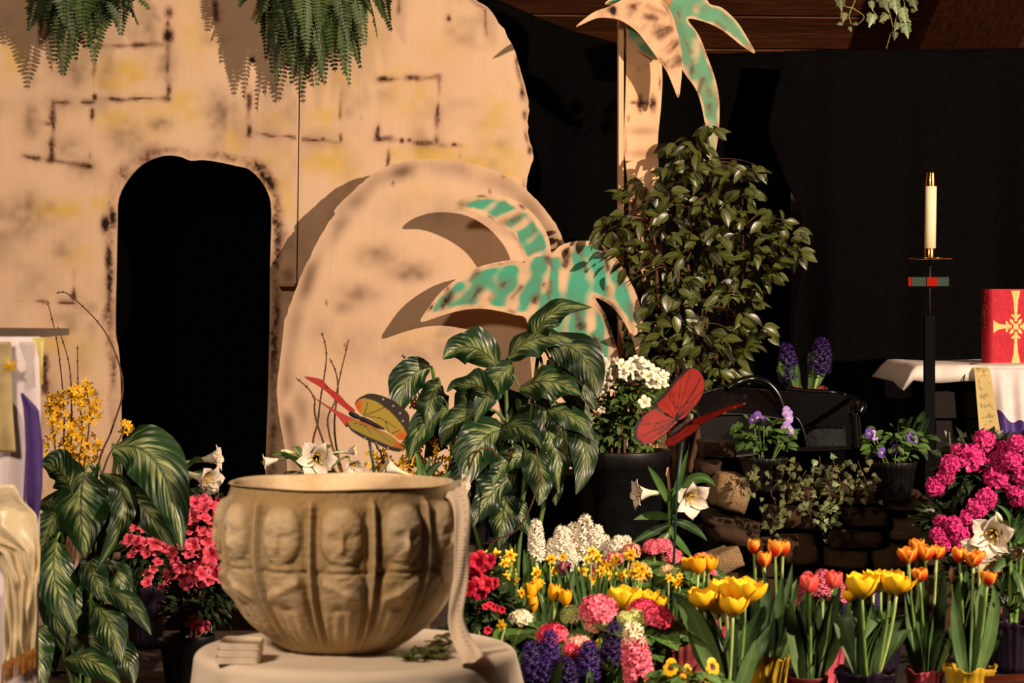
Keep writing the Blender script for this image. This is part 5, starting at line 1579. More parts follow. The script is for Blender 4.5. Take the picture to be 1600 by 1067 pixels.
# --- tulips, front row
tulip_plant('potted_tulips', 'wide open yellow tulips in the front row beside the yellow pansies', 'tulips in the front row', 5.08, (1142, fpy(5.08)), .058, .07, M_FDR, 'plastic',
    [(1099, 934, 19, .55, -.02, -.1), (1135, 922, 21, .5, 0, 0), (1167, 922, 22, .6, -.03, .15), (1146, 944, 19, .5, -.05, .05), (1122, 945, 16, .4, .03, -.1)], M_TY,
    [(1130, 1090, 950, 1052, 925, 34), (1135, 1100, 1010, 1075, 985, 34), (1140, 1110, 985, 1105, 948, 26), (1145, 1160, 1000, 1190, 948, 30), (1150, 1170, 1040, 1180, 1000, 26), (1138, 1120, 1020, 1160, 985, 40), (1140, 1140, 1010, 1150, 960, 24), (1142, 1122, 1030, 1128, 990, 30), (1146, 1185, 1020, 1205, 975, 24)], 1.22, seed=2)
tulip_plant('potted_tulips', 'tall orange-red tulips in a yellow wrapped pot before the stones', 'tulips in the front row', 5.35, (1199, fpy(5.35)), .048, .088, M_FY, 'foil',
    [(1178, 854, 12, .05, 0, -.1), (1194, 874, 13, .1, -.03, 0), (1211, 857, 14, .05, -.02, 0), (1224, 857, 13, .05, .02, .1)], M_TO,
    [(1195, 1180, 960, 1170, 905, 22), (1200, 1200, 960, 1194, 890, 24), (1205, 1230, 960, 1245, 905, 26), (1200, 1215, 980, 1222, 895, 22), (1205, 1240, 985, 1250, 1010, 26), (1195, 1185, 990, 1178, 930, 26), (1200, 1230, 955, 1238, 880, 16), (1203, 1210, 980, 1236, 985, 22), (1196, 1160, 980, 1150, 940, 20)], 1.0, seed=3)
tulip_plant('potted_tulips', 'two coral tulips in a dark red plastic pot', 'tulips in the front row', 5.2, (1262, fpy(5.2)), .042, .075, M_PRED, 'plastic',
    [(1265, 912, 16, .25, -.03, -.1), (1302, 906, 15, .2, 0, .1)], M_TC,
    [(1260, 1250, 990, 1262, 915, 26), (1263, 1290, 985, 1313, 905, 30), (1255, 1236, 1000, 1232, 930, 26), (1262, 1270, 1000, 1282, 935, 26), (1268, 1320, 1000, 1300, 975, 22), (1258, 1240, 1010, 1236, 985, 26), (1264, 1272, 1000, 1258, 940, 18)], 1.0, seed=4)
tulip_plant('potted_tulips', 'cluster of broad yellow tulips in a dark purple wrapped pot', 'tulips in the front row', 5.15, (1352, fpy(5.15)), .060, .085, M_FPU, 'foil',
    [(1347, 914, 21, .5, -.04, 0), (1376, 906, 18, .45, .02, 0), (1391, 908, 19, .45, -.03, 0), (1404, 912, 17, .75, -.05, .2), (1328, 930, 11, .2, .05, -.1), (1365, 905, 15, .3, .05, 0)], M_TY,
    [(1348, 1310, 940, 1312, 968, 34), (1352, 1380, 900, 1350, 1000, 40), (1358, 1375, 960, 1418, 960, 40), (1345, 1345, 960, 1340, 925, 26), (1352, 1370, 990, 1372, 945, 30), (1360, 1390, 1000, 1396, 940, 26), (1346, 1322, 990, 1325, 940, 24), (1350, 1362, 980, 1364, 940, 20), (1356, 1400, 990, 1425, 985, 24)], 1.2, seed=5)
tulip_plant('potted_tulips', 'five orange tulips with yellow tips in a pink wrapped pot', 'tulips in the front row', 5.25, (1445, fpy(5.25)), .040, .072, M_FPK, 'foil',
    [(1418, 867, 14, .45, -.02, -.12), (1432, 853, 12, .3, .03, -.05), (1447, 864, 13, .2, -.02, 0), (1464, 863, 12, .2, 0, .1), (1437, 898, 12, .4, -.06, -.05)], M_TO,
    [(1440, 1415, 970, 1418, 890, 20), (1443, 1440, 960, 1448, 880, 22), (1448, 1470, 960, 1475, 888, 22), (1450, 1485, 960, 1482, 1020, 32), (1438, 1425, 985, 1410, 950, 24), (1444, 1440, 985, 1437, 910, 22), (1446, 1462, 985, 1470, 950, 26), (1452, 1500, 985, 1490, 970, 22), (1441, 1428, 990, 1424, 930, 18)], 1.1, seed=6)
T6 = tulip_plant('potted_tulips', 'orange-red tulips and one closed bud in a yellow wrapped pot at the right', 'tulips in the front row', 5.2, (1515, fpy(5.2)), .052, .085, M_FY, 'foil',
    [(1499, 867, 13, .15, -.02, -.1), (1521, 873, 14, .5, -.03, 0), (1544, 903, 13, .4, -.05, .15), (1530, 868, 10, .3, .05, .1)], M_TO,
    [(1505, 1490, 970, 1500, 905, 20), (1512, 1505, 960, 1510, 880, 22), (1520, 1530, 960, 1535, 905, 24), (1525, 1560, 960, 1552, 915, 22), (1530, 1560, 960, 1560, 1000, 26), (1510, 1535, 985, 1542, 1008, 26), (1518, 1545, 985, 1553, 940, 22), (1508, 1492, 980, 1490, 925, 20), (1515, 1520, 985, 1526, 925, 24)], 1.05, seed=7)
a = P(1487, 912, 5.2); b = P(1487, 886, 5.2)
lily_bud(T6, a, b, .22, 'bud', M_TP if False else mnoise('brown_bud', '#7a4a32', '#9a6a48', 40, .6)); stem(T6, (P(1508, 0, 5.2)[0], 5.2, BZ + .07), a, -.005, .003, M_STEMG)
# --- tulips, behind
tulip_plant('potted_tulips', 'golden orange tulips in front of the pink hydrangea by the pale stone', 'tulips behind the front row', 5.55, (1092, fpy(5.55)), .045, .08, M_FGR, 'plastic',
    [(1077, 880, 12, .5, 0, -.2), (1091, 883, 15, .25, -.02, 0), (1108, 881, 14, .3, 0, .1), (1100, 876, 12, .3, .03, 0)], M_TOY,
    [(1090, 1078, 960, 1080, 905, 16), (1093, 1100, 960, 1104, 900, 18), (1092, 1090, 960, 1092, 910, 16), (1095, 1110, 970, 1112, 930, 18)], 1.0, seed=8)
tulip_plant('potted_tulips', 'closed deep yellow tulips standing above the cream hydrangea', 'tulips behind the front row', 5.5, (850, fpy(5.5)), .055, .085, M_FGR, 'plastic',
    [(829, 925, 15, .0, 0, 0), (838, 914, 12, .05, .03, 0), (832, 944, 14, .0, -.06, 0), (866, 927, 15, .05, 0, 0), (884, 934, 14, .1, -.03, 0)], M_TY2,
    [(838, 826, 1000, 818, 945, 14), (842, 836, 1000, 838, 935, 14), (850, 852, 1000, 850, 930, 16), (856, 868, 1000, 872, 945, 16), (862, 880, 1000, 890, 950, 16), (845, 858, 1000, 860, 925, 12)], .8, seed=9)
tulip_plant('potted_tulips', 'large open yellow tulips rising behind the pink hydrangeas', 'tulips behind the front row', 5.38, (985, fpy(5.38)), .055, .085, M_FGR, 'plastic',
    [(976, 935, 22, .5, -.02, 0), (1009, 934, 16, .7, 0, 0), (1026, 940, 13, .5, .02, .2), (962, 945, 15, .4, .04, -.2)], M_TY,
    [(980, 955, 1000, 950, 960, 24), (988, 1010, 1000, 1030, 960, 24), (984, 980, 1000, 985, 950, 20)], 1.15, seed=10)
tulip_plant('potted_tulips', 'one purple tulip and one dark bud among the daffodils', 'tulips behind the front row', 5.66, (893, fpy(5.66)), .05, .085, M_FGR, 'plastic',
    [(882, 889, 12, .05, 0, 0), (908, 908, 9, 0, -.03, 0)], M_TP,
    [(888, 875, 950, 872, 900, 12), (893, 895, 960, 898, 880, 13), (897, 912, 960, 918, 905, 13), (890, 884, 960, 888, 905, 11), (898, 925, 960, 930, 910, 11)], .95, seed=11)
# --- daffodils
pot_of_daffodils('daffodils on tall stems beside the red azalea near the bowl', 5.62, 785, BZ, [(774, 866, 11), (797, 868, 12), (789, 879, 9), (783, 885, 9), (799, 895, 10), (790, 901, 9), (804, 906, 11), (815, 926, 9), (768, 888, 9), (796, 882, 8)], M_FY, 'pots of daffodils')
pot_of_daffodils('short daffodils peeping between the bowl and the red azalea', 5.68, 728, BZ, [(725, 868, 10), (722, 888, 9), (760, 866, 8)], M_FGR, 'pots of daffodils', nleaf=8)
pot_of_daffodils('daffodils around the purple tulip below the white hyacinths', 5.6, 862, BZ, [(838, 894, 11), (861, 873, 10), (866, 892, 9), (845, 910, 8), (910, 893, 11), (880, 870, 8)], M_FY, 'pots of daffodils', nleaf=20)
pot_of_daffodils('dense clump of daffodils below the salmon hydrangea in mid bed', 5.58, 932, BZ, [(925, 862, 10), (933, 870, 10), (945, 884, 12), (940, 892, 10), (927, 904, 11), (950, 900, 9), (962, 874, 11), (970, 898, 11), (985, 866, 13), (955, 888, 10), (918, 874, 8)], M_FY, 'pots of daffodils', nleaf=24)
pot_of_daffodils('daffodils over the yellow and pink hydrangea behind the big yellow tulips', 5.56, 1000, BZ, [(996, 886, 12), (1004, 890, 11), (990, 895, 9), (1012, 898, 9), (978, 896, 9), (1000, 900, 8)], M_FGR, 'pots of daffodils', nleaf=18)
pot_of_daffodils('two small daffodils beside the green stake of the red butterfly', 5.5, 1052, BZ, [(1058, 910, 10), (1046, 903, 8), (1062, 900, 7)], M_FGR, 'pots of daffodils', nleaf=12)
pot_of_daffodils('single low daffodil beside the round white table', 4.98, 775, BZ, [(784, 976, 10, -.6, .1)], M_FGR, 'pots of daffodils', rt=.045, nleaf=5)
# --- white hyacinths
hyacinth_pot('white hyacinth spike standing alone left of the white clump', 5.86, 838, BZ, [(838, 872, 813, 38)], M_HYW, M_FPU, 'pots of white hyacinths')
hyacinth_pot('thick clump of white hyacinth spikes, tallest of the white flowers', 5.88, 905, BZ, [(878, 878, 822, 44), (896, 876, 818, 46), (914, 880, 806, 48), (932, 876, 822, 44), (944, 872, 836, 36), (864, 872, 840, 32), (890, 892, 848, 36), (922, 890, 850, 34)], M_HYW, M_FPU, 'pots of white hyacinths', rt=.075, nleaf=16)
hyacinth_pot('white hyacinth leaning right beside the salmon hydrangea', 5.84, 962, BZ, [(956, 876, 838, 38, 968), (974, 872, 838, 32, 980)], M_HYW, M_FPU, 'pots of white hyacinths')
# --- purple and pink hyacinths in front
hyacinth_pot('purple hyacinths at the front beside the round white table', 4.92, 848, BZ, [(836, 1078, 1002, 58, 830), (858, 1044, 985, 46, 860), (852, 1076, 1018, 48)], M_HYP, M_FPU, 'pots of purple hyacinths', h=.05)
hyacinth_pot('purple hyacinth between the salmon and pink hydrangea heads in front', 4.98, 918, BZ, [(918, 1062, 1002, 56, 922)], M_HYP, M_FPU, 'pots of purple hyacinths', h=.05)
hyacinth_pot('dark purple hyacinth left of the rose and cream hyacinth', 5.06, 957, BZ, [(954, 1040, 972, 46, 960)], M_HYDP, M_FPU, 'pots of purple hyacinths', h=.05)
hyacinth_pot('shaded dark purple hyacinth low between two purple ones', 4.9, 884, BZ, [(884, 1082, 1026, 52)], M_HYDP, M_FPU, 'pots of purple hyacinths', h=.05, rt=.04)
hyacinth_pot('rose pink hyacinth with cream tip at the very front', 4.96, 995, BZ, [(1000, 1068, 972, 64, 986)], M_HYR, M_FR, None, h=.05)
hyacinth_pot('starry pink hyacinths behind the coral tulips', 5.5, 1280, BZ, [(1262, 925, 893, 36), (1285, 930, 890, 44), (1308, 938, 905, 40), (1248, 945, 915, 26)], M_HYPK, M_FPK, None)
hyacinth_pot('small purple hyacinth glimpsed between the broad yellow tulips', 5.6, 1368, BZ, [(1368, 955, 925, 16), (1318, 962, 938, 16)], M_HYP, M_FPU, 'pots of purple hyacinths', nleaf=9)
# --- hydrangeas
hydrangea_pot('pink and green hydrangea heads around the big yellow tulips in front', 5.14, 962, BZ, [(934, 944, 31, 'pink'), (1008, 948, 27, 'hot'), (1030, 958, 25, 'hot'), (893, 956, 19, 'green'), (998, 962, 20, 'green'), (1018, 964, 19, 'green'), (932, 968, 21, 'salmon'), (978, 962, 14, 'green')], M_FDR, 'hydrangeas in the bed', rt=.075, h=.09, nleaf=30, leaf=.085)
hydrangea_pot('hot pink hydrangea above the purple hyacinths by the table', 5.06, 868, BZ, [(862, 986, 25, 'hot'), (905, 1004, 22, 'salmon'), (895, 1012, 16, 'hot')], M_FDR, 'hydrangeas in the bed', nleaf=20, leaf=.07, h=.06)
hydrangea_pot('cream hydrangea head under the closed yellow tulips', 5.3, 815, BZ, [(815, 961, 18, 'white'), (805, 962, 12, 'white')], M_FGR, 'hydrangeas in the bed', nleaf=16, leaf=.085)
hydrangea_pot('pink hydrangeas at the back beside the butterfly stake', 5.82, 1040, BZ, [(1020, 851, 16, 'pink'), (1036, 849, 16, 'pink'), (1050, 864, 17, 'pink'), (986, 858, 17, 'salmon')], M_FPK, 'hydrangeas in the bed', nleaf=20, leaf=.08)
hydrangea_pot('faded pink and yellow hydrangeas behind the daffodil clump', 5.76, 995, BZ, [(1000, 890, 20, 'mixed'), (940, 880, 16, 'salmon'), (960, 870, 14, 'pink'), (930, 890, 14, 'hot')], M_FPK, 'hydrangeas in the bed', nleaf=14)
hydrangea_pot('small greenish hydrangea beside the butterfly stake', 5.62, 1048, BZ, [(1043, 888, 12, 'mixed'), (1056, 892, 10, 'green')], M_FGR, 'hydrangeas in the bed', rt=.045, nleaf=12, leaf=.06)
hydrangea_pot('pink hydrangea behind the golden orange tulips', 5.78, 1096, BZ, [(1098, 872, 18, 'pink'), (1108, 895, 14, 'pink'), (1076, 895, 12, 'salmon')], M_FPK, 'hydrangeas in the bed', nleaf=8)
# --- yellow pansies, very front
viola_pot('potted_pansies', 'yellow pansies with dark faces at the very front of the bed', 4.85, 1075, BZ, [(1048, 1043, 15, PAN, -.1), (1074, 1046, 9, PAN, .3), (1113, 1042, 15, PAN, .5), (1066, 1062, 10, PAN, 0), (1105, 1062, 8, PAN, .1)], M_FGR, None, 'plastic', .05, .05, 60, (60, 22), (1080, 1062), .03)
# rose wrapped pots standing among the front row, their plants hidden
for (x, yt, lab, rt_) in ((1062, 985, 'crumpled rose foil pot wrap behind the yellow pansies', .055),):
    c = P(x, 0, 5.25); c[2] = BZ
    t = thing('wrapped_pot', lab, 'flower pot', c)
    pot(t, c, rt_, .042, .125, M_FDR, 'foil', seed=77)
    for k in range(7):
        a = rnd(0, 6.28); blade(t, c + np.array([0, 0, .10]), c + np.array([.03 * math.cos(a), .03 * math.sin(a), .16]), c + np.array([.08 * math.cos(a), .06 * math.sin(a), .15]), .02, M_LF_HYD, None, 'oval')

# ============================================================= shrubs with blossoms
def shrub(name, label, Y, footx, footz, potargs, blossoms, mesh, leafblobs, nleaf, leafsize, group=None, part='blossom', facing=-.8, leafmat=None, fs=1.0):
    """blossoms (x, y, r_px[, dy]); leafblobs (x, y, rx, ry) in pixels"""
    c = P(footx, 0, Y); c[2] = footz
    t = thing(name, label, 'flowering shrub', c, group)
    rt, h, pm, kind = potargs
    pot(t, c, rt, rt * .78, h, pm, kind, seed=int(footx))
    cx = np.mean([b[0] for b in blossoms]); cy = np.mean([b[1] for b in blossoms])
    ctr = P(cx, cy + 20, Y + .1)
    for b in blossoms:
        q = P(b[0], b[1], Y + (b[3] if len(b) > 3 else rnd(-.06, .02)))
        d = unit(unit(q - ctr) * np.array([1, .6, 1]) + np.array([0, facing, .25]))
        inst(mesh, part, frame(q, d + .4 * rdir(), S(b[2], Y) * fs * rnd(.85, 1.2), rnd(0, 6)), t)
    mb = MB(); cs = [(P(x, y, Y + .06), (S(rx, Y), S(max(rx, ry), Y) * .6, S(ry, Y))) for x, y, rx, ry in leafblobs]
    scatter_leaves(mb, cs, nleaf, leafsize, mesh_pts(LEAF_SMALL), int(footx), .5)
    o = mb.build('foliage', leafmat or M_LF_DARK, t); o['kind'] = 'stuff'
    for i in range(8):
        k = cs[i % len(cs)]
        stem(t, (c[0] + rnd(-.015, .015), c[1] + rnd(-.015, .015), c[2] + h * .84), np.asarray(k[0]) + np.array([rnd(-.5, .5) * k[1][0], 0, -k[1][2] * .3]), rnd(-.03, .03), .005, M_TWIG, 'branch', 7, .002)
    return t
def spread(cx, cy, rx, ry, n, r, seed, dy=-.05):
    rg = random.Random(seed); out = []
    for k in range(n * 30):
        a = rg.uniform(0, 6.283); q = math.sqrt(rg.random())
        x, y = cx + rx * q * math.cos(a), cy + ry * q * math.sin(a)
        if all((x - o[0]) ** 2 + (y - o[1]) ** 2 > (r * 1.05) ** 2 for o in out):
            out.append((x, y, r * rg.uniform(.85, 1.15), dy * (1 - q) + rg.uniform(-.02, .02)))
        if len(out) >= n: break
    return out
# plank bench at the foot of the tomb door
M_BENCH = wood('bench_wood', '#2a211c', '#43362c', (1, 10, 10), 5, .75)
g = thing('plank_bench', 'low grey-brown plank step with flower pots before the dark doorway', 'step', (P(230, 0, 7.2)[0], 7.2, 0))
for (xa, xb, Ya, Yb, z) in ((60, 420, 7.22, 7.50, .172), (60, 420, 7.51, 7.80, .172), (60, 420, 6.66, 6.92, .12), (60, 420, 6.93, 7.19, .12)):
    a, b = P(xa, 0, 7.3)[0], P(xb, 0, 7.3)[0]
    mb = MB(); mb.box(((a + b) / 2, (Ya + Yb) / 2, z - .02), (b - a, Yb - Ya, .04)); mb.build('plank', M_BENCH, g, smooth=False)
    for xx in (a + .1, b - .1):
        mb = MB(); mb.box((xx, (Ya + Yb) / 2, (z - .04) / 2), (.05, Yb - Ya - .04, z - .04)); mb.build('leg', M_BENCH, g, smooth=False)
bl = spread(312, 806, 46, 26, 30, 12, 1) + spread(308, 895, 44, 18, 26, 12, 2) + spread(330, 850, 30, 20, 8, 12, 3) + spread(306, 975, 20, 8, 5, 10, 4) + spread(282, 865, 16, 14, 4, 11, 6) + [(302, 852, 12, -.06), (330, 868, 14, -.06), (345, 800, 12)]
shrub('pink_azalea', 'bright pink azalea in a black pot left of the stone font', 6.9, 300, .12, (.062, .165, M_POTBLACK, 'plastic'), bl, AZP, [(310, 810, 50, 36), (305, 890, 50, 40), (300, 950, 46, 30), (330, 940, 40, 40)], 700, .042, 'azaleas', fs=.95)
bl2 = spread(235, 850, 36, 40, 12, 11, 7) + spread(250, 900, 26, 20, 6, 10, 8)
shrub('pink_azalea', 'shaded pink azalea in purple foil behind the broad left leaves', 7.42, 228, .172, (.062, .17, M_FPU, 'foil'), bl2, AZP, [(235, 860, 42, 50), (232, 920, 36, 40)], 600, .042, 'azaleas', fs=.9)
# red azalea between bowl and daffodils
bl3 = [(749, 876, 15), (757, 885, 14), (738, 882, 13), (740, 900, 14), (728, 905, 13), (746, 915, 13), (760, 912, 14), (733, 920, 12), (752, 925, 13), (770, 912, 11), (724, 890, 10), (765, 875, 10)] + [(x, y, 6) for x, y in ((765, 944), (775, 950), (784, 953), (758, 948), (762, 985), (770, 948))]
shrub('red_azalea', 'crimson azalea beside the right edge of the stone font', 5.32, 748, BZ, (.05, .09, M_FGR, 'plastic'), bl3, AZR, [(748, 905, 34, 34), (755, 950, 44, 36), (780, 985, 50, 40), (770, 1010, 60, 30)], 700, .036, fs=1.0)
# magenta rhododendron at the right
rb = [(1514, 718, 25), (1538, 690, 18), (1486, 726, 18), (1478, 744, 18), (1462, 760, 17), (1556, 745, 23), (1569, 704, 20), (1589, 694, 19), (1580, 720, 18), (1594, 741, 18), (1591, 773, 20), (1541, 780, 18, -.03), (1526, 795, 17, -.03), (1511, 808, 17, -.03), (1490, 821, 16, -.03), (1466, 836, 15, -.02), (1500, 838, 16, -.03), (1477, 849, 15, -.02), (1470, 815, 13, .0), (1525, 822, 14, -.02), (1555, 715, 16), (1572, 757, 15), (1545, 728, 15), (1496, 704, 13), (1535, 850, 14, .14), (1610, 715, 18), (1612, 760, 18), (1625, 735, 18)]
shrub('magenta_rhododendron', 'large magenta rhododendron in front of the altar at the right', 6.75, 1550, 0.0, (.14, .30, M_POTBLACK, 'plastic'), rb, TRUSS, [(1520, 740, 50, 50), (1580, 740, 50, 50), (1500, 820, 50, 44), (1560, 830, 60, 60), (1540, 900, 60, 40)], 1100, .06, part='flower_truss', facing=-.5, fs=1.05)
# white azalea on its black crate
wb = spread(936, 585, 20, 24, 14, 10, 21) + spread(985, 577, 38, 13, 22, 10, 22) + spread(1022, 592, 18, 14, 9, 9, 23) + [(938, 600, 12), (945, 606, 10), (1007, 628, 10), (940, 640, 7), (930, 560, 14), (925, 575, 14)]
shrub('white_azalea', 'white azalea bush above a black pot beside the variegated leaves', 7.35, 968, .52, (.15, .26, M_POTBLACK, 'plastic'), wb, AZW_, [(985, 610, 52, 34), (980, 650, 54, 44), (960, 680, 48, 26), (1000, 680, 30, 24)], 1000, .034, fs=1.0, leafmat=mleaf('light_shrub_leaf', '#24401a', '#6a863c', .4, .4, .2, 1.0, 3))
g = thing('added_dark_crate', 'long black draped crate added to darken the gap before the round stone', 'crate', (P(870, 0, 7.65)[0], 7.80, 0))  # added black cover that keeps the stone's foot and palm trunk dark
a = P(870, 0, 7.65)
mb = MB(); nx = 200; th = np.linspace(0, 2 * PI, nx, endpoint=False)
rows = []
for i, (k, z) in enumerate(((0, .679), (.5, .679), (.95, .679), (1.0, .672), (1.02, .58), (1.03, .35), (1.04, .15), (1.05, .003))):
    sx = np.sign(np.cos(th)) * np.abs(np.cos(th)) ** .3; sy = np.sign(np.sin(th)) * np.abs(np.sin(th)) ** .3
    kk = k * (1 + (.03 * np.sin(th * 31 + 1) * max(0, i - 3) / 4))
    rows.append(np.stack([a[0] + .35 * kk * sx, 7.80 + .17 * kk * sy, np.full(nx, z)], -1))
mb.grid(np.array(rows), cv=True); mb.build('drape', M_BLACK, g)
mb = MB(); mb.box((a[0], 7.80, .33), (.62, .26, .65)); mb.build('crate_box', M_RAW, g, smooth=False)
g = thing('plant_stand', 'black plinth under the white azalea pot', 'stand', (P(968, 0, 7.35)[0], 7.36, 0))
a = P(968, 0, 7.35)
mb = MB(); mb.lathe([(0, .519), (.15, .519), (.155, .512), (.155, .48), (.15, .47), (.15, .04), (.17, .03), (.17, 0), (0, 0)], (a[0], 7.36, 0), 40); mb.build('plinth', M_BLACK, g)
# ============================================================= lilies
lily_plant('white lily with two trumpets and a green bud before the dark doorway', 7.0, 290, [(285, 745)],
    [(292, 722, 358, 712, -.03, .75), (290, 738, 343, 758, -.09, .95)], [(281, 730, 277, 763)],
    [(283, 760, 275, 725, 264, 683, 9), (284, 758, 285, 720, 268, 690, 10), (285, 740, 300, 712, 316, 716, 10), (284, 760, 240, 740, 232, 708, 8), (286, 750, 315, 735, 335, 738, 12), (284, 770, 310, 765, 330, 768, 12), (284, 775, 262, 755, 262, 762, 9)], potz=.12, group='lilies')
lily_plant('white lily facing the viewer above the left rim of the stone font', 6.75, 478, [(478, 722), (520, 728)],
    [(452, 715, 400, 724, -.02, .7), (495, 712, 494, 721, -.13, 1.15, .03), (512, 708, 569, 703, -.01, .55), (545, 715, 557, 735, -.06, 1.1), (470, 735, 448, 748, -.03, .8)], [(462, 708, 438, 704)],
    [(478, 740, 455, 700, 425, 712, 9), (480, 735, 470, 690, 455, 700, 8), (482, 735, 505, 690, 520, 698, 9), (484, 740, 520, 700, 540, 706, 9), (478, 745, 450, 735, 432, 752, 12), (484, 745, 520, 735, 548, 750, 13), (482, 748, 500, 740, 526, 757, 14), (476, 750, 468, 740, 455, 768, 12), (480, 740, 482, 730, 470, 765, 14)], group='lilies')
lily_plant('white lily leaning left below the yellow butterfly behind the font', 6.6, 655, [(655, 735)],
    [(645, 745, 588, 722, -.02, .9), (672, 748, 742, 768, -.05, .9), (660, 757, 735, 790, -.07, .8)], [],
    [(655, 770, 660, 720, 648, 706, 11), (654, 775, 665, 740, 672, 712, 11), (656, 770, 640, 745, 622, 752, 12), (655, 775, 690, 750, 705, 735, 12), (655, 760, 680, 720, 692, 724, 12), (654, 775, 645, 760, 632, 772, 12)], group='lilies')
lily_plant('white lily pair hanging beside the butterfly stake before the stones', 6.45, 1050, [(1046, 770)],
    [(1040, 769, 979, 772, -.04, .95), (1062, 764, 1089, 787, -.11, 1.15)], [],
    [(1048, 800, 1060, 750, 1075, 702, 12), (1046, 790, 1030, 750, 1012, 728, 12), (1050, 775, 1090, 725, 1118, 760, 18), (1048, 810, 1020, 800, 990, 812, 14), (1046, 820, 1020, 830, 985, 850, 14), (1050, 815, 1080, 815, 1105, 845, 14), (1050, 830, 1065, 850, 1082, 872, 14), (1047, 830, 1030, 850, 1015, 862, 14), (1048, 800, 1050, 840, 1045, 860, 20)], group='lilies')
lily_plant('large white lily facing the viewer beside the orange tulips at the right edge', 5.75, 1580, [(1578, 830), (1596, 850)],
    [(1560, 828, 1545, 842, -.12, 1.12), (1546, 850, 1524, 864, -.11, 1.0, .08), (1606, 858, 1583, 866, -.04, 1.0), (1560, 868, 1540, 884, -.10, .9, .1)], [(1570, 818, 1556, 800)],
    [(1578, 850, 1590, 800, 1556, 788, 8), (1580, 850, 1588, 810, 1594, 800, 9), (1582, 850, 1600, 830, 1604, 812, 9), (1584, 860, 1610, 850, 1620, 830, 12), (1580, 880, 1560, 870, 1548, 905, 14), (1582, 890, 1575, 900, 1562, 935, 16), (1584, 890, 1596, 900, 1602, 940, 16), (1582, 870, 1570, 880, 1575, 930, 14), (1582, 900, 1590, 930, 1582, 965, 14)],
    potz=BZ - .001, poth=.11, potmat=M_FPU, potkind='foil', rt=.065, group='lilies')
lily_plant('pale lilies in the shade under the variegated leaves', 7.42, 735, [(735, 690)], [(755, 672, 694, 690, -.03, .9), (770, 676, 725, 660, -.02, 1.0), (800, 690, 800, 712, -.05, .9, -.2)], [], [(735, 720, 720, 690, 700, 705, 12), (738, 720, 760, 700, 780, 715, 12)], potz=.5, group='lilies')
mb = MB(); q = P(735, 0, 7.42); mb.box((q[0], 7.42, .249), (.24, .24, .498), None); tag(mb.build('wooden_crate', M_BENCH, loc=(q[0], 7.42, 0), smooth=False), 'dark crate hidden under the shaded lilies by the round stone', 'crate')

# ============================================================= variegated foliage plants
t = NT('variegated_leaf')
u, v, _ = t.tv()
av = t.math('ABSOLUTE', v)
nz = t.noise(26, 4)
nb = t.noise(9, 3)
ph_ = t.math('SUBTRACT', t.math('MULTIPLY', u, 10.0), t.math('MULTIPLY', av, 3.4))
st_ = t.math('SINE', t.math('ADD', t.math('MULTIPLY', ph_, 2 * PI), t.math('ADD', t.math('MULTIPLY', nz, 5.0), t.math('MULTIPLY', nb, 7.0))))
sg_ = t.math('ADD', t.math('MULTIPLY', t.math('SIGN', v), 7.0), t.math('MULTIPLY', t.rand(), 90.0))
cv_ = t.n('CombineXYZ', {0: t.math('MULTIPLY', ph_, 1.7), 1: sg_, 2: t.math('MULTIPLY', av, .8)})
f1 = t.n('TexNoise', {'Vector': cv_.outputs[0], 'Scale': 1.0, 'Detail': 3, 'Roughness': .6}).outputs['Fac']
cv2 = t.n('CombineXYZ', {0: t.math('MULTIPLY', ph_, 7.0), 1: sg_, 2: t.math('MULTIPLY', av, 2.0)})
f2 = t.n('TexNoise', {'Vector': cv2.outputs[0], 'Scale': 1.0, 'Detail': 2}).outputs['Fac']
reach = t.math('SUBTRACT', t.math('MULTIPLY', f1, 2.4), .86)
mask = t.math('MULTIPLY', t.ramp(t.math('SUBTRACT', av, reach), .14, -.22), t.ramp(f2, .30, .62))
mask = t.math('MULTIPLY', mask, t.ramp(av, .98, .7))
mask = t.math('MULTIPLY', mask, t.math('ADD', .45, t.math('MULTIPLY', t.ramp(t.math('ADD', nb, t.math('MULTIPLY', t.rand(), .4)), .38, .80), .55)))
dk = t.mix(t.rand(), srgb('#0f2414'), srgb('#1c3a1a'))
c_ = t.mix(mask, dk, srgb('#8c9a60'))
mid = t.ramp(av, .07, .02)
c_ = t.mix(t.math('MULTIPLY', mid, .8), c_, srgb('#233518'))
t.bump(t.math('ADD', t.math('SINE', t.math('MULTIPLY', ph_, 2 * PI)), t.math('MULTIPLY', mid, -3.0)), .25, .004)
M_DIEF = t.done(c_, .38, .4)
M_CANE = mnoise('leaf_cane', '#3f5a2a', '#5a7338', 20, .5)
def dleaf(parent, Y, b, c, e, wp, dy=(0, 0, 0), yaw=.3, wave=.16, fold=.22, ph=0.0, stem_from=None):
    A, Cc, B = P(b[0], b[1], Y + dy[0]), P(c[0], c[1], Y + dy[1]), P(e[0], e[1], Y + dy[2])
    n = 16; s_ = qbez(A, Cc, B, n); u = np.linspace(0, 1, n)
    w_ = S(wp, Y) / 2 * np.clip(np.sin(PI * np.clip(u * .96 + .03, 0, 1) ** .78) ** .85, .015, 1)
    d = unit(B - A); side = np.cross(d, (0, 1, 0)); side = unit(side + np.array([0, yaw, 0]))
    mb = MB(); mb.ribbon(s_, w_, side, 9, fold, wave, 2.2, ph)
    o = mb.build('leaf', M_DIEF, parent)
    if stem_from is not None:
        mb = MB(); mb.tube(qbez(stem_from, (np.asarray(stem_from) + A) / 2 + np.array([0, 0, .05]), A, 8), [.006] * 4 + [.005, .004, .0035, .003], 6); mb.build('leaf_stalk', M_CANE, parent)
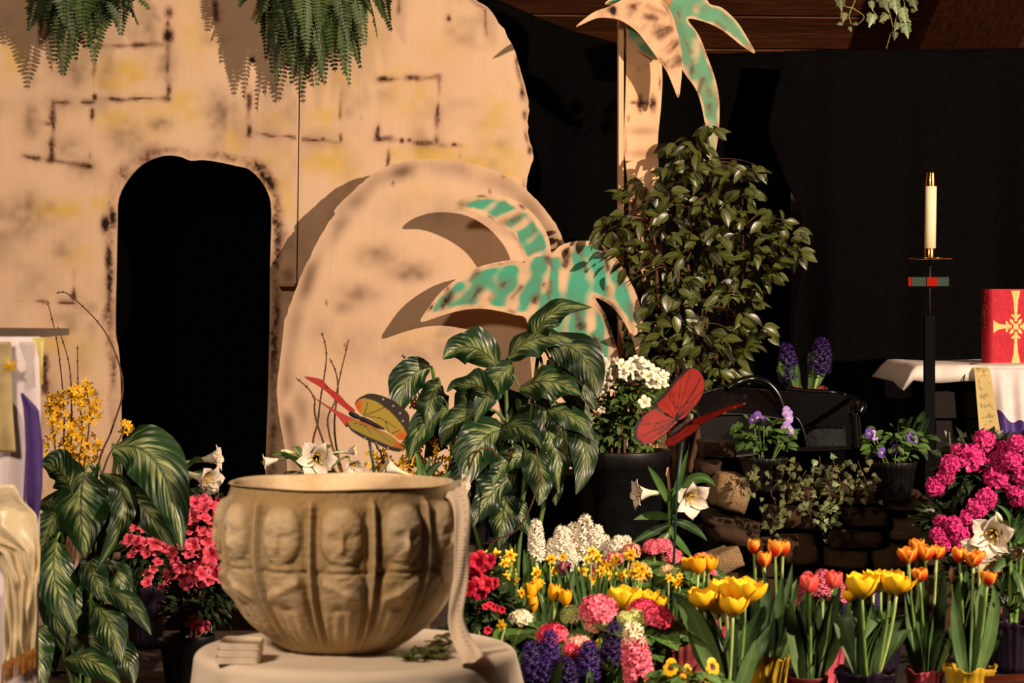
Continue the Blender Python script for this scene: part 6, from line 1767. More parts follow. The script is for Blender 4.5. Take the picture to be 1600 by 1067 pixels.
def dief(label, Y, footx, footz, rt, h, pm, leaves, seed, mids, nfill, fillbox, fillw):
    c = P(footx, 0, Y); c[2] = footz
    t = thing('variegated_plant', label, 'foliage plant', c, 'variegated foliage plants')
    pot(t, c, rt, rt * .78, h, pm, 'plastic', seed=seed)
    ms = []
    for (mx, my) in mids:
        m = P(mx, my, Y + .03); ms.append(m)
        stem(t, (c[0], c[1], footz + h * .8), m, rnd(-.02, .02), .009, M_CANE, 'cane', 8, .006)
    for i, l in enumerate(leaves):
        b = P(l[0][0], l[0][1], Y)
        sf = min(ms, key=lambda m: np.linalg.norm(m - b))
        dleaf(t, Y, l[0], l[1], l[2], l[3], l[4] if len(l) > 4 else (0, -.04, -.05), l[5] if len(l) > 5 else rnd(-.5, .5), rnd(.16, .34), rnd(.15, .35), i * 1.3, sf)
    rg = random.Random(seed)
    x0, y0, x1, y1 = fillbox
    for i in range(nfill):
        bx_, by_ = rg.uniform(x0, x1), rg.uniform(y0, y1)
        ex, ey = bx_ + rg.uniform(-60, 60), by_ + rg.uniform(20, 75)
        dleaf(t, Y + .10, (bx_, by_), ((bx_ + ex) / 2 + rg.uniform(-20, 20), by_ - 12), (ex, ey), fillw * rg.uniform(.7, 1.1), (.0, rg.uniform(-.05, .05), rg.uniform(-.05, .08)), rg.uniform(-.8, .8), .15, .2, i, None)
D = -1
dief('big leafed variegated plant before the round stone and low palm', 7.2, 800, .0, .11, .22, M_POTBLACK, [
    ((838, 548), (832, 470), (924, 480), 46, (0, -.02, -.05), .5), ((795, 560), (830, 508), (897, 534), 62, (0, -.03, -.02), .9), ((776, 570), (735, 520), (692, 561), 62, (0, -.05, -.08), .3),
    ((850, 532), (925, 535), (934, 622), 66, (0, -.05, -.1), .2), ((812, 608), (860, 578), (910, 618), 60, (0, -.08, -.1), .6), ((672, 574), (628, 575), (618, 662), 56, (0, -.03, -.06), .3), ((772, 628), (735, 580), (698, 612), 52, (0, -.06, -.09), .7),
    ((688, 600), (665, 620), (668, 668), 44, (0, -.02, -.03), -.2), ((790, 672), (742, 668), (728, 762), 80, (0, -.08, -.12), .2), ((772, 676), (818, 648), (846, 700), 50, (0, -.08, -.12), .7), ((820, 702), (855, 730), (842, 790), 50, (0, -.08, -.12), .1),
    ((806, 740), (762, 765), (742, 818), 62, (0, -.05, -.1), .3), ((792, 770), (785, 800), (780, 858), 48, (0, -.05, -.08), -.3), ((788, 765), (815, 800), (832, 842), 36, (0, -.02, -.05), .5), ((892, 648), (932, 700), (900, 772), 46, (0, -.08, -.1), .1),
    ((856, 640), (900, 640), (930, 690), 42, (0, -.05, -.07), .5), ((740, 600), (720, 640), (735, 690), 50, (0, .02, .02), -.3), ((842, 620), (870, 660), (862, 720), 44, (0, .0, .0), .3), ((858, 560), (880, 590), (926, 660), 40, (0, .02, .02), .4), ((760, 640), (700, 650), (690, 700), 44, (0, .02, .0), .2), ((850, 670), (880, 690), (872, 770), 50, (0, -.03, -.05), .2), ((870, 640), (888, 680), (884, 730), 40, (0, -.02, -.03), .3),
    ((822, 720), (790, 700), (770, 760), 50, (0, -.03, -.04), .2), ((840, 720), (870, 740), (868, 790), 44, (0, .02, .02), .2), ((800, 570), (770, 590), (742, 660), 50, (0, .0, -.02), .2), ((850, 590), (900, 570), (930, 640), 46, (0, .0, -.02), .3), ((700, 640), (650, 660), (640, 720), 46, (0, .0, 0), .3), ((830, 660), (880, 690), (880, 750), 46, (0, .0, -.02), .3), ((760, 700), (720, 720), (715, 790), 56, (0, .0, -.03), .2)],
    31, [(840, 560), (790, 590), (680, 610), (800, 680), (880, 650), (805, 740)], 16, (690, 600, 860, 740), 50)
dief('dark leafed variegated plant at the left beside the purple banner', 6.2, 130, 0.0, .12, .22, M_POTBLACK, [
    ((176, 702), (260, 668), (284, 858), 92, (0, -.05, -.08), .15), ((158, 738), (235, 760), (150, 892), 44, (0, -.05, -.08), .4), ((192, 768), (230, 790), (268, 852), 56, (0, 0, -.02), .4), ((132, 738), (118, 780), (134, 872), 92, (0, -.02, -.04), -.2), ((112, 772), (95, 720), (62, 728), 70, (0, .02, .02), .5),
    ((88, 846), (70, 900), (120, 990), 64, (0, -.08, -.12), .3), ((140, 868), (140, 900), (168, 940), 46, (0, -.1, -.13), .3), ((158, 918), (210, 930), (236, 992), 36, (0, -.05, -.08), .6), ((150, 948), (170, 960), (190, 1036), 58, (0, -.08, -.1), .1), ((100, 1030), (140, 1015), (190, 1072), 48, (0, -.1, -.15), .6),
    ((70, 868), (70, 930), (104, 1012), 66, (0, .0, .0), -.3), ((60, 980), (50, 1010), (70, 1080), 56, (0, -.02, -.05), .2), ((120, 900), (100, 950), (140, 1010), 60, (0, .02, .02), .3), ((165, 880), (200, 900), (190, 960), 40, (0, .0, -.02), .3), ((110, 990), (150, 1000), (160, 1060), 50, (0, -.04, -.06), .2), ((90, 800), (60, 850), (70, 910), 60, (0, .03, .03), .1), ((160, 1000), (200, 1010), (210, 1070), 46, (0, -.04, -.05), .3)],
    32, [(150, 745), (180, 720), (100, 850), (150, 900), (130, 960), (100, 1020)], 16, (60, 780, 160, 1020), 60)

# ============================================================= forsythia
M_FORS = mpetal('forsythia_petal', '#dca01a', '#f0c02a', None, 0, .8, .5, 0, .3, .1)
def star4(mat, n=4):
    mb = MB()
    for p in range(n):
        b = p * 2 * PI / n; d = np.array([math.cos(b), math.sin(b), 0]); s_ = np.array([-d[1], d[0], 0]); u = np.linspace(0, 1, 4)
        mb.ribbon(np.outer(u, d) + np.outer(.25 * u ** 2, (0, 0, 1)), .26 * np.array([.35, .9, 1, .25]), s_, 3, .15)
    mb.lathe([(.0, -.35), (.10, -.3), (.12, 0), (0, .06)], n=5)
    return mb.mesh('blossom', mat)
FORS = star4(M_FORS)
def forsythia(label, Y, footx, footz, branches, blooms, fs, vase, group='forsythia'):
    c = P(footx, 0, Y); c[2] = footz
    t = thing('forsythia', label, 'flowering branches', c, group)
    mb = MB(); mb.lathe([(0, 0), (.06, 0), (.075, .05), (.07, .15), (.05, .2), (.055, .22), (.05, .22), (.045, .2), (0, .1)], c, 24); mb.build('vase', vase, t)
    top = c + np.array([0, 0, .2])
    for br in branches:
        pts = [P(x, y, Y + dy) for x, y, dy in br]
        pts = [top + np.array([rnd(-.02, .02), 0, 0])] + pts
        ln = smooth_line(pts, 8); mb = MB(); mb.tube(ln, np.linspace(.0042, .0015, len(ln)), 5)
        for k in range(4, len(ln), 3):                       # buds along the twig
            mb.tube([ln[k] + np.array([-.003, 0, -.002]), ln[k] + np.array([.003, 0, .004])], .0022, 4)
        mb.build('branch', M_TWIG, t)
    for (cx, cy, rx, ry, n) in blooms:
        for i in range(n):
            a = rnd(0, 6.283); q = math.sqrt(rnd(0, 1))
            p_ = P(cx + rx * q * math.cos(a), cy + ry * q * math.sin(a), Y + rnd(-.07, .07))
            inst(FORS, 'blossom', frame(p_, (rnd(-1, 1), -1 + rnd(-.3, .9), rnd(-1, .6)), S(fs, Y) * rnd(.8, 1.2), rnd(0, 6)), t)
M_VASE = mnoise('dark_vase', '#14120f', '#1f1b16', 10, .4)
forsythia('yellow forsythia branches before the painted arch at the left', 7.95, 110, 0.172 if False else 0.0, [
    [(120, 760, 0), (128, 680, 0), (122, 600, 0), (121, 540, 0)], [(110, 740, 0), (112, 650, 0), (108, 570, 0), (90, 510, 0)], [(150, 740, 0), (175, 670, 0), (192, 600, 0), (165, 520, 0), (110, 462, 0), (88, 458, 0)], [(100, 740, 0), (100, 640, 0), (90, 540, 0), (74, 470, 0)], [(90, 740, 0), (82, 660, 0), (68, 600, 0)], [(160, 740, 0), (185, 690, 0), (200, 655, 0)], [(130, 740, 0), (140, 650, 0), (132, 600, 0)]],
    [(118, 640, 42, 34, 95), (100, 690, 36, 30, 60), (128, 700, 30, 30, 50), (82, 640, 16, 26, 22), (198, 668, 9, 14, 10), (130, 610, 20, 14, 18), (110, 790, 14, 40, 8), (165, 800, 6, 40, 8), (90, 880, 8, 40, 8)], 7.0, M_VASE)
forsythia('yellow forsythia mass behind the left butterfly and the lilies', 7.3, 640, 0.0, [
    [(640, 720, 0), (655, 690, 0), (660, 640, 0), (640, 572, -.02), (629, 556, -.02)], [(500, 740, .02), (498, 650, .02), (510, 560, .02), (503, 520, .02)], [(520, 700, .02), (525, 620, .02), (545, 530, .02)], [(530, 720, .02), (528, 600, .02), (515, 560, .02)], [(505, 690, .02), (490, 620, .02), (462, 590, .02)], [(700, 740, 0), (706, 680, 0), (740, 640, 0)], [(600, 740, 0), (590, 700, 0), (570, 670, 0)], [(730, 740, -.2), (760, 700, -.2), (778, 715, -.2)], [(680, 720, 0), (690, 690, 0), (672, 660, 0)]],
    [(655, 700, 28, 40, 80), (620, 735, 34, 22, 60), (660, 665, 16, 22, 22), (690, 735, 26, 20, 22), (590, 720, 20, 20, 20), (635, 595, 4, 6, 2), (632, 572, 3, 6, 2), (650, 630, 8, 10, 6), (768, 725, 12, 12, 6), (742, 752, 8, 10, 5), (800, 660, 8, 8, 3)], 7.2, M_VASE)
# hanging tendril of the grapevine twig beside the variegated plant
mb = MB(); mb.tube(smooth_line([P(838, 700, 6.98), P(842, 740, 6.95), P(830, 790, 6.95), P(805, 830, 6.98), P(760, 862, 7.0), P(740, 1000, 7.0), (P(735, 0, 7.0)[0], 7.0, 0.0)], 6), .0028, 5)
tag(mb.build('dry_twig', M_TWIG, loc=(P(735, 0, 7.0)[0], 7.0, 0.0)), 'bent dry twig hanging across the lower variegated leaves', 'twig')
# ============================================================= hanging ferns
def fern(label, cx, cy, Y, tips, seed, wid):
    c = P(cx, cy, Y)
    t = thing('hanging_fern', label, 'fern', c, 'hanging ferns')
    rg = random.Random(seed)
    mb = MB(); mb.lathe([(0, -.14), (.09, -.14), (.13, -.02), (.135, .0), (.12, 0), (0, -.02)], c, 28); mb.build('pot', M_POTBLACK, t)
    mb = MB()
    ztop = ceil_z(Y) - .02
    apex = c + np.array([0, 0, .42])
    for k in range(3):
        a = k * 2.094; mb.tube([c + np.array([.13 * math.cos(a), .13 * math.sin(a), 0]), apex], .002, 4)
    mb.tube([apex, (apex[0], apex[1], ztop)], .002, 4); mb.build('hanger', M_STEEL, t)
    for (tx_, ty_, dy, bow) in tips:
        tip = P(tx_, ty_, Y + dy * .55)
        out = tip - c
        a = c + np.array([out[0] * .12, out[1] * .12 + rg.uniform(-.02, .02), .01])
        kk = rg.uniform(.35, .85); ctrl = c + np.array([out[0] * kk + rg.uniform(-.05, .05), out[1] * 1.1, max(.03, bow + .04 - .12 * (.85 - kk))])
        n = 40; swing = rg.uniform(-.035, .035); ln = qbez(a, ctrl, tip, n) + np.outer(np.sin(np.linspace(0, PI, n)) ** 2 * np.linspace(0, 1, n) * 1.6, np.array([swing, 0, 0]))
        tg = np.gradient(ln, axis=0)
        sd0 = unit(np.cross(tip - c, (0, 0, 1)) + np.array([rg.uniform(-.4, .4), 0, rg.uniform(-.3, .3)]))
        if abs(out[2]) > 2 * math.hypot(out[0], out[1]): sd0 = unit(np.array([1, rg.uniform(-.6, .6), 0]))
        L = np.linalg.norm(np.diff(ln, axis=0), axis=1).sum()
        mb = MB(); mb.tube(ln, np.linspace(.0028, .001, n), 4, cap=False)
        m = int(L / .0075)
        for k in range(3, m):
            u = k / m; i = u * (n - 1); i0 = int(i); p = ln[i0] + (ln[min(i0 + 1, n - 1)] - ln[i0]) * (i - i0)
            d = unit(tg[i0]); e = unit(sd0 - d * np.dot(sd0, d)); nn = np.cross(e, d)
            pl = wid * min(1, (1 - u) * 3.4 + .10) * min(1, .55 + u * 2.5) * rg.uniform(.9, 1.1)
            for s_ in (-1, 1):
                dd = unit(e * s_ + d * .28 + nn * rg.uniform(-.3, .05))
                w_ = .0056 + .03 * pl
                q = np.array([p, p + dd * pl * .25 + d * w_, p + dd * pl * .3 - d * w_, p + dd * pl * .75 + d * w_ * .75, p + dd * pl * .75 - d * w_ * .75 + nn * -.002, p + dd * pl + nn * -.004])
                mb.add(q, [(0, 1, 2) if s_ > 0 else (0, 2, 1), (2, 1, 3, 4) if s_ > 0 else (1, 2, 4, 3), (4, 3, 5) if s_ > 0 else (3, 4, 5)], np.array([[0, 0, 0], [.2, .4, 0], [.2, -.4, 0], [.7, .4, 0], [.7, -.4, 0], [1, 0, 0]]))
        mb.build('frond', M_LF_FERN, t, smooth=False)
rg = random.Random(5)
tips = [(372, 12, -.02, .05), (398, 40, -.1, .03), (425, 118, -.05, .08), (432, 138, .0, .1), (448, 100, -.2, .1), (456, 118, -.22, .1), (470, 150, -.1, .12), (480, 128, .0, .1), (495, 138, -.05, .1), (508, 135, -.15, .1), (522, 100, -.25, .1), (546, 137, -.12, .12), (540, 120, .0, .1), (565, 110, -.05, .1), (572, 74, -.2, .1), (590, 60, -.1, .1), (612, 50, -.02, .1), (604, 14, .0, .08), (580, 20, -.2, .05), (500, 60, -.3, .1), (460, 60, -.3, .12), (430, 70, -.2, .1), (545, 70, -.28, .1), (410, 20, -.2, .06), (480, 90, -.3, .14), (520, 60, .05, .1), (455, 135, .05, .12), (560, 100, .08, .12), (415, 95, .06, .1), (505, 115, -.22, .12), (535, 95, -.1, .1), (600, 30, -.15, .08)]
fern('fuller hanging fern with long drooping fronds over the seam of the arch', 492, -62, 8.84, tips, 3, .060)
tips = [(42, 50, -.05, .02), (68, 40, -.1, .04), (98, 122, -.05, .1), (84, 100, -.02, .1), (147, 100, -.02, .08), (190, 58, -.05, .05), (217, 40, -.1, .02), (236, 16, -.02, .05), (112, 70, -.2, .1), (130, 60, -.22, .1), (75, 20, -.2, .04), (160, 40, -.2, .06), (205, 12, -.15, .05), (55, 5, .0, .05), (120, 98, .04, .1), (88, 60, .0, .1), (175, 25, .0, .08), (100, 40, -.25, .1), (145, 72, -.12, .1), (185, 45, .04, .06), (60, 25, .05, .05), (20, -20, -.05, .1)]
fern('smaller hanging fern near the upper left corner over the arch', 130, -60, 8.86, tips, 4, .075)

# ============================================================= the ficus tree
FY = 8.62
c = P(1055, 0, FY); c[2] = 0
ft = thing('ficus_tree', 'dark leafy ficus tree in a black planter before the tall palm and black cloth', 'tree', c)
pot(ft, c, .19, .16, .42, M_POTBLACK, 'plastic', seed=5)
rg = random.Random(19)
base = c + np.array([0, 0, .36])
clusters = [(1110, 200, 12, 10), (1085, 225, 22, 16), (1060, 235, 18, 14), (1100, 260, 34, 22), (1060, 270, 36, 20), (1010, 300, 42, 22), (1150, 270, 22, 14), (1172, 265, 14, 14), (1000, 330, 36, 24), (1060, 330, 50, 36), (1120, 320, 44, 34), (1160, 300, 24, 20), (960, 350, 28, 14), (945, 372, 18, 12), (1020, 380, 50, 30), (1090, 390, 60, 40), (1160, 370, 50, 36), (1210, 340, 24, 16), (1235, 365, 22, 22), (1215, 390, 26, 22), (1240, 395, 14, 14), (1180, 420, 36, 24), (1044, 440, 40, 34), (1090, 460, 56, 36), (1150, 460, 40, 30), (1054, 510, 36, 36), (1100, 530, 46, 40), (1150, 520, 30, 34), (1185, 520, 18, 10), (1036, 550, 20, 30), (1080, 590, 50, 34), (1130, 580, 30, 30), (1020, 480, 14, 40), (1024, 530, 12, 30), (1060, 620, 40, 26), (978, 400, 14, 22), (1006, 450, 24, 30), (1008, 500, 26, 34), (1010, 555, 26, 36)]
mains = []
for k, (x, y) in enumerate(((1050, 560), (1075, 520), (1100, 480), (1060, 420), (1120, 380), (1080, 330), (1020, 350), (1160, 360), (1085, 260))):
    q = P(x, y, FY + rg.uniform(-.08, .08)); mains.append(q)
    mb = MB(); b0 = base + np.array([rg.uniform(-.03, .03), rg.uniform(-.03, .03), 0]); mb.tube(qbez(b0, (b0 + q) / 2 + np.array([rg.uniform(-.05, .05), 0, .08]), q, 12), np.linspace(.013, .005, 12), 7); mb.build('stem', M_TWIG, ft)
tot = 0
stuff = MB(); sv = mesh_pts(LEAF_FICUS)
singles = 0
wsum = sum(r[2] * r[3] for r in clusters)
for (x, y, rx, ry) in clusters:
    ctr = P(x, y, FY)
    near = min(mains, key=lambda q: np.linalg.norm(q - ctr))
    nt = 2 + int(rx * ry / 500)
    twigs = []
    for k in range(nt):
        e = P(x + rg.uniform(-rx, rx) * .8, y + rg.uniform(-ry, ry) * .8, FY + rg.uniform(-.16, .12))
        ln = qbez(near, (near + e) / 2 + np.array([0, 0, .05]), e, 9); twigs.append(ln)
        mb = MB(); mb.tube(ln, np.linspace(.004, .0012, 9), 4, cap=False); mb.build('twig', M_TWIG, ft)
    n = int(720 * rx * ry / wsum) + (26 if x in (1006, 1008, 1010) and y > 440 else 8)
    for k in range(n):
        a = rg.uniform(0, 6.283); q = math.sqrt(rg.random())
        p_ = P(x + rx * q * math.cos(a), y + ry * q * math.sin(a), FY + (rg.uniform(.01, .09) if x in (1006, 1008, 1010) and y > 440 else rg.uniform(-.2, .12)))
        d = unit(np.array([math.cos(a) * .8 + rg.uniform(-.4, .4), rg.uniform(-.8, .3), rg.uniform(-1.0, .25)]))
        up = np.array([rg.uniform(-.7, .7), rg.uniform(-1.4, .2), rg.uniform(.2, 1)])
        sz = rg.uniform(.048, .066)
        M = leaf_frame(p_, d, up, sz, rg.uniform(.85, 1.15))
        if p_[1] < FY - .045 and singles < 300 and rg.random() < .75:
            inst(LEAF_FICUS, 'leaf', M, ft); singles += 1
        else:
            m_ = np.array(M); stuff.add(sv[0] @ m_[:3, :3].T + m_[:3, 3], sv[1], sv[2])
o = stuff.build('foliage', M_LF_FICUS, ft); o['kind'] = 'stuff'

# ============================================================= ivy
def ivy_leaf(mat):
    pts = [(0, 0), (-.10, .28), (.12, .50), (.35, .36), (.55, .42), (.62, .20), (1.0, 0), (.62, -.20), (.55, -.42), (.35, -.36), (.12, -.50), (-.10, -.28)]
    v = [(.35, 0, .0)] + [(x, y, -.12 * x * x - .22 * abs(y)) for x, y in pts]
    a = [(.35, 0, 0)] + [(x, y * 2, 0) for x, y in pts]
    mb = MB(); mb.add(v, [(0, 1 + i, 1 + (i + 1) % 12) for i in range(12)], a); return mb.mesh('leaf', mat)
IVY, IVYV = ivy_leaf(M_LF_IVY), ivy_leaf(M_LF_IVYV)
def vine(parent, pts, mat=M_TWIG, r=.0018):
    ln = smooth_line(pts, 6); mb = MB(); mb.tube(ln, np.linspace(r, r * .6, len(ln)), 5, cap=False); mb.build('vine', mat, parent); return ln
def ivy_on(parent, ln, mesh, n, size, rg, off=.012):
    for k in range(n):
        i = rg.randrange(1, len(ln)); p_ = ln[i] + np.array([rg.uniform(-off, off), rg.uniform(-off * 2, 0), rg.uniform(-off, off)])
        d = unit(np.array([rg.uniform(-1, 1), rg.uniform(-.8, .1), rg.uniform(-1.2, .4)]))
        inst(mesh, 'leaf', leaf_frame(p_, d, (rg.uniform(-.9, .9), -1, rg.uniform(-.3, .9)), size * rg.uniform(.7, 1.25)), parent)
# hanging vine at the upper right
HY_ = 8.3
q = P(1365, -60, HY_)
HVS = .68
hv = thing('hanging_ivy', 'ivy tendrils with white-edged leaves hanging from the ceiling at the upper right', 'ivy', (q[0], HY_, q[2]))
mb = MB(); mb.lathe([(0, -.1), (.07, -.1), (.1, 0), (.09, 0), (0, -.02)], q + np.array([0, .02, .05]), 20); mb.build('pot', M_POTBLACK, hv)
mb = MB(); mb.tube([q + np.array([0, .02, .03]), (q[0], HY_ + .02, ceil_z(HY_))], .0025, 5); mb.build('hanger', M_STEEL, hv)
M_VINEG = mnoise('vine_green', '#6b7434', '#8a8f48', 20, .6)
rg = random.Random(3)
top = q + np.array([0, -.04, .03])
for pts in ([(1320, 0), (1335, 14), (1350, 26), (1342, 37)], [(1333, 8), (1327, 24), (1330, 38)], [(1362, 0), (1363, 14), (1368, 22), (1376, 32)], [(1412, 0), (1402, 22), (1396, 45), (1391, 55), (1385, 76)], [(1402, 22), (1412, 34), (1420, 45)], [(1396, 45), (1402, 52)], [(1310, -6), (1312, 10)], [(1386, -4), (1390, 4)]):
    vine(hv, [top] * 1 + [P(x, y, HY_) for x, y in pts], M_VINEG, .0022)
for (x, y, sz, dx, dz, up) in [(1313, -4, .075, .1, -1, 0), (1320, 20, .055, -.2, -1, 0), (1316, 36, .03, -1, -.2, 0), (1328, 42, .03, .3, -1, 0), (1340, 36, .03, -1, -.2, 0), (1364, 22, .075, -.3, -1, 1), (1362, 2, .05, .1, -1, 1), (1378, -8, .10, .4, -1, 0), (1396, -6, .10, .2, -1, 1), (1386, 22, .06, -.6, -.6, 0), (1410, 12, .085, .2, -1, 1), (1414, 34, .09, .2, -1, 1), (1404, 36, .05, -.5, -1, 0), (1424, -6, .08, .4, -1, 0), (1400, 50, .045, -.2, -1, 0), (1376, 30, .03, .6, -.8, 0), (1408, 26, .06, .8, -.4, 1), (1424, 16, .035, 1, .1, 0)]:
    inst(IVYV if up else IVY, 'leaf', leaf_frame(P(x, y, HY_ - .01), (dx, -.25, dz), (.2, -1, .3), sz * HVS, .8), hv)
# sprig of ivy on the tablecloth
rg = random.Random(8)
a = P(665, 1024, 4.17)
sg = thing('ivy_sprig', 'sprig of dark ivy lying on the white tablecloth right of the font', 'ivy', (a[0], 4.15, TZ))
def onT(x, Y, dz=.006): return np.array([(x - 800) / F * Y, Y, TZ + dz])
for pts in ([(612, 4.06), (640, 4.05), (668, 4.08), (690, 4.14), (712, 4.2)], [(640, 4.05), (660, 4.12), (690, 4.2), (700, 4.28)], [(668, 4.08), (686, 4.07), (706, 4.1)]):
    ln = vine(sg, [onT(x, Y) for x, Y in pts], M_STEMG, .0015)
    for k in range(13):
        p_ = ln[rg.randrange(len(ln))] + np.array([rg.uniform(-.012, .012), rg.uniform(-.014, .01), rg.uniform(.002, .012)])
        inst(IVY, 'leaf', leaf_frame(p_, (rg.uniform(-1, 1), rg.uniform(-1, .4), rg.uniform(-.1, .3)), (0, -.3, 1), rg.uniform(.016, .026)), sg)

# ============================================================= dry stone wall, spillway and small pots
def stone_mesh(seed):
    rg = np.random.default_rng(seed)
    bm = __import__('bmesh').new()
    __import__('bmesh').ops.create_cube(bm, size=2)
    __import__('bmesh').ops.subdivide_edges(bm, edges=bm.edges[:], cuts=6, use_grid_fill=True)
    v = np.array([q.co[:] for q in bm.verts]); f = [tuple(x.index for x in q.verts) for q in bm.faces]; bm.free()
    r = np.linalg.norm(v, axis=1)[:, None]
    v = v * .62 + v / r * .42                                  # soften the corners
    ph = rg.uniform(0, 6.28, 12)
    for k, (fq, am) in enumerate(((1.3, .09), (2.7, .06), (5.1, .035), (9.0, .018))):
        v += am * np.stack([np.sin(fq * v[:, 1] + ph[k]) * np.cos(fq * v[:, 2] + ph[k + 1]), np.sin(fq * v[:, 2] + ph[k + 2]) * np.cos(fq * v[:, 0] + ph[k + 3]), np.sin(fq * v[:, 0] + ph[k + 4]) * np.cos(fq * v[:, 1] + ph[k + 5])], 1)
    v += rg.normal(0, .008, v.shape)
    mb = MB(); mb.add(v, f); return mb
t = NT('fieldstone')
n1 = t.noise(14, 6, rough=.7); rr_ = t.rand()
c_ = t.mix(t.ramp(n1, .3, .7), srgb('#2a1e15'), srgb('#553f2c'))
c_ = t.mix(t.math('MULTIPLY', t.ramp(t.noise(38, 5), .5, .75), .6), c_, srgb('#75634c'))
h_ = t.n('HueSaturation', {'Color': c_, 'Value': t.math('ADD', .55, t.math('MULTIPLY', rr_, .5))})
t.bump(t.noise(60, 6), .7, .006)
M_ROCK = t.done(h_.outputs[0], .85, .2)
M_ROCKL = mnoise('pale_fieldstone', '#6d563c', '#a08562', 14, .85, .2, .6, .006)
STONES = [stone_mesh(s).mesh('stone', M_ROCK) for s in range(8)]
STONEL = [stone_mesh(s + 20).mesh('stone', M_ROCKL) for s in range(2)]
WY = 7.25
sw = thing('dry_stone_bank', 'low dry-stacked fieldstone wall behind the tulips under the black spillway', 'stone wall', (P(1290, 0, WY)[0], WY + .1, 0))
k = 0
def put_stone(x0, y0, x1, y1, Y, tilt=0.0, me=None, depth=.13, yaw=0.0):
    global k
    a, b = P(x0, y0, Y), P(x1, y1, Y)
    M = Matrix.Translation(((a[0] + b[0]) / 2, Y + depth * .5, (a[2] + b[2]) / 2)) @ Matrix.Rotation(tilt, 4, 'Y') @ Matrix.Rotation(yaw, 4, 'Z') @ Matrix.Diagonal((abs(b[0] - a[0]) / 2 * 1.0, depth, abs(a[2] - b[2]) / 2 * 1.02, 1))
    inst(me or STONES[k % 8], 'stone', M, sw); k += 1
named = [(1112, 742, 1172, 798, -.03, -.25, STONEL[0]), (1100, 806, 1190, 828, 0, -.22), (1112, 824, 1190, 852, -.04, -.24), (1196, 752, 1222, 778, 0, 0), (1188, 788, 1290, 826, 0, -.06), (1214, 832, 1276, 882, -.03, .1), (1306, 790, 1386, 822, -.02, .04), (1292, 824, 1378, 856, 0, 0), (1284, 858, 1356, 886, -.02, -.06), (1385, 808, 1470, 842, 0, .02), (1336, 762, 1368, 788, -.02, 0), (1370, 766, 1440, 798, 0, 0), (1384, 846, 1470, 884, .02, .04), (1165, 836, 1222, 876, .03, .06), (1226, 760, 1276, 786, .02, 0), (1280, 756, 1332, 788, 0, .05), (1358, 850, 1400, 888, .03, 0), (1182, 872, 1222, 900, .0, 0), (1090, 720, 1130, 745, .05, .1), (1095, 690, 1150, 716, .12, 0)]
for s_ in named:
    put_stone(s_[0], s_[1], s_[2], s_[3], WY + s_[4], -s_[5], s_[6] if len(s_) > 6 else None)
rg = random.Random(4)
for (y0, y1) in ((900, 945), (945, 990), (990, 1035), (1035, 1082), (1080, 1115)):
    x = 1085 + rg.uniform(0, 30)
    while x < 1490:
        w_ = rg.uniform(60, 120); put_stone(x, y0, x + w_ * .98, y1, WY + rg.uniform(-.02, .02), rg.uniform(-.03, .03)); x += w_
for x in (1470, 1515, 1560, 1600):
    for (y0, y1) in ((780, 840), (842, 900)): put_stone(x - 24, y0, x + 24, y1, WY + .05)
put_stone(1088, 862, 1156, 898, WY - .42, -.35, STONEL[1], .08, .2)
mb = MB(); a, b = P(1120, 760, WY), P(1425, 760, WY)
mb.box(((a[0] + b[0]) / 2, WY + .37, .33), (b[0] - a[0], .36, .66)); o = mb.build('earth_core', mnoise('dark_earth', '#0d0907', '#17100c', 20, .95, .1, .5, .01), sw)
# the pale loose stone needs a bed: a flat stone below it
put_stone(1080, 898, 1160, 1000, WY - .40, 0, None, .08); put_stone(1080, 1000, 1160, 1150, WY - .38, 0, None, .08)

# ---- black plastic pond spillway on the wall
M_PLAS = mnoise('black_glossy_plastic', '#040404', '#070708', 8, .25, .3)
M_SCREEN = mnoise('wet_grey_inset', '#0b0c0d', '#181a1d', 26, .3, .5, .3, .004)
PYY = 7.5
zf = .668
wr = thing('pond_spillway', 'black plastic waterfall spillway tub on top of the stone wall', 'pond spillway', (P(1280, 0, PYY)[0], PYY + .1, zf))
def plate(pts3, thick, name, mat, smooth=False):
    p = np.asarray(pts3, float); n = unit(np.cross(p[1] - p[0], p[2] - p[0])); m = len(p)
    mb = MB(); mb.add(np.concatenate([p - n * thick / 2, p + n * thick / 2]), [tuple(range(m)), tuple(reversed(range(m, 2 * m)))] + [(i, m + i, m + (i + 1) % m, (i + 1) % m) for i in range(m)])
    return mb.build(name, mat, wr, smooth=smooth)
Yf, Yb = 7.42, 7.80
def rim(pts, r, name='rim'):
    mb = MB(); mb.tube(smooth_line(pts, 6), r, 10); mb.build(name, M_PLAS, wr)
plate([P(1236, 702, Yf), P(1350, 698, Yf), P(1335, 698, Yb), P(1232, 700, Yb)], .01, 'spill_lip', M_PLAS)
rim([P(1234, 701, Yf), P(1260, 704, Yf), P(1310, 702, Yf), P(1350, 699, Yf)], .006, 'lip_edge')
plate([P(1228, 704, Yb), P(1228, 606, Yb), P(1262, 611, Yb), P(1300, 613, Yb), P(1336, 622, Yb), P(1340, 702, Yb)], .012, 'back_wall', M_PLAS)
plate([P(1256, 668, Yb - .1), P(1320, 667, Yb - .1), P(1322, 697, Yb - .1), P(1258, 697, Yb - .1)], .01, 'inset_panel', M_SCREEN)
rim([P(1254, 668, Yb - .11), P(1290, 667, Yb - .11), P(1320, 667, Yb - .11)], .003, 'inset_edge')
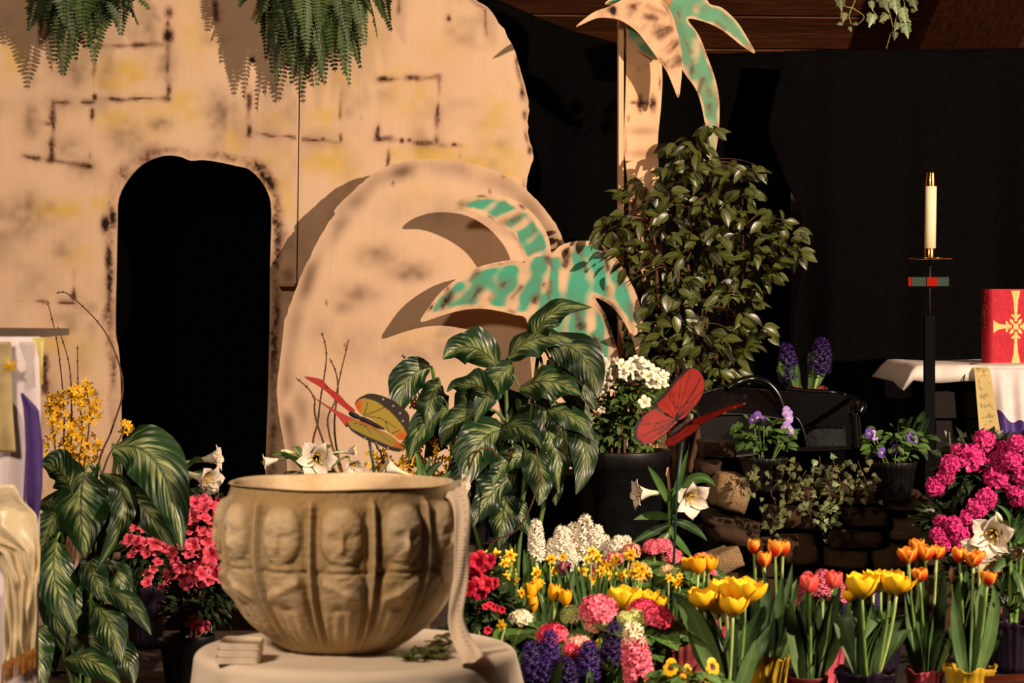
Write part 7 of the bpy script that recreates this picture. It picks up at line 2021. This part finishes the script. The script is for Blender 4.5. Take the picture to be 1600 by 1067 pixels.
# left cheek, curving down to the lip; right cheek with its rolled post
mb = MB(); g_ = []
for q in np.linspace(0, 1, 10):
    x = 1238 + 24 * q ** .7; y = 650 + 52 * q ** 1.5
    g_.append([P(x, y, Yf), P(x + 4, y + 1, Yf), P(x - 2, y - 2, Yb), P(x - 8, y - 3, Yb)])
mb.grid(np.array(g_)); mb.build('left_cheek', M_PLAS, wr)
rim([P(1338, 700, Yf), P(1337, 680, Yf), P(1335, 655, Yf), P(1336, 645, Yf)], .017, 'right_post')
rim([P(1333, 648, Yf), P(1331, 640, Yf + .02), P(1340, 632, Yf + .03), P(1347, 634, Yf), P(1342, 645, Yf - .01)], .014, 'post_roll')
rim([P(1228, 607, Yb), P(1262, 611, Yb), P(1300, 613, Yb), P(1330, 620, Yb), P(1346, 632, Yf + .06)], .008)
# the trough to the left with its hooped handle
plate([P(1086, 617, 7.55), P(1140, 604, 7.6), P(1232, 612, 7.7), P(1238, 652, 7.62), P(1160, 648, 7.55), P(1092, 652, 7.5)], .012, 'trough_side', M_PLAS)
plate([P(1092, 650, 7.5), P(1160, 646, 7.55), P(1238, 650, 7.62), P(1240, 700, 7.62), P(1160, 712, 7.55), P(1096, 715, 7.5)], .012, 'trough_wall', M_PLAS)
rim([P(1086, 617, 7.55), P(1140, 604, 7.6), P(1185, 603, 7.65)], .005)
rim([P(1092, 651, 7.49), P(1140, 647, 7.53), P(1190, 650, 7.57), P(1236, 658, 7.6)], .006)
rim([P(1138, 608, 7.58), P(1152, 598, 7.58), P(1175, 592, 7.6), P(1198, 598, 7.6), P(1216, 618, 7.6), P(1226, 648, 7.6)], .012, 'hoop_handle')
# block the wall carries the tub on
mb = MB(); a, b = P(1090, 712, 7.6), P(1340, 712, 7.6)
# ivy over the wall
iv = thing('trailing_ivy', 'small-leafed ivy trailing over the top of the fieldstone wall', 'ivy', P(1270, 760, 7.12))
rg = random.Random(12)
for pts in ([(1240, 720), (1250, 745), (1262, 770), (1268, 800), (1290, 812)], [(1280, 712), (1285, 740), (1296, 770), (1298, 800)], [(1300, 715), (1310, 745), (1318, 770)], [(1230, 715), (1222, 745), (1205, 768), (1212, 790), (1206, 835)], [(1340, 720), (1350, 745), (1362, 768)], [(1190, 745), (1172, 748), (1168, 770)], [(1250, 730), (1230, 755), (1236, 785)], [(1270, 730), (1300, 755), (1330, 770)], [(1285, 800), (1298, 815), (1302, 835)], [(1260, 735), (1244, 765), (1258, 785)], [(1310, 725), (1290, 745), (1280, 780)], [(1206, 800), (1210, 825)]):
    ln = vine(iv, [P(x, y, 7.12 + rg.uniform(-.03, .02)) for x, y in pts], M_TWIG, .0015)
    ivy_on(iv, ln, IVY if rg.random() < .7 else IVYV, 20, .0185, rg, .03)
# violas
viola_pot('potted_violas', 'lilac violas in a black pot left of the spillway mouth', 7.2, 1193, .668, [(1184, 653, 11, VIOD, .1), (1176, 656, 9, VIOD, -.6), (1230, 645, 11, VIO, .1), (1233, 653, 9, VIO, .3), (1229, 668, 11, VIO, 0), (1235, 672, 8, VIO, .3), (1193, 657, 7, VIOD, .5)], M_POTBLACK, 'violas', 'ribbed', .068, .10, 95, (48, 26), (1195, 678), .030)
viola_pot('potted_violas', 'dark violet violas in a ribbed black pot right of the spillway', 7.2, 1398, .645, [(1358, 677, 9, VIOD, -.3), (1366, 680, 9, VIO, .3), (1378, 707, 9, VIOD, 0), (1398, 702, 9, VIOD, .2), (1424, 683, 10, VIOD, .3), (1430, 688, 8, VIO, .8), (1415, 690, 7, VIOD, .1)], M_POTBLACK, 'violas', 'ribbed', .062, .11, 95, (46, 28), (1396, 692), .030)
hyacinth_pot('dim purple hyacinths in pink foil on the back of the spillway', 7.98, 1260, .845, [(1234, 594, 536, 44, 1228), (1280, 582, 528, 48, 1285)], M_HYDP, M_FDR, 'pots of purple hyacinths', rt=.062, h=.09, nleaf=22, leaftop=22)
mb = MB(); q = P(1258, 0, 7.97); mb.box((q[0], 8.0, .4225), (.24, .2, .845)); tag(mb.build('black_stand', M_BLACK, loc=(q[0], 7.98, 0), smooth=False), 'black stand behind the spillway under the dim purple hyacinths', 'stand')
# leafy dark plant beside the altar foot
c = P(1425, 0, 7.95); c[2] = .0
t = thing('shade_plant', 'dim broad-leafed plant in front of the dark altar base', 'foliage plant', c)
pot(t, c, .07, .06, .5, M_POTBLACK, 'plastic', seed=9)
for i, (x, y) in enumerate(((1405, 655), (1425, 650), (1440, 670), (1455, 650), (1460, 685), (1420, 680), (1400, 690), (1470, 690), (1445, 640), (1435, 700), (1450, 720), (1410, 720))):
    a = P(1425 + (x - 1440) * .3, 705, 7.95); b = P(x, y, 7.9 + rnd(-.08, .05))
    blade(t, a, (a + b) / 2 + np.array([0, 0, .06]), b, .022, M_LF_DARK, (1, .4, .3), 'oval', n=8)

# ============================================================= garden butterflies
def tri_panel(outline, mapf, thick, paint, name, mat, parent, res=1.6, off=(0, 1, 0)):
    ol = np.asarray(outline, float); lo, hi = ol.min(0), ol.max(0)
    gx, gy = np.meshgrid(np.arange(lo[0], hi[0], res), np.arange(lo[1], hi[1], res)); gx, gy = gx.ravel(), gy.ravel()
    ok = inside(gx, gy, ol) & (dist_to(gx, gy, ol) > res * .5); m = len(ol)
    pts = [tuple(q) for q in ol] + list(zip(gx[ok], gy[ok]))
    cv, ce, cf, *_ = geometry.delaunay_2d_cdt([Vector(q) for q in pts], [(i, (i + 1) % m) for i in range(m)], [], 0, 1e-4, True)
    v2 = np.array([(q.x, q.y) for q in cv]); tri = np.array([list(q)[:3] for q in cf]); cc = v2[tri].mean(1); tri = tri[inside(cc[:, 0], cc[:, 1], ol)]
    a = paint(v2[:, 0], v2[:, 1], dist_to(v2[:, 0], v2[:, 1], ol)); f0 = mapf(v2[:, 0], v2[:, 1]); o_ = np.asarray(off) * thick
    p0, p1, p2 = f0[tri[:, 0]], f0[tri[:, 1]], f0[tri[:, 2]]
    fl = np.cross(p1 - p0, p2 - p0)[:, 1] > 0; tri[fl] = tri[fl][:, ::-1]
    mb = MB(); mb.add(f0, tri.tolist(), a); mb.add(f0 + o_, tri[:, ::-1].tolist(), a)
    e0 = mapf(ol[:, 0], ol[:, 1]); mb.add(np.concatenate([e0, e0 + o_]), [(i, (i + 1) % m, m + (i + 1) % m, m + i) for i in range(m)], np.array([0, 1, 0]))
    return mb.build(name, mat, parent, smooth=False)
def wing_mat(name, c0, c1, border, dots):
    """tv.x mixes two wing colours, tv.y = dark border and veins, tv.z = pale dots"""
    t = NT(name); x, y, z = t.tv()
    c = t.mix(x, srgb(c0), srgb(c1)); c = t.mix(t.ramp(y, .15, .7), c, srgb(border)); c = t.mix(t.ramp(z, .3, .8), c, srgb(dots))
    return t.done(c, .6, .15)
def lines_paint(px, py, lines, wd):
    b = np.zeros(len(px))
    for ln in lines:
        b = np.maximum(b, np.exp(-(dist_to(px, py, np.array(ln, float), False) / wd) ** 2))
    return b
B1 = lambda L: [(460 + x / 5.335, 560 + y / 5.335) for x, y in L]
B2 = lambda L: [(980 + x / 6.67, 560 + y / 6.67) for x, y in L]
M_WY = wing_mat('yellow_wing', '#98401a', '#7e6e2c', '#2a2420', '#8a847c')
M_WR = wing_mat('coral_wing', '#801e1c', '#90302a', '#2a1f22', '#9a948c')
M_WRED = wing_mat('red_wing', '#70130c', '#801c10', '#100908', '#c8c0b4')
M_BODY = mnoise('black_velvet_body', '#0a0808', '#151011', 80, .8)
M_GSTAKE = mnoise('blue_green_stake', '#14302f', '#1c4040', 20, .4)
BY1 = 5.75
def tilted(Y0, x0, y0, gx, gy):
    return lambda px, py: P_arr(px, py, Y0 + gx * (np.asarray(px) - x0) + gy * (np.asarray(py) - y0))
def P_arr(px, py, Y):
    return np.stack([(np.asarray(px) - 800) / F * Y, Y, CZ - (np.asarray(py) - HY) / F * Y], -1)
c = P(582, 700, BY1)
b1 = thing('butterfly_ornament', 'yellow and coral garden butterfly on a stake behind the stone font', 'garden ornament', (P(596, 760, BY1)[0], BY1, 0), 'butterfly ornaments')
bh = smooth_line(B1([(505, 380), (525, 340), (570, 312), (630, 292), (720, 308), (820, 350), (900, 410), (955, 470), (955, 560), (935, 640), (885, 685), (840, 655), (750, 590), (640, 505), (575, 480), (525, 430)]), 3, True)
inner = np.array(B1([(512, 385), (535, 345), (580, 332), (640, 345), (700, 370), (780, 430), (850, 500), (905, 570), (930, 620)]))
def p_bh(px, py, de):
    d = dist_to(px, py, inner, False)
    upper = (py < np.interp(px, inner[:, 0], inner[:, 1]))
    b = np.clip(upper * (.4 + d / 3), 0, 1)
    b = np.maximum(b, .8 * lines_paint(px, py, [B1(q) for q in ([(575, 480), (600, 420), (610, 365)], [(590, 470), (680, 440), (760, 400)], [(610, 480), (720, 500), (770, 530), (850, 580)], [(760, 530), (770, 570), (790, 610)], [(700, 560), (800, 630), (870, 600)])], .9))
    x = np.clip(1 - blob(px, py, 560, 635, 6, 16) - blob(px, py, 628, 682, 12, 8), 0, 1)
    z = sum(blob(px, py, *q, 2, 2) for q in B1([(740, 340), (825, 395), (880, 455), (905, 520)])) * (b > .5)
    return np.stack([x, b, z], 1)
tri_panel(bh, tilted(BY1 + .03, 590, 660, .0003, -.0012), .002, p_bh, 'hind_wing', M_WY, b1)
fh = smooth_line(B1([(440, 525), (500, 508), (600, 540), (700, 588), (800, 640), (862, 690), (895, 742), (880, 778), (800, 765), (700, 722), (600, 680), (505, 625), (460, 585)]), 3, True)
low = np.array(B1([(440, 540), (480, 590), (600, 650), (720, 700), (800, 735), (890, 755)]))
def p_fh(px, py, de):
    b = np.clip((py - np.interp(px, low[:, 0], low[:, 1]) + 2) / 3, 0, 1)
    b = np.maximum(b, .7 * lines_paint(px, py, [B1(q) for q in ([(560, 545), (620, 590), (640, 625)], [(640, 570), (730, 640), (800, 700)], [(500, 540), (600, 560)])], .8))
    x = np.clip(1 - np.clip((np.interp(px, [555, 630], [660, 690]) - py + 0) / 6, 0, 1) - blob(px, py, 624, 696, 9, 9), 0, 1)
    z = sum(blob(px, py, *q, 1.8, 1.8) for q in B1([(590, 665), (680, 705), (780, 745)])) * (b > .5)
    return np.stack([x, b, z], 1)
tri_panel(fh, tilted(BY1 - .03, 590, 670, -.0002, -.0006), .002, p_fh, 'hind_wing', M_WY, b1)
bf_ = smooth_line(B1([(85, 150), (210, 170), (250, 198), (292, 245), (380, 308), (432, 368), (505, 432), (475, 455), (420, 415), (350, 360), (280, 290), (200, 230), (130, 190)]), 3, True)
p_f = lambda px, py, de: np.stack([vnoise(px, py, 20, 5), np.maximum(np.exp(-(de / 1.0) ** 2) * .5, blob(px, py, 513, 604, 6, 3) * .8), 0 * px], 1)
tri_panel(bf_, tilted(BY1 + .03, 510, 610, .0004, -.0010), .002, p_f, 'fore_wing', M_WR, b1)
ff_ = smooth_line(B1([(145, 310), (260, 385), (380, 448), (480, 498), (525, 520), (455, 565), (430, 572), (390, 520), (330, 455), (250, 395), (190, 350)]), 3, True)
tri_panel(ff_, tilted(BY1 - .01, 520, 640, .0003, -.0006), .002, lambda px, py, de: np.stack([vnoise(px, py, 20, 6), np.maximum(np.exp(-(de / 1.0) ** 2) * .6, blob(px, py, 545, 665, 5, 6)), 0 * px], 1), 'fore_wing', M_WR, b1)
mb = MB(); q0, q1 = P(545, 645, BY1), P(601, 671, BY1)
ln = q0 + (q1 - q0) * np.linspace(0, 1, 14)[:, None]; mb.tube(ln, S(1, BY1) * np.array([2, 4, 4.5, 4, 3, 4.2, 4.6, 4.6, 4.4, 4, 3.6, 3, 2.2, 1]), 10); mb.build('body', M_BODY, b1)
mb = MB(); mb.tube([P(573, 662, BY1 + .004), P(584, 730, BY1 + .01), (P(596, 780, BY1)[0], BY1 + .015, 0)], .0038, 8); mb.build('stake', M_GSTAKE, b1)
BY2 = 5.72
b2 = thing('butterfly_ornament', 'red garden butterfly on a thin stake above the pink hydrangeas', 'garden ornament', (P(1046, 870, BY2)[0], BY2, BZ), 'butterfly ornaments')
uw = smooth_line(B2([(560, 160), (620, 105), (700, 100), (765, 145), (805, 230), (805, 325), (772, 405), (720, 485), (640, 575), (590, 625), (520, 645), (420, 585), (290, 500), (270, 470), (370, 380), (440, 290), (500, 215)]), 3, True)
hub = B2([(515, 640)])[0]
veins = [[hub, *B2([q])] for q in ((330, 560), (400, 470), (470, 330), (560, 220), (660, 130), (770, 200), (790, 330), (700, 480))] + [B2([(540, 540), (450, 440), (440, 330)]), B2([(560, 520), (660, 400), (720, 300), (760, 200)]), B2([(560, 520), (600, 470), (690, 440)])]
def p_uw(px, py, de):
    left = np.clip((np.interp(py, [560 + 100 / 6.67, 560 + 500 / 6.67], [980 + 640 / 6.67, 980 + 300 / 6.67]) - px + 5) / 3, 0, 1)
    b = np.maximum.reduce([.8 * lines_paint(px, py, veins, .8), np.exp(-(de / 1.2) ** 2) * .9, left * np.exp(-(de / 5) ** 2)])
    return np.stack([vnoise(px, py, 14, 8), b, 0 * px], 1)
tri_panel(uw, tilted(BY2 + .01, 1060, 650, .0004, -.0009), .002, p_uw, 'fore_wing', M_WRED, b2)
lw = smooth_line(B2([(520, 645), (400, 588), (290, 520), (190, 580), (110, 650), (70, 740), (80, 840), (140, 890), (230, 890), (300, 858), (380, 803), (440, 753), (505, 692)]), 3, True)
def p_lw(px, py, de):
    b = np.maximum.reduce([.8 * lines_paint(px, py, [[hub, *B2([q])] for q in ((150, 690), (150, 810), (230, 850), (330, 800))], .8), .7 * lines_paint(px, py, [B2([(345, 680), (380, 710), (350, 745), (300, 740), (280, 705), (310, 680), (345, 680)]), B2([(340, 705), (345, 715)])], .8), np.exp(-(de / 1.2) ** 2), (px < 1003) * np.exp(-(de / 5.5) ** 2)])
    return np.stack([vnoise(px, py, 14, 9), np.clip(b, 0, 1), 0 * px], 1)
tri_panel(lw, tilted(BY2 - .01, 1040, 670, .0005, -.0004), .002, p_lw, 'hind_wing', M_WRED, b2)
rw = smooth_line(B2([(640, 655), (800, 588), (900, 557), (1000, 518), (1100, 482), (1245, 458), (1210, 495), (1110, 530), (1020, 572), (900, 622), (760, 702), (680, 742), (640, 735)]), 3, True)
def p_rw(px, py, de):
    z = sum(blob(px, py, *q, 1.8, 1.4) for q in B2([(1220, 470), (1120, 515), (1020, 565), (750, 705)]))
    low_ = np.interp(px, [1085, 1166], [665, 633])
    b = np.maximum(np.exp(-(de / .8) ** 2) * .6 + 0, np.clip((py - low_) / 4, 0, 1) * np.exp(-(de / 1.6) ** 2))
    return np.stack([vnoise(px, py, 14, 10), b, z], 1)
tri_panel(rw, tilted(BY2 - .01, 1080, 668, -.0016, -.0004), .002, p_rw, 'fore_wing', M_WRED, b2)
rh = smooth_line(B2([(640, 690), (770, 690), (700, 772), (600, 832), (500, 902), (430, 915), (392, 885), (420, 828), (500, 790), (560, 748)]), 3, True)
tri_panel(rh, tilted(BY2 - .03, 1060, 680, -.0010, -.0006), .002, lambda px, py, de: np.stack([vnoise(px, py, 14, 11), np.maximum(np.exp(-(de / 1.2) ** 2) * .9, .6 * lines_paint(px, py, [B2([(640, 740), (560, 800), (470, 860)])], .8)), 0 * px], 1), 'hind_wing', M_WRED, b2)
mb = MB(); q0, q1 = P(980 + 650 / 6.67, 560 + 630 / 6.67, BY2 - .02), P(980 + 420 / 6.67, 560 + 815 / 6.67, BY2 - .02)
ln = q0 + (q1 - q0) * np.linspace(0, 1, 14)[:, None]; mb.tube(ln, S(1, BY2) * np.array([1.6, 3.6, 3.8, 3.6, 2.8, 3.8, 4.2, 4.2, 4, 3.8, 3.4, 2.8, 2, 1]), 10); mb.build('body', mnoise('dark_brown_body', '#1f1010', '#332020', 80, .7), b2)
mb = MB(); mb.tube([P(1066, 690, BY2 - .01), P(1058, 760, BY2 - .005), (P(1045, 880, BY2)[0], BY2, BZ)], .0034, 8); mb.build('stake', M_GSTAKE, b2)
